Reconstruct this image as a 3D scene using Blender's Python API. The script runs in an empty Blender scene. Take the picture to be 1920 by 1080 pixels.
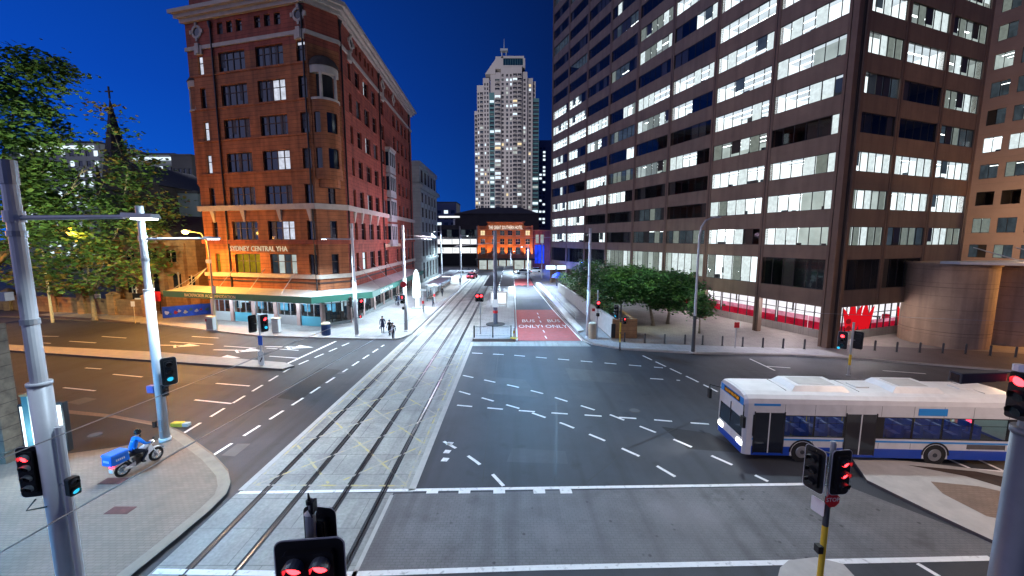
import bpy, bmesh, math, random
from mathutils import Vector, Matrix, Euler
random.seed(7)
R = math.radians
scn = bpy.context.scene
COL = scn.collection

# ------------------------------------------------------------------ camera
PITCH, FPX, CAMH = R(7.0), 750.0, 10.0
cam_d = bpy.data.cameras.new('camera'); cam_d.sensor_width = 36; cam_d.lens = FPX / 1920 * 36
cam_d.clip_start = 0.1; cam_d.clip_end = 5000
cam = bpy.data.objects.new('camera', cam_d); COL.objects.link(cam)
cam.location = (0, 0, CAMH); cam.rotation_euler = (R(90) - PITCH, 0, 0)
scn.camera = cam
CP, SP = math.cos(PITCH), math.sin(PITCH)

def ray(px, py):
    u, v = px - 960, 540 - py
    return Vector((u, FPX * CP + v * SP, -FPX * SP + v * CP))
def G(px, py, z=0.0):            # where a sight line meets the level z (survey of the ground plan)
    d = ray(px, py); t = (z - CAMH) / d.z
    return (d.x * t, d.y * t)
def D(px, py, Y):                # the point of a sight line at street distance Y
    d = ray(px, py); t = Y / d.y
    return Vector((d.x * t, Y, CAMH + d.z * t))

# ------------------------------------------------------------------ materials
MATS = {}
def mat(name, col, rough=0.8, metal=0.0, var=0.0, vscale=1.0, bump=0.0, bscale=20.0, emit=None, estr=1.0, spec=0.5, fn=None):
    m = bpy.data.materials.new(name); m.use_nodes = True
    nt = m.node_tree; N = nt.nodes; L = nt.links
    b = N['Principled BSDF']
    b.inputs['Base Color'].default_value = (*col, 1); b.inputs['Roughness'].default_value = rough
    b.inputs['Metallic'].default_value = metal; b.inputs['Specular IOR Level'].default_value = spec
    tc = N.new('ShaderNodeTexCoord')
    src = None
    if var:
        n = N.new('ShaderNodeTexNoise'); n.inputs['Scale'].default_value = vscale; n.inputs['Detail'].default_value = 6
        n.inputs['Roughness'].default_value = 0.65
        L.new(tc.outputs['Object'], n.inputs['Vector'])
        cr = N.new('ShaderNodeValToRGB')
        cr.color_ramp.elements[0].position = 0.3; cr.color_ramp.elements[1].position = 0.7
        cr.color_ramp.elements[0].color = (*[c * (1 - var) for c in col], 1)
        cr.color_ramp.elements[1].color = (*[min(1, c * (1 + var)) for c in col], 1)
        L.new(n.outputs['Fac'], cr.inputs['Fac']); src = cr.outputs['Color']
    if fn:
        src = fn(nt, tc, src, b) or src
    if src: L.new(src, b.inputs['Base Color'])
    if bump:
        n = N.new('ShaderNodeTexNoise'); n.inputs['Scale'].default_value = bscale; n.inputs['Detail'].default_value = 4
        L.new(tc.outputs['Object'], n.inputs['Vector'])
        bp = N.new('ShaderNodeBump'); bp.inputs['Strength'].default_value = bump; bp.inputs['Distance'].default_value = 0.02
        L.new(n.outputs['Fac'], bp.inputs['Height']); L.new(bp.outputs['Normal'], b.inputs['Normal'])
    if emit:
        b.inputs['Emission Color'].default_value = (*emit, 1); b.inputs['Emission Strength'].default_value = estr
    MATS[name] = m
    return m

def mixc(nt, fac, a, bcol, mode='MIX'):
    n = nt.nodes.new('ShaderNodeMix'); n.data_type = 'RGBA'; n.blend_type = mode
    for sock, val in ((n.inputs[0], fac), (n.inputs[6], a), (n.inputs[7], bcol)):
        if hasattr(val, 'is_output'): nt.links.new(val, sock)
        elif isinstance(val, tuple): sock.default_value = (*val, 1)
        else: sock.default_value = val
    return n.outputs[2]
def math_(nt, op, a, b=None, c=None):
    n = nt.nodes.new('ShaderNodeMath'); n.operation = op
    for i, val in enumerate((a, b, c)):
        if val is None: continue
        if hasattr(val, 'is_output'): nt.links.new(val, n.inputs[i])
        else: n.inputs[i].default_value = val
    return n.outputs[0]
def noise(nt, tc, scale, detail=4, vec=None):
    n = nt.nodes.new('ShaderNodeTexNoise'); n.inputs['Scale'].default_value = scale; n.inputs['Detail'].default_value = detail
    if vec is None: nt.links.new(tc.outputs['Object'], n.inputs['Vector'])
    else: nt.links.new(vec, n.inputs['Vector'])
    return n.outputs['Fac']
def ramp(nt, fac, p0, p1, c0=(0, 0, 0), c1=(1, 1, 1)):
    n = nt.nodes.new('ShaderNodeValToRGB'); e = n.color_ramp.elements
    e[0].position, e[1].position = p0, p1; e[0].color = (*c0, 1); e[1].color = (*c1, 1)
    nt.links.new(fac, n.inputs['Fac']); return n.outputs['Color']
def courses(h, depth=0.45, groove=0.08, streak=0.0):            # horizontal mortar / joint lines every h metres
    def fn(nt, tc, src, b):
        sep = nt.nodes.new('ShaderNodeSeparateXYZ'); nt.links.new(tc.outputs['Object'], sep.inputs[0])
        f = math_(nt, 'FRACT', math_(nt, 'DIVIDE', sep.outputs['Z'], h))
        g = math_(nt, 'LESS_THAN', f, groove)
        c = mixc(nt, math_(nt, 'MULTIPLY', g, depth), src, (0.02, 0.012, 0.01))
        if streak:
            mp = nt.nodes.new('ShaderNodeMapping'); mp.inputs['Scale'].default_value = (1.6, 1.6, 0.09)
            nt.links.new(tc.outputs['Object'], mp.inputs['Vector'])
            s = ramp(nt, noise(nt, tc, 1.0, 5, mp.outputs['Vector']), 0.45, 0.72)
            c = mixc(nt, math_(nt, 'MULTIPLY', s, streak), c, (0.03, 0.018, 0.014))
        return c
    return fn
def brickfn(bw, bh, mortar=(0.1, 0.1, 0.1), ms=0.012, c2=0.85, rot=0.0):
    def fn(nt, tc, src, b):
        t = nt.nodes.new('ShaderNodeTexBrick')
        mp = nt.nodes.new('ShaderNodeMapping'); mp.inputs['Rotation'].default_value = (0, 0, rot)
        nt.links.new(tc.outputs['Object'], mp.inputs['Vector']); nt.links.new(mp.outputs['Vector'], t.inputs['Vector'])
        t.inputs['Scale'].default_value = 1; t.inputs['Brick Width'].default_value = bw; t.inputs['Row Height'].default_value = bh
        t.inputs['Mortar Size'].default_value = ms; t.inputs['Mortar'].default_value = (*mortar, 1)
        t.inputs['Color1'].default_value = (1, 1, 1, 1); t.inputs['Color2'].default_value = (c2, c2, c2, 1)
        return mixc(nt, 1.0, src, t.outputs['Color'], 'MULTIPLY')
    return fn
def asphaltfn(patch=(0.03, 0.03, 0.033), spots=0.0):
    def fn(nt, tc, src, b):
        big = ramp(nt, noise(nt, tc, 0.09, 3), 0.42, 0.6)
        c = mixc(nt, math_(nt, 'MULTIPLY', big, 0.55), src, patch)
        mp = nt.nodes.new('ShaderNodeMapping'); mp.inputs['Scale'].default_value = (1.1, 0.05, 1)   # tyre wear along the lanes
        nt.links.new(tc.outputs['Object'], mp.inputs['Vector'])
        wear = ramp(nt, noise(nt, tc, 1.0, 2, mp.outputs['Vector']), 0.5, 0.68)
        c = mixc(nt, math_(nt, 'MULTIPLY', wear, 0.35), c, tuple(p * 0.6 for p in patch))
        mp2 = nt.nodes.new('ShaderNodeMapping'); mp2.inputs['Scale'].default_value = (0.9, 0.07, 1); mp2.inputs['Rotation'].default_value = (0, 0, R(62))
        nt.links.new(tc.outputs['Object'], mp2.inputs['Vector'])
        arc = ramp(nt, noise(nt, tc, 1.0, 3, mp2.outputs['Vector']), 0.55, 0.66)
        c = mixc(nt, math_(nt, 'MULTIPLY', arc, 0.4), c, tuple(p * 0.45 for p in patch))
        oil = ramp(nt, noise(nt, tc, 0.85, 8), 0.60, 0.74)
        c = mixc(nt, math_(nt, 'MULTIPLY', oil, 0.55), c, tuple(p * 0.4 for p in patch))
        pale = ramp(nt, noise(nt, tc, 0.23, 7), 0.55, 0.75)
        c = mixc(nt, math_(nt, 'MULTIPLY', pale, 0.4), c, tuple(min(1, p * 2.6) for p in patch))
        if spots:
            v = nt.nodes.new('ShaderNodeTexVoronoi'); v.inputs['Scale'].default_value = 2.1; v.inputs['Randomness'].default_value = 1
            nt.links.new(tc.outputs['Object'], v.inputs['Vector'])
            sp = math_(nt, 'MULTIPLY', ramp(nt, v.outputs['Distance'], 0.08, 0.17, (1, 1, 1), (0, 0, 0)), ramp(nt, noise(nt, tc, 0.6, 3), 0.42, 0.6))
            c = mixc(nt, math_(nt, 'MULTIPLY', sp, spots), c, (0.02, 0.02, 0.022))
        fine = noise(nt, tc, 35, 2)
        c = mixc(nt, 1.0, c, ramp(nt, fine, 0.2, 0.8, (0.75, 0.75, 0.75), (1.15, 1.15, 1.15)), 'MULTIPLY')
        return c
    return fn
def emis(name, col, s, var=0.0, vscale=1.0, dark=0.5):
    m = bpy.data.materials.new(name); m.use_nodes = True; nt = m.node_tree
    nt.nodes.clear(); o = nt.nodes.new('ShaderNodeOutputMaterial'); e = nt.nodes.new('ShaderNodeEmission')
    e.inputs['Color'].default_value = (*col, 1); e.inputs['Strength'].default_value = s
    if var:
        tc = nt.nodes.new('ShaderNodeTexCoord')
        f = noise(nt, tc, vscale, 3)
        nt.links.new(ramp(nt, f, 0.5 - var, 0.5 + var, tuple(c * dark for c in col), col), e.inputs['Color'])
    nt.links.new(e.outputs[0], o.inputs['Surface']); MATS[name] = m
    return m

mat('asphalt', (0.042, 0.048, 0.059), 0.64, var=0.25, vscale=0.35, bump=0.25, bscale=60, fn=asphaltfn())
mat('asphalt_worn', (0.055, 0.058, 0.064), 0.6, var=0.3, vscale=0.9, bump=0.25, bscale=60, fn=asphaltfn((0.04, 0.042, 0.046)))
mat('asphalt_dark', (0.018, 0.017, 0.02), 0.7, var=0.3, vscale=0.8, bump=0.3, bscale=50, fn=asphaltfn((0.014, 0.013, 0.015)))
mat('asphalt_pale', (0.10, 0.10, 0.105), 0.7, var=0.2, vscale=0.8, bump=0.2, bscale=50)
def crossfn(nt, tc, src, b):
    c = brickfn(0.22, 0.11, (0.6, 0.6, 0.6), 0.008, 0.9)(nt, tc, src, b)
    return asphaltfn((0.115, 0.105, 0.108), 0.75)(nt, tc, c, b)
mat('crossing_paver', (0.165, 0.165, 0.168), 0.6, var=0.22, vscale=0.9, bump=0.2, bscale=40, fn=crossfn)
def bedfn(nt, tc, src, b):
    c = brickfn(2.2, 1.6, (0.5, 0.5, 0.5), 0.015, 0.88, 0.0)(nt, tc, src, b)
    st = ramp(nt, noise(nt, tc, 0.5, 6), 0.45, 0.68)
    c = mixc(nt, math_(nt, 'MULTIPLY', st, 0.5), c, (0.17, 0.17, 0.165))
    mp = nt.nodes.new('ShaderNodeMapping'); mp.inputs['Scale'].default_value = (2.2, 0.06, 1); nt.links.new(tc.outputs['Object'], mp.inputs['Vector'])
    wr = ramp(nt, noise(nt, tc, 1.0, 4, mp.outputs['Vector']), 0.5, 0.7)
    c = mixc(nt, math_(nt, 'MULTIPLY', wr, 0.45), c, (0.11, 0.11, 0.11))
    return mixc(nt, 1.0, c, ramp(nt, noise(nt, tc, 9, 5), 0.3, 0.75, (0.8, 0.8, 0.8), (1.1, 1.1, 1.1)), 'MULTIPLY')
mat('tram_concrete', (0.375, 0.37, 0.335), 0.75, var=0.12, vscale=1.3, bump=0.15, bscale=30, fn=bedfn)
mat('paving', (0.33, 0.325, 0.32), 0.7, var=0.12, vscale=0.8, bump=0.15, bscale=30, fn=brickfn(0.9, 0.6, (0.5, 0.5, 0.5), 0.014, 0.88))
mat('paving_brown', (0.235, 0.165, 0.122), 0.7, var=0.15, vscale=0.7, bump=0.2, bscale=30, fn=brickfn(0.23, 0.115, (0.62, 0.6, 0.58), 0.009, 0.86))
mat('paving_plaza', (0.22, 0.19, 0.17), 0.7, var=0.15, vscale=0.7, bump=0.15, bscale=30, fn=brickfn(0.6, 0.6, (0.6, 0.6, 0.6), 0.012, 0.88, 0.35))
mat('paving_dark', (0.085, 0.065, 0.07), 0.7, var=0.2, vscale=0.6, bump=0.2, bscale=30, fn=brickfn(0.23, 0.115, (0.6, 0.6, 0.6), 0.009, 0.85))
mat('kerb', (0.42, 0.40, 0.37), 0.8, var=0.12, vscale=2, bump=0.1)
mat('kerb_tan', (0.27, 0.21, 0.155), 0.8, var=0.15, vscale=2, bump=0.1)
mat('kerb_dark', (0.10, 0.09, 0.085), 0.8, var=0.2, vscale=2)
mat('soil', (0.05, 0.03, 0.02), 0.95, var=0.3, vscale=3)
def paintfn(nt, tc, src, b):
    w = ramp(nt, noise(nt, tc, 6.0, 6), 0.56, 0.72)
    return mixc(nt, math_(nt, 'MULTIPLY', w, 0.55), src, (0.12, 0.12, 0.12))
mat('paint_white', (0.78, 0.78, 0.76), 0.6, var=0.06, vscale=4, fn=paintfn)
def oldpaint(nt, tc, src, b):
    w = ramp(nt, noise(nt, tc, 2.2, 7), 0.36, 0.54)
    return mixc(nt, math_(nt, 'MULTIPLY_ADD', w, 0.62, 0.3), src, (0.31, 0.31, 0.30))
mat('paint_yellow', (0.58, 0.44, 0.10), 0.65, var=0.1, vscale=3, fn=oldpaint)
mat('paint_red', (0.40, 0.075, 0.065), 0.75, var=0.18, vscale=1.2, fn=lambda nt, tc, s, b: mixc(nt, math_(nt, 'MULTIPLY', ramp(nt, noise(nt, tc, 3, 6), 0.5, 0.75), 0.4), s, (0.3, 0.18, 0.17)))
mat('rail_steel', (0.05, 0.05, 0.055), 0.28, 0.9); mat('rail_groove', (0.025, 0.026, 0.03), 0.8)
mat('brick_orange', (0.37, 0.125, 0.048), 0.85, var=0.3, vscale=0.9, bump=0.3, bscale=14, fn=courses(0.42, 0.6, 0.1, 0.45))
mat('brick_red', (0.34, 0.078, 0.045), 0.85, var=0.3, vscale=0.9, bump=0.3, bscale=14, fn=courses(0.42, 0.55, 0.1, 0.45))
mat('brick_hotel', (0.42, 0.15, 0.06), 0.85, var=0.2, vscale=0.6, fn=courses(0.6, 0.4, 0.1))
mat('sandstone_trim', (0.50, 0.44, 0.37), 0.8, var=0.15, vscale=1.5, bump=0.2)
mat('pale_stone', (0.36, 0.40, 0.38), 0.8, var=0.15, vscale=0.7, bump=0.2, fn=courses(0.7, 0.3, 0.06))
mat('church_stone', (0.30, 0.17, 0.08), 0.9, var=0.3, vscale=1.4, bump=0.4, fn=courses(0.45, 0.35, 0.1))
mat('dark_stone', (0.06, 0.045, 0.04), 0.9, var=0.3, vscale=1, bump=0.4, fn=courses(0.5, 0.4, 0.1))
mat('rubble_stone', (0.16, 0.13, 0.10), 0.9, var=0.4, vscale=2.2, bump=0.8, bscale=5, fn=courses(0.55, 0.5, 0.07))
mat('slate', (0.05, 0.045, 0.05), 0.7, var=0.3, vscale=2, fn=courses(0.3, 0.4, 0.15))
mat('office_stone', (0.178, 0.120, 0.084), 0.7, var=0.16, vscale=0.5, bump=0.1, fn=courses(0.875, 0.12, 0.03, 0.3))
mat('office_column', (0.14, 0.088, 0.062), 0.7, var=0.14, vscale=0.8)
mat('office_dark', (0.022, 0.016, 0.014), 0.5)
mat('beige_panel', (0.33, 0.25, 0.20), 0.8, var=0.1, vscale=0.4, fn=courses(1.8, 0.2, 0.02))
mat('drum_concrete', (0.30, 0.205, 0.14), 0.8, var=0.2, vscale=0.6, bump=0.15, fn=courses(1.2, 0.4, 0.03, 0.35))
mat('grey_render', (0.16, 0.18, 0.18), 0.85, var=0.1, vscale=0.3)
mat('apart_pale', (0.30, 0.30, 0.30), 0.8, var=0.1, vscale=0.3)
mat('tower_wall', (0.36, 0.33, 0.33), 0.8, var=0.08, vscale=0.05)
mat('tower_teal', (0.08, 0.17, 0.18), 0.25, var=0.2, vscale=0.1)
mat('tower_blue', (0.035, 0.06, 0.16), 0.4, var=0.1, vscale=0.1)
mat('roof_dark', (0.045, 0.04, 0.045), 0.9, var=0.2, vscale=0.3)
mat('steel_paint', (0.68, 0.69, 0.71), 0.45, 0.08, var=0.06, vscale=2)
mat('galv', (0.42, 0.44, 0.46), 0.45, 0.5, var=0.1, vscale=3)
mat('pole_cream', (0.55, 0.47, 0.30), 0.6)
mat('pole_dark', (0.06, 0.065, 0.07), 0.5, 0.3)
mat('pole_yellow', (0.62, 0.42, 0.03), 0.6, var=0.1, vscale=5)
mat('black_plastic', (0.008, 0.008, 0.009), 0.45)
mat('board_rim', (0.45, 0.45, 0.47), 0.5)
mat('visor', (0.012, 0.012, 0.014), 0.3)
mat('visor_silver', (0.18, 0.20, 0.22), 0.35, 0.4)
mat('lens_off', (0.015, 0.01, 0.01), 0.15)
mat('lens_amber_off', (0.06, 0.03, 0.005), 0.15)
emis('lens_red', (1.0, 0.03, 0.04), 9.0)
emis('lens_green', (0.04, 0.62, 1.0), 1.1)
emis('lamp_white', (0.85, 0.92, 1.0), 14.0)
emis('lamp_sodium', (1.0, 0.55, 0.10), 60.0)
emis('tube_white', (0.9, 0.95, 1.0), 5.0)
# office rooms: what gives off light behind the glass
emis('room_white', (0.90, 0.97, 1.0), 1.9, 0.3, 0.9, 0.66)
emis('room_ceiling', (0.82, 0.91, 0.98), 1.15, 0.2, 0.7, 0.7)
emis('room_grey', (0.66, 0.75, 0.72), 0.95, 0.25, 0.6, 0.55)
emis('room_grey_ceiling', (0.55, 0.62, 0.61), 0.62, 0.25, 0.6, 0.6)
emis('room_dim', (0.20, 0.26, 0.32), 0.30, 0.25, 0.8, 0.35)
emis('room_blue', (0.03, 0.16, 0.50), 0.5, 0.25, 0.5, 0.2)
emis('strip_light', (0.95, 1.0, 1.0), 6.0)
emis('blind_lit', (0.86, 0.95, 0.97), 1.15, 0.2, 3.0, 0.75)
emis('blind_soft', (0.55, 0.62, 0.56), 0.42, 0.2, 3.0, 0.75)
emis('shop_white', (1.0, 0.93, 1.0), 1.4, 0.2, 0.6, 0.75)
emis('shop_blue', (0.16, 0.55, 0.9), 1.3, 0.28, 0.9, 0.12)
emis('shop_cool', (0.62, 0.85, 1.0), 1.35, 0.25, 0.8, 0.35)
emis('poster_red', (0.72, 0.01, 0.05), 0.75, 0.25, 0.8, 0.4)
emis('poster_fade', (1.0, 0.35, 0.5), 0.95, 0.2, 1.6, 0.35)
emis('amber_panel', (1.0, 0.42, 0.05), 0.5, 0.2, 14.0, 0.05)
emis('bus_ceiling', (0.7, 0.92, 0.9), 0.9)
emis('poster_bright_red', (0.85, 0.01, 0.02), 0.8)
emis('yellow_room', (0.75, 0.50, 0.03), 0.55, 0.25, 1.2, 0.45)
emis('curtain_lit', (0.80, 0.85, 1.0), 1.0, 0.25, 2.5, 0.55)
emis('flat_warm', (1.0, 0.80, 0.45), 1.1)
emis('flat_cool', (0.75, 0.9, 1.0), 1.3)
emis('carpark_white', (0.95, 0.98, 1.0), 1.5, 0.2, 0.5, 0.6)
emis('blue_glow', (0.02, 0.07, 1.0), 1.6, 0.3, 0.5, 0.2)
emis('adpanel', (0.8, 0.95, 1.0), 2.2)
emis('led_red_small', (1.0, 0.05, 0.1), 6.0)
emis('headlamp', (1.0, 0.97, 0.9), 16.0)
emis('sign_letter', (1.0, 0.78, 0.5), 0.7)
emis('hotel_letter', (1.0, 0.90, 0.78), 1.3)
mat('room_dark', (0.012, 0.013, 0.016), 0.8)
mat('room_dark_brown', (0.035, 0.028, 0.024), 0.8)
mat('desk', (0.03, 0.03, 0.035), 0.7)
mat('glass_dark', (0.008, 0.012, 0.022), 0.08, spec=0.6)
mat('curtain_grey', (0.10, 0.10, 0.115), 0.9, var=0.5, vscale=6); mat('steel_grey', (0.15, 0.165, 0.185), 0.5, 0.2, var=.1, vscale=2)
mat('glass_blue', (0.006, 0.025, 0.05), 0.08, spec=0.6)
mat('frame_dark', (0.012, 0.011, 0.012), 0.5)
mat('frame_timber', (0.05, 0.025, 0.018), 0.6)
mat('awning_green', (0.03, 0.14, 0.10), 0.6, var=0.1, vscale=1)
mat('awning_roof', (0.42, 0.42, 0.40), 0.6, var=0.15, vscale=1)
mat('sign_gold', (0.70, 0.62, 0.40), 0.6)
mat('bark', (0.20, 0.17, 0.12), 0.9, var=0.35, vscale=3, bump=0.5)
mat('bark_dark', (0.09, 0.065, 0.045), 0.9, var=0.3, vscale=3, bump=0.5)
mat('bus_white', (0.66, 0.65, 0.63), 0.32, var=0.08, vscale=1.2, fn=lambda nt, tc, s, b: mixc(nt, math_(nt, 'MULTIPLY', ramp(nt, noise(nt, tc, 2.2, 6), 0.5, 0.8), 0.25), s, (0.35, 0.33, 0.30)))
mat('bus_blue', (0.012, 0.06, 0.38), 0.3)
mat('bus_lightblue', (0.03, 0.25, 0.62), 0.3)
mat('tyre', (0.012, 0.012, 0.012), 0.9)
mat('alloy', (0.5, 0.5, 0.5), 0.35, 0.8)
mat('moto_white', (0.75, 0.72, 0.74), 0.3)
mat('engine', (0.05, 0.05, 0.055), 0.4, 0.6)
mat('box_blue', (0.005, 0.165, 0.72), 0.4)
mat('jacket_blue', (0.005, 0.21, 0.75), 0.75, var=0.1, vscale=8)
mat('jacket_black', (0.012, 0.012, 0.018), 0.85)
mat('jacket_navy', (0.012, 0.015, 0.05), 0.85)
mat('jacket_pink', (0.50, 0.33, 0.30), 0.85)
mat('trousers', (0.012, 0.018, 0.04), 0.85)
mat('skin', (0.50, 0.30, 0.21), 0.6)
mat('hair', (0.015, 0.01, 0.008), 0.7)
mat('helmet', (0.008, 0.008, 0.01), 0.2)
mat('bag_brown', (0.05, 0.02, 0.018), 0.7)
mat('bin_blue', (0.015, 0.05, 0.16), 0.5)
mat('sign_white', (0.75, 0.75, 0.73), 0.6)
mat('sign_red', (0.55, 0.015, 0.02), 0.5)
mat('sign_blue', (0.04, 0.12, 0.55), 0.5)
mat('banner_blue', (0.02, 0.10, 0.60), 0.7, var=0.35, vscale=1.5)
mat('cream_box', (0.62, 0.54, 0.38), 0.6)
mat('umbrella_blue', (0.02, 0.05, 0.6), 0.7)
mat('car_red', (0.35, 0.015, 0.02), 0.3)
mat('car_white', (0.70, 0.70, 0.72), 0.3)
mat('car_dark', (0.03, 0.035, 0.06), 0.3)
mat('wire', (0.30, 0.30, 0.31), 0.5, 0.5)
mat('rail_glassy', (0.35, 0.42, 0.45), 0.3, 0.3)
def leafmat(name, col):
    m = mat(name, col, 0.55, var=0.45, vscale=1.1)
    nt = m.node_tree; b = nt.nodes['Principled BSDF']; o = nt.nodes['Material Output']
    t = nt.nodes.new('ShaderNodeBsdfTranslucent'); t.inputs['Color'].default_value = (*[min(1, c * 1.6) for c in col], 1)
    mx = nt.nodes.new('ShaderNodeMixShader'); mx.inputs[0].default_value = 0.3
    nt.links.new(b.outputs[0], mx.inputs[1]); nt.links.new(t.outputs[0], mx.inputs[2]); nt.links.new(mx.outputs[0], o.inputs['Surface'])
leafmat('leaf_plane', (0.095, 0.185, 0.05)); leafmat('leaf_plane_dark', (0.05, 0.105, 0.03)); leafmat('leaf_plane_dry', (0.19, 0.15, 0.04))
leafmat('leaf_fig', (0.035, 0.105, 0.03)); leafmat('leaf_fig_dark', (0.018, 0.055, 0.02)); leafmat('leaf_fig_light', (0.07, 0.16, 0.035))
leafmat('leaf_shrub', (0.10, 0.17, 0.07)); leafmat('leaf_shrub_light', (0.16, 0.26, 0.07))
def glassmat():
    m = bpy.data.materials.new('glass_clear'); m.use_nodes = True; nt = m.node_tree; nt.nodes.clear()
    o = nt.nodes.new('ShaderNodeOutputMaterial'); t = nt.nodes.new('ShaderNodeBsdfTransparent'); g = nt.nodes.new('ShaderNodeBsdfGlossy')
    t.inputs['Color'].default_value = (0.93, 0.97, 0.96, 1); g.inputs['Roughness'].default_value = 0.03
    mx = nt.nodes.new('ShaderNodeMixShader'); mx.inputs[0].default_value = 0.07
    nt.links.new(t.outputs[0], mx.inputs[1]); nt.links.new(g.outputs[0], mx.inputs[2]); nt.links.new(mx.outputs[0], o.inputs['Surface'])
    MATS['glass_clear'] = m
glassmat()
def tintmat():
    m = bpy.data.materials.new('glass_tint'); m.use_nodes = True; nt = m.node_tree; nt.nodes.clear()
    o = nt.nodes.new('ShaderNodeOutputMaterial'); t = nt.nodes.new('ShaderNodeBsdfTransparent'); g = nt.nodes.new('ShaderNodeBsdfGlossy')
    t.inputs['Color'].default_value = (0.55, 0.62, 0.62, 1); g.inputs['Roughness'].default_value = 0.04
    mx = nt.nodes.new('ShaderNodeMixShader'); mx.inputs[0].default_value = 0.10
    nt.links.new(t.outputs[0], mx.inputs[1]); nt.links.new(g.outputs[0], mx.inputs[2]); nt.links.new(mx.outputs[0], o.inputs['Surface'])
    MATS['glass_tint'] = m
tintmat()

# ------------------------------------------------------------------ mesh helpers
ORG = {}
class MB:
    def __init__(s): s.v = []; s.f = []; s.m = []; s.mn = []
    def mi(s, name):
        if name not in s.mn: s.mn.append(name)
        return s.mn.index(name)
    def poly(s, pts, m):
        n = len(s.v); s.v += [Vector(p) for p in pts]; s.f.append(tuple(range(n, n + len(pts)))); s.m.append(s.mi(m))
    def hexa(s, p, m):            # p: 4 bottom + 4 top corners
        n = len(s.v); s.v += [Vector(q) for q in p]; k = s.mi(m)
        for f in ((3, 2, 1, 0), (4, 5, 6, 7), (0, 1, 5, 4), (1, 2, 6, 5), (2, 3, 7, 6), (3, 0, 4, 7)):
            s.f.append(tuple(n + i for i in f)); s.m.append(k)
    def box(s, x0, x1, y0, y1, z0, z1, m, M=None):
        p = [Vector(q) for q in ((x0, y0, z0), (x1, y0, z0), (x1, y1, z0), (x0, y1, z0), (x0, y0, z1), (x1, y0, z1), (x1, y1, z1), (x0, y1, z1))]
        if M: p = [M @ q for q in p]
        s.hexa(p, m)
    def prism(s, poly, z0, z1, m, mtop=None):
        n = len(poly)
        a = [Vector((p[0], p[1], z0)) for p in poly]; b = [Vector((p[0], p[1], z1)) for p in poly]
        s.poly(b, mtop or m); s.poly(a[::-1], m)
        for i in range(n):
            j = (i + 1) % n; s.poly([a[i], a[j], b[j], b[i]], m)
    def tube(s, pts, rs, m, n=10, cap=True):
        pts = [Vector(p) for p in pts]
        if not isinstance(rs, (list, tuple)): rs = [rs] * len(pts)
        k = s.mi(m); base = len(s.v); up = None
        for i, p in enumerate(pts):
            d = (pts[min(i + 1, len(pts) - 1)] - pts[max(i - 1, 0)]).normalized()
            if up is None:
                up = Vector((0, 0, 1)) if abs(d.z) < 0.9 else Vector((1, 0, 0))
            x = d.cross(up).normalized(); y = x.cross(d).normalized(); up = y
            for j in range(n):
                a = 2 * math.pi * j / n
                s.v.append(p + (x * math.cos(a) + y * math.sin(a)) * rs[i])
        for i in range(len(pts) - 1):
            for j in range(n):
                j2 = (j + 1) % n
                s.f.append((base + i * n + j, base + i * n + j2, base + (i + 1) * n + j2, base + (i + 1) * n + j)); s.m.append(k)
        if cap:
            s.f.append(tuple(base + j for j in range(n))[::-1]); s.m.append(k)
            e = base + (len(pts) - 1) * n
            s.f.append(tuple(e + j for j in range(n))); s.m.append(k)
    def ball(s, c, r, m, nu=10, nv=6, sz=1.0):
        c = Vector(c); k = s.mi(m); base = len(s.v)
        for i in range(nv + 1):
            t = math.pi * i / nv
            for j in range(nu):
                a = 2 * math.pi * j / nu
                s.v.append(c + Vector((math.sin(t) * math.cos(a) * r, math.sin(t) * math.sin(a) * r, math.cos(t) * r * sz)))
        for i in range(nv):
            for j in range(nu):
                j2 = (j + 1) % nu
                s.f.append((base + i * nu + j, base + (i + 1) * nu + j, base + (i + 1) * nu + j2, base + i * nu + j2)); s.m.append(k)
    def add(s, o, M=None):
        n = len(s.v); s.v += [(M @ v if M else v.copy()) for v in o.v]
        for f, k in zip(o.f, o.m): s.f.append(tuple(n + i for i in f)); s.m.append(s.mi(o.mn[k]))
    def xf(s, M):
        s.v = [M @ v for v in s.v]; return s
    def build(s, name, parent=None, smooth=False, bevel=0.0):
        o0 = ORG.get(parent.name, Vector()) if parent else Vector()
        me = bpy.data.meshes.new(name)
        me.from_pydata([v - o0 for v in s.v], [], s.f)
        for n in s.mn: me.materials.append(MATS[n])
        me.polygons.foreach_set('material_index', s.m)
        if smooth: me.polygons.foreach_set('use_smooth', [True] * len(s.f))
        me.update()
        ob = bpy.data.objects.new(name, me); COL.objects.link(ob)
        if parent: ob.parent = parent; ORG[ob.name] = o0
        else: ORG[ob.name] = Vector()
        if bevel:
            b = ob.modifiers.new('bevel', 'BEVEL'); b.width = bevel; b.segments = 2; b.limit_method = 'ANGLE'
        return ob
def tag(o, label=None, cat=None, group=None, kind=None):
    if label: o['label'] = label
    if cat: o['category'] = cat
    if group: o['group'] = group
    if kind: o['kind'] = kind
    return o
def thing(name, label, cat, loc=(0, 0, 0), group=None):
    o = bpy.data.objects.new(name, None); o.empty_display_size = 0.3; COL.objects.link(o); o.location = loc
    ORG[o.name] = Vector(loc)
    return tag(o, label, cat, group)
def struct(name, mb, **k): return tag(mb.build(name, **k), kind='structure')
def copy_tree(o, parent=None, share=True):
    c = o.copy(); COL.objects.link(c)
    if parent: c.parent = parent; c.matrix_parent_inverse = Matrix()
    for ch in list(o.children): copy_tree(ch, c)
    return c
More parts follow.
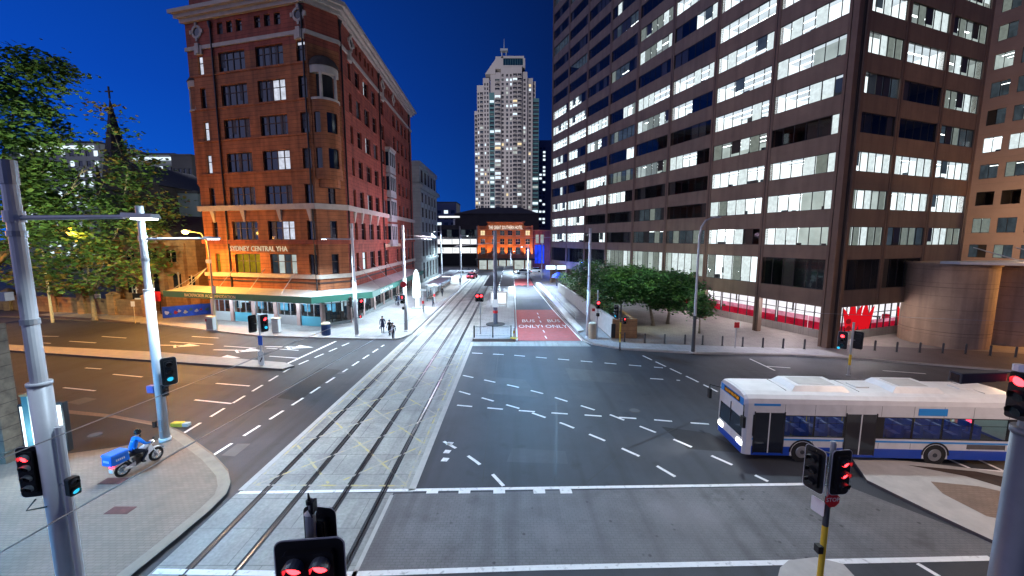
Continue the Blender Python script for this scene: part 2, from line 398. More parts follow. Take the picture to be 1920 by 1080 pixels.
def text_mb(body, size, mname, M, depth=0.02, align='CENTER', stretch=1.0):
    cu = bpy.data.curves.new('lettering', 'FONT'); cu.body = body; cu.size = size; cu.extrude = depth; cu.align_x = align
    cu.resolution_u = 2
    ob = bpy.data.objects.new('lettering', cu); COL.objects.link(ob)
    bpy.context.view_layer.update()
    me = bpy.data.meshes.new_from_object(ob.evaluated_get(bpy.context.evaluated_depsgraph_get()))
    mb = MB(); mb.mi(mname)
    S = Matrix.Diagonal((stretch, 1, 1, 1))
    mb.v = [M @ (S @ v.co) for v in me.vertices]; mb.f = [tuple(p.vertices) for p in me.polygons]; mb.m = [0] * len(mb.f)
    bpy.data.objects.remove(ob); bpy.data.meshes.remove(me); bpy.data.curves.remove(cu)
    return mb
def light(kind, loc, power, col=(1, 1, 1), radius=0.15, aim=None, cone=150, blend=0.6, name='lamp_or_fill_light'):  # serves real lamps and added fills that have no fixture
    d = bpy.data.lights.new(name, kind); d.energy = power * {'SPOT': 8.0, 'POINT': 4.0}[kind]; d.color = col
    d.shadow_soft_size = radius
    if kind == 'SPOT': d.spot_size = R(cone); d.spot_blend = blend
    o = bpy.data.objects.new(name, d); COL.objects.link(o); o.location = loc
    if aim is not None:
        o.rotation_euler = (Vector(aim) - Vector(loc)).to_track_quat('-Z', 'Y').to_euler()
    return o

class Fac:                       # a facade: origin, direction along it, inward normal
    def __init__(s, p, u, inward):
        s.p = Vector((p[0], p[1], 0)); s.u = Vector((u[0], u[1], 0)).normalized(); n = Vector((inward[0], inward[1], 0)); n -= s.u * n.dot(s.u); s.n = n.normalized()
    def pt(s, u, z, d=0.0): return s.p + s.u * u + s.n * d + Vector((0, 0, z))
    def hit(s, px, py, d=0.0):
        dr = ray(px, py); o = Vector((0, 0, CAMH)); q = s.p + s.n * d
        t = (q - o).dot(s.n) / dr.dot(s.n); h = o + dr * t
        return ((h - s.p).dot(s.u), h.z)
    def U(s, px, py): return s.hit(px, py)[0]
    def Z(s, px, py): return s.hit(px, py)[1]
    def box(s, mb, u0, u1, z0, z1, d0, d1, m):
        P = s.pt
        mb.hexa([P(u0, z0, d0), P(u1, z0, d0), P(u1, z0, d1), P(u0, z0, d1), P(u0, z1, d0), P(u1, z1, d0), P(u1, z1, d1), P(u0, z1, d1)], m)
    def quad(s, mb, u0, u1, z0, z1, d, m): mb.poly([s.pt(u0, z0, d), s.pt(u1, z0, d), s.pt(u1, z1, d), s.pt(u0, z1, d)], m)
    def wall(s, mb, u0, u1, z0, z1, rects, m, depth=0.3, mrev=None, zmat=None):
        us = sorted({u0, u1, *[x for r in rects for x in r[:2] if u0 < x < u1]}); zs = sorted({z0, z1, *[x for r in rects for x in r[2:4] if z0 < x < z1]})
        if zmat: zs = sorted(set(zs) | {z for z, _ in zmat if z0 < z < z1})
        for j in range(len(zs) - 1):
            run = None; zc = (zs[j] + zs[j + 1]) / 2; mm = m
            if zmat:
                for z, q in zmat:
                    if zc > z: mm = q
            for i in range(len(us) - 1):
                uc = (us[i] + us[i + 1]) / 2
                hole = any(r[0] < uc < r[1] and r[2] < zc < r[3] for r in rects)
                if hole:
                    if run is not None: s.quad(mb, run, us[i], zs[j], zs[j + 1], 0, mm); run = None
                elif run is None: run = us[i]
            if run is not None: s.quad(mb, run, us[-1], zs[j], zs[j + 1], 0, mm)
        P = s.pt; mr = mrev or m
        for r in rects:
            a, b, c, e = r[:4]
            mb.poly([P(a, c, 0), P(a, c, depth), P(a, e, depth), P(a, e, 0)], mr); mb.poly([P(b, c, depth), P(b, c, 0), P(b, e, 0), P(b, e, depth)], mr)
            mb.poly([P(a, c, 0), P(b, c, 0), P(b, c, depth), P(a, c, depth)], mr); mb.poly([P(a, e, depth), P(b, e, depth), P(b, e, 0), P(a, e, 0)], mr)
def windows_out(lst, parent, name='window', limit=100):
    """lst: (mesh builder, apparent size). The largest ones are parts of their own, the rest one mass."""
    lst = sorted(lst, key=lambda t: -t[1]); obs = []
    for mb, _ in lst[:limit]: obs.append(mb.build(name, parent))
    if len(lst) > limit:
        r = MB()
        for mb, _ in lst[limit:]: r.add(mb)
        o = r.build('distant_' + name, parent); o['kind'] = 'stuff'
    return obs
def app_size(F, u0, u1, z0, z1):  # apparent size from the street corner, to rank repeats
    c = F.pt((u0 + u1) / 2, (z0 + z1) / 2); d = (c - Vector((0, 0, CAMH)))
    py = 540 - FPX * (d.y * SP + d.z * CP) / max(1, (d.y * CP - d.z * SP))
    return (u1 - u0) * (z1 - z0) / d.length_squared * (1 if -60 < py else 0.001)
# ================================================================== SKY AND LIGHT OF THE EVENING
w = bpy.data.worlds.new('World'); scn.world = w; w.use_nodes = True
nt = w.node_tree; bg = nt.nodes['Background']
sky = nt.nodes.new('ShaderNodeTexSky'); sky.sky_type = 'NISHITA'; sky.sun_disc = False
sky.sun_elevation = R(2); sky.sun_rotation = R(200)
tc = nt.nodes.new('ShaderNodeTexCoord'); sep = nt.nodes.new('ShaderNodeSeparateXYZ'); nt.links.new(tc.outputs['Generated'], sep.inputs[0])
cr = nt.nodes.new('ShaderNodeValToRGB'); e = cr.color_ramp.elements
e[0].position = 0.0; e[0].color = (0.0012, 0.072, 0.42, 1)
e[1].position = 0.75; e[1].color = (0.001, 0.013, 0.10, 1)
for p, c in ((0.12, (0.0012, 0.050, 0.325, 1)), (0.28, (0.001, 0.033, 0.25, 1)), (0.48, (0.001, 0.023, 0.172, 1))):
    q = e.new(p); q.color = c
nt.links.new(sep.outputs['Z'], cr.inputs['Fac'])
side = math_(nt, 'MINIMUM', 2.6, math_(nt, 'MAXIMUM', 0.45, math_(nt, 'MULTIPLY_ADD', sep.outputs['X'], -1.9, 0.74)))         # the west, to the camera's west side, is still brighter
tint = mixc(nt, 1.0, cr.outputs['Color'], (1, 1, 1), 'MULTIPLY')
sc_ = nt.nodes.new('ShaderNodeVectorMath'); sc_.operation = 'SCALE'; nt.links.new(tint, sc_.inputs[0]); nt.links.new(side, sc_.inputs['Scale'])
add = nt.nodes.new('ShaderNodeMix'); add.data_type = 'RGBA'; add.blend_type = 'ADD'; add.inputs[0].default_value = 0.0012
nt.links.new(sc_.outputs[0], add.inputs[6]); nt.links.new(sky.outputs['Color'], add.inputs[7])
nt.links.new(add.outputs[2], bg.inputs['Color']); bg.inputs['Strength'].default_value = 0.9
sd = bpy.data.lights.new('dusk_sun', 'SUN'); sd.energy = 0.62; sd.angle = R(80); sd.color = (1.0, 0.94, 0.92)
so = bpy.data.objects.new('dusk_sun', sd); COL.objects.link(so)
so.rotation_euler = Vector((0.66, 0.5, -0.40)).to_track_quat('-Z', 'Y').to_euler()

# ================================================================== GROUND
def sheet(name, poly, z, m, h=None):
    mb = MB()
    if h is None: mb.poly([(p[0], p[1], z) for p in poly], m)
    else: mb.prism(poly, -0.02, z, h, m)
    return struct(name, mb)
sheet('ground', [(-1500, -300), (1500, -300), (1500, 3000), (-1500, 3000)], -0.012, 'asphalt_dark')
sheet('road', [(-140, -6), (140, -6), (140, 160), (-140, 160)], 0.0, 'asphalt')
# pedestrian crossing in the near approach, of darker pavers
sheet('crossing', [(-4.66, 10.9), (16.5, 11.45), (13.6, 15.25), (-4.66, 14.7)], 0.004, 'crossing_paver')
sheet('tram_bed', [(-10.75, 14.8), (-3.95, 14.8), (-3.95, 110), (-10.45, 110)], 0.008, 'tram_concrete')
sheet('tram_bed_near', [(-10.9, 4), (-4.7, 4), (-4.7, 14.75), (-10.9, 14.75)], 0.006, 'tram_concrete')
mb = MB()
for x in (-9.85, -8.35, -6.62, -5.12):
    mb.box(x - 0.035, x + 0.035, 3, 112, 0.0, 0.016, 'rail_steel'); mb.box(x + 0.045, x + 0.125, 3, 112, 0.0, 0.0125, 'rail_groove')
    mb.box(x - 0.125, x - 0.045, 3, 112, 0.0, 0.0125, 'rail_groove')
struct('tram_rails', mb)
# pavements and islands (real kerbs)
KX = -10.55
sheet('corner_pavement', [(-39.5, 45.2), (-33, 42.7), (-26.3, 40.3), (-17, 39.15), (-12.3, 38.9), (-11.2, 39.2), (KX, 41.0), (KX, 140), (-26, 140), (-60, 70), (-62, 51.4), (-52, 49.2)], 0.14, 'paving', 'kerb')
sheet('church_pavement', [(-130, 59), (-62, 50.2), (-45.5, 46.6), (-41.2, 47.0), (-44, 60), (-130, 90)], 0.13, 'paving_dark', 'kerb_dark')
sheet('median', [G(-160, 637), G(20, 649), G(300, 663), G(535, 683), G(552, 689), G(530, 695), G(300, 680), G(20, 660), G(-160, 645)], 0.15, 'kerb', 'kerb_dark')
sheet('traffic_island', [G(-300, 770), G(60, 766), G(200, 780), G(315, 800), G(345, 815), G(400, 855), G(428, 885), G(432, 905), G(425, 925), G(395, 955), G(330, 1010), G(250, 1075), G(170, 1150), G(60, 1300), G(-900, 1300)], 0.13, 'paving_brown', 'kerb')
mb = MB(); edge = [G(*p, .13) for p in ((200, 780), (315, 800), (345, 815), (400, 855), (428, 885), (432, 905), (425, 925), (395, 955), (330, 1010), (250, 1075), (170, 1150))]
def inward(i):
    a, b_ = Vector(edge[max(0, i - 1)]), Vector(edge[min(len(edge) - 1, i + 1)]); d = (b_ - a).normalized(); return Vector(edge[i]) + Vector((d.y, -d.x)) * .42
for i in range(len(edge) - 1):
    p, q_, r_, s_ = edge[i], edge[i + 1], inward(i + 1), inward(i); mb.poly([(p[0], p[1], .135), (q_[0], q_[1], .135), (r_[0], r_[1], .135), (s_[0], s_[1], .135)], 'kerb_tan')
struct('kerb_band', mb)
sheet('island_patch', [G(110, 774, .135), G(210, 783, .135), G(315, 803, .135), G(322, 820, .135), G(220, 838, .135), G(118, 852, .135), G(60, 850, .135)], 0.138, 'asphalt_dark')
sheet('platform', [(-3.85, 38.3), (0.3, 38.3), (0.3, 100), (-3.85, 100)], 0.28, 'paving', 'kerb')
sheet('bus_lane', [(0.34, 38.6), (7.05, 38.6), (5.95, 56), (0.34, 56)], 0.006, 'paint_red')
sheet('bus_lane_apron', [(-3.9, 36.7), (7.4, 36.5), (7.1, 38.55), (-3.9, 38.25)], 0.006, 'tram_concrete')
sheet('bus_lane_far', [(0.34, 66), (5.35, 66), (4.7, 84), (0.34, 84)], 0.006, 'asphalt_pale')
sheet('bus_lane_end', [(0.34, 86), (4.7, 86), (4.5, 100), (0.34, 100)], 0.006, 'paint_red')
plz = [(7.05, 38.5), (7.6, 37.1), (10.0, 35.4), (16, 34.0), (24, 33.4), (29.6, 32.2), (38, 29.2), (60, 22), (75, 60), (40, 140), (4.8, 140), (5.0, 84), (6.0, 56)]
sheet('plaza_pavement', plz, 0.13, 'paving_plaza', 'kerb')
sheet('footpath', [(7.25, 38.5), (7.8, 37.3), (10.1, 35.65), (16, 34.3), (24, 33.7), (28.5, 32.8), (27.6, 35.2), (16, 36.6), (9.8, 37.6), (9.6, 84), (5.25, 84), (6.15, 56)], 0.136, 'paving')
sheet('driveway', [(28.7, 32.7), (38, 29.5), (60, 22.4), (62, 28), (40, 35.0), (31.5, 36.5), (28.0, 35.0)], 0.1365, 'paving_dark')
isl = [G(1592, 857), G(1625, 905), G(1665, 925), G(1760, 972), G(1862, 1020), G(2000, 1080), G(2300, 1080), G(2200, 900), G(1900, 893), G(1780, 878), G(1640, 862)]
sheet('slip_island', isl, 0.12, 'kerb', 'kerb_dark')
sheet('island_paving', [G(1745, 903, .12), G(1835, 912, .12), G(1960, 940, .12), G(2080, 990, .12), G(1930, 985, .12), G(1850, 968, .12), G(1768, 926, .12)], 0.126, 'paving_brown')
sheet('island_soil', [G(1700, 872, .12), G(1830, 884, .12), G(1990, 915, .12), G(1900, 920, .12), G(1810, 893, .12)], 0.127, 'soil')
sheet('near_refuge', [G(1462, 1072), G(1478, 1058), G(1530, 1052), G(1580, 1065), G(1640, 1130), G(1440, 1160)], 0.14, 'kerb', 'kerb')
# ------------------------------------------------------------------ painted markings
def stripe(mb, a, b, wd, m='paint_white', z=0.012):
    a = Vector((a[0], a[1], 0)); b = Vector((b[0], b[1], 0)); d = (b - a).normalized(); n = Vector((-d.y, d.x, 0)) * wd / 2
    mb.poly([a - n + Vector((0, 0, z)), b - n + Vector((0, 0, z)), b + n + Vector((0, 0, z)), a + n + Vector((0, 0, z))], m)
def dashes(mb, pts, dash, gap, wd, m='paint_white', z=0.012):
    pts = [Vector(p) for p in pts]; pos = 0.0
    for a, b in zip(pts, pts[1:]):
        L = (b - a).length; t = 0.0; d = (b - a) / L
        while t < L:
            ph = pos % (dash + gap)
            if ph < dash:
                s = min(dash - ph, L - t)
                if s > 0.05: stripe(mb, a + d * t, a + d * (t + s), wd, m, z)
            else: s = min(dash + gap - ph, L - t)
            s = max(s, 0.01); t += s; pos += s
mk = MB()
def PX(*p): return [G(x, y) for x, y in p]
dashes(mk, PX((345, 812), (545, 690), (655, 643)), 1.15, 0.75, 0.16)
dashes(mk, PX((398, 855), (560, 752), (720, 647)), 1.15, 0.75, 0.16)
stripe(mk, G(530, 686), G(630, 640), 0.22)
for p in (((885, 662), (960, 666), (1100, 678), (1243, 690)),
          ((868, 704), (919, 715), (966, 725), (1017, 738), (1064, 753), (1115, 769), (1147, 779), (1206, 802), (1270, 827), (1330, 853), (1400, 884), (1440, 903)),
          ((861, 734), (910, 748), (970, 765), (1028, 785), (1059, 796), (1128, 824), (1206, 859), (1281, 903)),
          ((857, 760), (936, 767), (1011, 773), (1090, 778), (1208, 786), (1294, 793), (1350, 797)),
          ((832, 828), (866, 847), (893, 866), (923, 889), (952, 920))):
    dashes(mk, PX(*p), 0.95, 0.95, 0.15)
dashes(mk, PX((1205, 667), (1296, 710), (1370, 747), (1445, 785)), 1.3, 0.5, 0.14)
dashes(mk, PX((1219, 710), (1275, 713.5)), 0.9, 0.9, 0.14)
for a, b in (((1406, 673), (1453, 695)), ((1438, 687), (1482, 690)), ((1655, 695), (1736, 701)), ((1775, 860), (1818, 878)), ((1812, 852), (1885, 885)), ((1822, 880), (1885, 885)), ((1720, 1057), (1762, 1082)),
             ((212, 702), (267, 707)), ((405, 719), (468, 724)), ((365, 750), (434, 757)), ((119, 727), (179, 733)), ((160, 690), (190, 692)),
             ((191, 631), (237, 634)), ((319, 641), (400, 646)), ((420, 649), (480, 653)), ((500, 653), (560, 657)), ((360, 631), (410, 634)), ((60, 630), (110, 631)), ((505, 668), (560, 672)), ((130, 640), (180, 643)), ((60, 642), (95, 644))):
    stripe(mk, G(*a), G(*b), 0.15)
stripe(mk, G(448, 924), G(1520, 908), 0.17); stripe(mk, G(290, 1072), G(640, 1078), 0.2, z=0.016); stripe(mk, G(640, 1077.5), G(1010, 1065), 0.2); stripe(mk, G(1010, 1065), G(1858, 1047), 0.2)
for x in (800, 860, 925, 1000, 1050):
    stripe(mk, G(x, 921.5), G(x + 22, 921), 0.30, 'paint_white', 0.0135)
for c in ((843, 832), (838, 847), (834, 862)):
    q = G(*c); mk.poly([(q[0] - .17, q[1] - .14, .012), (q[0] + .12, q[1] - .16, .012), (q[0] + .2, q[1] + .12, .012), (q[0] - .1, q[1] + .16, .012)], 'paint_white')
# turn arrows in the far lanes
def arrow(px, py, sgn=1, s=1.0):
    q = G(px, py); x, y = q
    stripe(mk, (x - 2.4 * s, y), (x + .6 * s, y - .2), 0.22)
    mk.poly([(x + .4 * s, y - .75, .0125), (x + 2.3 * s, y - .3, .0125), (x + .6 * s, y + .5, .0125)], 'paint_white')
    stripe(mk, (x - .4, y), (x + .5, y - 1.0), 0.2, z=0.0135)
arrow(335, 647); arrow(450, 656); arrow(405, 669); arrow(545, 650)
# kerb-side line of the tram bed and box-junction hatching
mk2 = MB()
stripe(mk2, (-10.62, 15), (-10.4, 38), 0.10, 'paint_yellow', 0.013); stripe(mk2, (-4.35, 15.2), (-4.3, 37), 0.10, 'paint_yellow', 0.013)
stripe(mk2, (-10.5, 15.25), (-4.3, 15.2), 0.10, 'paint_yellow', 0.013)
yb0, yb1, xb0, xb1 = 15.3, 35.0, -10.45, -4.35
for k in range(-3, 9):
    for s in (1, -1):
        y0 = yb0 + k * 3.3
        pts = []
        for t in [i / 40 for i in range(41)]:
            x = xb0 + (xb1 - xb0) * t; y = y0 + s * (x - (xb0 if s > 0 else xb1)) * 1.05
            if yb0 <= y <= yb1: pts.append((x, y))
        if len(pts) > 1: stripe(mk2, pts[0], pts[-1], 0.10, 'paint_yellow', 0.0125 + 0.0015 * (s > 0))
stripe(mk2, (-4.02, 14.9), (-3.85, 38), 0.28, 'kerb', 0.012)
stripe(mk2, (-10.85, 14.9), (-10.62, 38), 0.24, 'kerb', 0.012)
stripe(mk2, (-4.75, 4), (-4.72, 14.6), 0.14, 'kerb', 0.012)
stripe(mk2, (-10.35, 41), (-10.35, 108), 0.12, 'paint_white', 0.013); stripe(mk2, (0.5, 38.6), (0.5, 100), 0.16, 'paint_white', 0.013)
stripe(mk2, (6.9, 38.6), (5.8, 56), 0.14, 'paint_white', 0.013); stripe(mk2, (5.8, 56), (4.6, 86), 0.14, 'paint_white', 0.013)
for k in range(6): stripe(mk2, (3.5, 39.5 + k * 2.6), (3.42, 40.6 + k * 2.6), 0.12, 'paint_white', 0.0135)
for x, y in ((2.0, 44.4), (5.1, 44.4)):
    for word, dy in (('ONLY', 0), ('BUS', 3.1)):
        mk2.add(text_mb(word, 1.0, 'paint_white', Matrix.Translation((x, y + dy, 0.013)) @ Matrix.Diagonal((0.95, 2.3, 1, 1)), 0.0005))
struct('road_marking', mk); struct('lane_marking', mk2)
# repaired and darker patches in the asphalt, inspection covers
mb = MB()
for pts, m in (((G(124, 755), G(160, 745), G(182, 748), G(148, 759)), 'asphalt_pale'), ((G(445, 832), G(470, 832), G(440, 856), G(415, 854)), 'asphalt_pale')):
    mb.poly([(*p, 0.0065) for p in pts], m)
for pts, m in ((((905, 705), (985, 712), (1010, 745), (915, 738)), 'asphalt_worn'), (((1060, 690), (1180, 700), (1195, 722), (1070, 712)), 'asphalt_worn'), (((1240, 800), (1330, 812), (1400, 850), (1290, 842)), 'asphalt_dark'), (((600, 690), (640, 694), (560, 752), (520, 746)), 'asphalt_dark'), (((330, 700), (420, 706), (400, 722), (300, 716)), 'asphalt_worn'), (((960, 840), (1060, 846), (1065, 870), (950, 866)), 'asphalt_worn')):
    mb.poly([(*G(*p), 0.0055) for p in pts], m)
struct('road_patch', mb)
mb = MB()
def seam(pts, wd):
    for a, b_ in zip(pts, pts[1:]): stripe(mb, G(*a), G(*b_), wd, 'tar', 0.0075)
mat('tar', (0.012, 0.012, 0.014), 0.45)
seam([(1042, 745), (1044, 800), (1040, 905)], .07); seam([(905, 905), (915, 800), (930, 700), (935, 660)], .05); seam([(640, 655), (520, 740), (400, 840)], .05); seam([(1220, 668), (1330, 690), (1450, 700), (1620, 712)], .06)
seam([(880, 700), (1000, 720), (1120, 745)], .04); seam([(1100, 905), (1180, 840), (1300, 790), (1500, 745)], .05); seam([(230, 700), (330, 712), (470, 720)], .05)
struct('tar_seam', mb)
def cover(px, py, r, z, label, m='kerb_dark'):
    q = G(px, py, z); b = MB(); b.tube([(q[0], q[1], z - .03), (q[0], q[1], z + .012)], [r, r], m, 20)
    b.tube([(q[0], q[1], z + .012), (q[0], q[1], z + .016)], [r * .82, r * .78], 'asphalt_pale' if m == 'kerb_dark' else m, 20)
    return tag(b.build('inspection_cover'), label, 'manhole cover')
def plate(px, py, lx, ly, z, label, m):
    q = G(px, py, z); b = MB(); b.box(q[0] - lx, q[0] + lx, q[1] - ly, q[1] + ly, z - .02, z + .012, m)
    b.box(q[0] - lx * .85, q[0] + lx * .85, q[1] - ly * .8, q[1] + ly * .8, z + .012, z + .016, m)
    return tag(b.build('drain_grate'), label, 'drain grate')
mat('grate_red', (0.11, 0.03, 0.025), 0.7, var=0.3, vscale=4)
plate(213, 902, .45, .22, .13, 'rusty red drain grate beside the motorbike rear wheel', 'grate_red')
plate(226, 957, .42, .2, .13, 'rusty red drain grate set in the brown island paving in front of the motorbike', 'grate_red')
cover(178, 815, .28, .138, 'round pale inspection cover in the dark asphalt patch of the island')
cover(1190, 770, .32, .0, 'round inspection cover in the middle of the junction asphalt')
cover(640, 700, .3, .0, 'round inspection cover in the road between the dashed lines and the tram bed')
cover(1560, 897, .3, .0, 'round inspection cover in the road under the black signal head')

# ================================================================== BRICK HOSTEL ON THE CORNER
B_, A_ = Vector((-21.3, 44.2, 0)), Vector((-19.0, 46.6, 0))
FL = Fac(B_, (-0.966, 0.26), (0.26, 0.966)); FR = Fac(A_, (-0.033, 1), (-1, 0)); FC = Fac(B_, A_ - B_, (-0.7, 0.7))
Lc = (A_ - B_).length
hos = thing('brick_hostel', 'orange and red brick corner hostel of nine storeys with white cornices and a green awning', 'building', (-25, 52, 0))
LL = FL.U(353, 120); LR = 36.3
zr = lambda y, x=511: FL.Z(x, y)
rows = [(zr(513.5), zr(476)), (zr(450, 522), zr(414, 522)), (zr(385, 522), zr(347, 522)), (zr(319), zr(281.7)), (zr(253.5), zr(215.6)), (zr(189), zr(148)), (zr(121.5), zr(83))]
attic = (zr(48, 505), zr(25, 505))
z_ledge, z_band, z_dark, z_str, z_cor = zr(516), zr(388.5, 522), zr(454), zr(68.5), zr(15.5)
z_top = z_cor + 1.15
z_par = z_cor + 4.2
colsL = [(FL.U(391, 235), FL.U(381, 235), 1), (FL.U(468.5, 235), FL.U(420, 235), 4), (FL.U(539.5, 235), FL.U(488.5, 235), 4), (FL.U(580, 235), FL.U(564, 235), 1)]
litL = {(1, 2): 'r', (1, 4): '', (3, 2): 'r', (5, 2): 'r', (0, 1): 'y', (3, 0): 'h', (4, 0): 'h', (6, 0): 'w', (0, 2): 'k', (6, 3): 't', (0, 0): 'y'}
litL = {k: v for k, v in litL.items() if v}
rects = []; wl = []
def yha_win(F, u0, u1, z0, z1, n, st='', m='glass_dark', dep=0.3):
    b = MB(); P = F
    d = dep - 0.03
    k = max(1, n)
    for i in range(k):
        a, c = u0 + (u1 - u0) * i / k, u0 + (u1 - u0) * (i + 1) / k
        mm = m
        if st == 'r' and i < k / 2 : mm = 'curtain_lit'
        if st == 'w': mm = 'curtain_lit'
        if st == 'h' and i == 0: mm = 'curtain_lit'
        if st == 'y': mm = 'yellow_room'
        if st == 'k': mm = 'room_dim' if i % 2 else 'room_grey'
        if st == 'o' and i == 0: mm = 'flat_cool'
        zz1 = z1
        if st == 't': P.quad(b, a, c, z1 - .35, z1, d, 'curtain_lit'); zz1 = z1 - .35
        P.quad(b, a, c, z0, zz1, d, mm)
        if mm.startswith('glass') and random.random() < .5:
            wc = (c - a) * random.uniform(.25, .7); a2 = a if random.random() < .5 else c - wc; P.quad(b, a2, a2 + wc, z0 + (0 if random.random() < .7 else .5), zz1, d - .008, 'curtain_grey')
    fw = 0.05
    for i in range(k + 1):
        u = u0 + (u1 - u0) * i / k
        P.box(b, u - fw, u + fw, z0, z1, d - .07, d + .01, 'frame_timber')
    P.box(b, u0 + fw, u1 - fw, z0, z0 + .09, d - .06, d + .01, 'frame_timber'); P.box(b, u0 + fw, u1 - fw, z1 - .09, z1, d - .06, d + .01, 'frame_timber')
    zm = z0 + (z1 - z0) * .62
    P.box(b, u0 + fw, u1 - fw, zm - .035, zm + .035, d - .06, d + .01, 'frame_timber')
    return (b, app_size(F, u0, u1, z0, z1))
for r, (z0, z1) in enumerate(rows):
    for c, (u0, u1, n) in enumerate(colsL):
        rects.append((u0, u1, z0, z1)); wl.append(yha_win(FL, u0, u1, z0, z1, n, litL.get((r, c), ''), 'glass_blue' if r == 6 else 'glass_dark'))
for cu in (1, 2):
    u0, u1, _ = colsL[cu]; wv = (u1 - u0) / 5
    for k in range(3):
        a = u0 + wv * (0.1 + k * 1.8); rects.append((a, a + wv * 1.1, attic[0], attic[1])); wl.append(yha_win(FL, a, a + wv * 1.1, attic[0], attic[1], 1))
wallm = [(0, 'brick_orange'), (z_str - 1.0, 'brick_red')]
z_aw = 4.05
mbw = MB(); FL.wall(mbw, -0.0, LL, z_aw - .6, z_top, rects, 'brick_orange', .3, zmat=wallm)
# street side
px_r = [(654.5, 659.5, 1), (667, 675, 1), (682, 691, 1), (697, 704, 1), (713, 718, 1), (734.5, 739, 1), (741.5, 746, 1), (749, 753.5, 1), (756, 760, 1)]
rr = []; litR = {(2, 2): 'o', (4, 2): 'o', (6, 2): 'o', (0, 1): 'o', (1, 5): 'o'}
for r, (z0, z1) in enumerate(rows):
    for c, (a, b, n) in enumerate(px_r):
        u0, u1 = FR.U(a, 190), FR.U(b, 190)
        rr.append((u0, u1, z0, z1)); wl.append(yha_win(FR, u0, u1, z0, z1, 2 if c in (2,) else n, litR.get((r, c), '')))
    for k in range(3):
        u0 = FR.U(763, 190) + k * 2.3
        if u0 + 1.4 < LR - .4: rr.append((u0, u0 + 1.3, z0, z1)); wl.append(yha_win(FR, u0, u0 + 1.3, z0, z1, 1))
for u in [FR.U(p, 150) for p in (668, 675, 684, 690, 697)] + [FR.U(717, 150) + 1.5 * k for k in range(9)]:
    if u + .8 < LR: rr.append((u, u + .8, attic[0], attic[1])); wl.append(yha_win(FR, u, u + .8, attic[0], attic[1], 1))
FR.wall(mbw, 0, LR, z_aw - .6, z_top, rr, 'brick_red', .3)
rc = []
for r in (0, 1, 2): rc.append((Lc * .42, Lc * .66, rows[r][0], rows[r][1])); wl.append(yha_win(FC, Lc * .42, Lc * .66, *rows[r], 1))
FC.wall(mbw, 0, Lc, z_aw - .6, z_top, rc, 'brick_orange', .3, zmat=wallm)
# hidden sides and roof
eL, eR = FL.pt(LL, 0), FR.pt(LR, 0); back = Vector((eL.x + 3, eR.y + 2, 0))
for a, b in ((eL, back), (back, eR)):
    mbw.poly([(a.x, a.y, 0), (b.x, b.y, 0), (b.x, b.y, z_top), (a.x, a.y, z_top)], 'brick_red')
wall_h = mbw.build('wall', hos)
mb = MB(); mb.poly([(p.x, p.y, z_top - .1) for p in (eL, B_, A_, eR, back)], 'roof_dark')
a, b = FL.pt(LL - .5, 0, .6), FL.pt(LL - 8.5, 0, .6)
FL.box(mb, LL - 9.5, LL - .4, z_top - .1, z_par, .4, 6, 'brick_red')
mb.build('roof', hos)
for q in windows_out(wl, hos): pass
# horizontal trims turn the chamfered corner
def trim(name, z0, z1, proj, m, steps=1):
    b = MB()
    for s in range(steps):
        pz0 = z0 + (z1 - z0) * s / steps; pz1 = z0 + (z1 - z0) * (s + 1) / steps; pr = proj * (s + 1) / steps
        def ring(off): return [FL.pt(LL + off, 0, -off), FL.pt(-off * .35, 0, -off), FR.pt(-off * .35, 0, -off), FR.pt(LR + off, 0, -off)]
        o_, i_ = ring(pr), ring(-.15)
        for k in range(3):
            b.hexa([Vector((p.x, p.y, pz0)) for p in (o_[k], o_[k + 1], i_[k + 1], i_[k])] + [Vector((p.x, p.y, pz1)) for p in (o_[k], o_[k + 1], i_[k + 1], i_[k])], m)
    return b.build(name, hos)
trim('cornice', z_cor, z_top + .02, 1.05, 'sandstone_trim', 3)
trim('string_course', z_str - .2, z_str + .2, .16, 'sandstone_trim')
trim('balcony_band', z_band - .28, z_band + .32, .3, 'sandstone_trim')
trim('sign_band', z_dark - .22, z_dark + .25, .22, 'brick_red')
trim('ledge', z_ledge - .28, z_ledge + .18, .22, 'sandstone_trim')
trim('ledge_band', 5.0, 5.2, .08, 'frame_timber')
# sills between storeys
for r in (2, 3, 4, 5, 6):
    b = MB()
    for F, L_ in ((FL, LL), (FR, LR)): F.box(b, .2, L_ - .2, rows[r][0] - .22, rows[r][0] - .05, -.09, .02, 'brick_orange' if F is FL else 'brick_red')
    b.build('sill_course', hos)
# brackets under the band
for F, us in ((FL, [sum(c[:2]) / 2 for c in colsL]), (FR, [FR.U(p, 390) for p in (664, 678, 693, 707)])):
    for u in us:
        b = MB(); P = F.pt
        b.hexa([P(u - .12, z_band - 1.6, -.02), P(u + .12, z_band - 1.6, -.02), P(u + .12, z_band - 1.6, .05), P(u - .12, z_band - 1.6, .05),
                P(u - .28, z_band - .28, -.27), P(u + .28, z_band - .28, -.27), P(u + .28, z_band - .28, .05), P(u - .28, z_band - .28, .05)], 'sandstone_trim')
        b.build('bracket', hos)
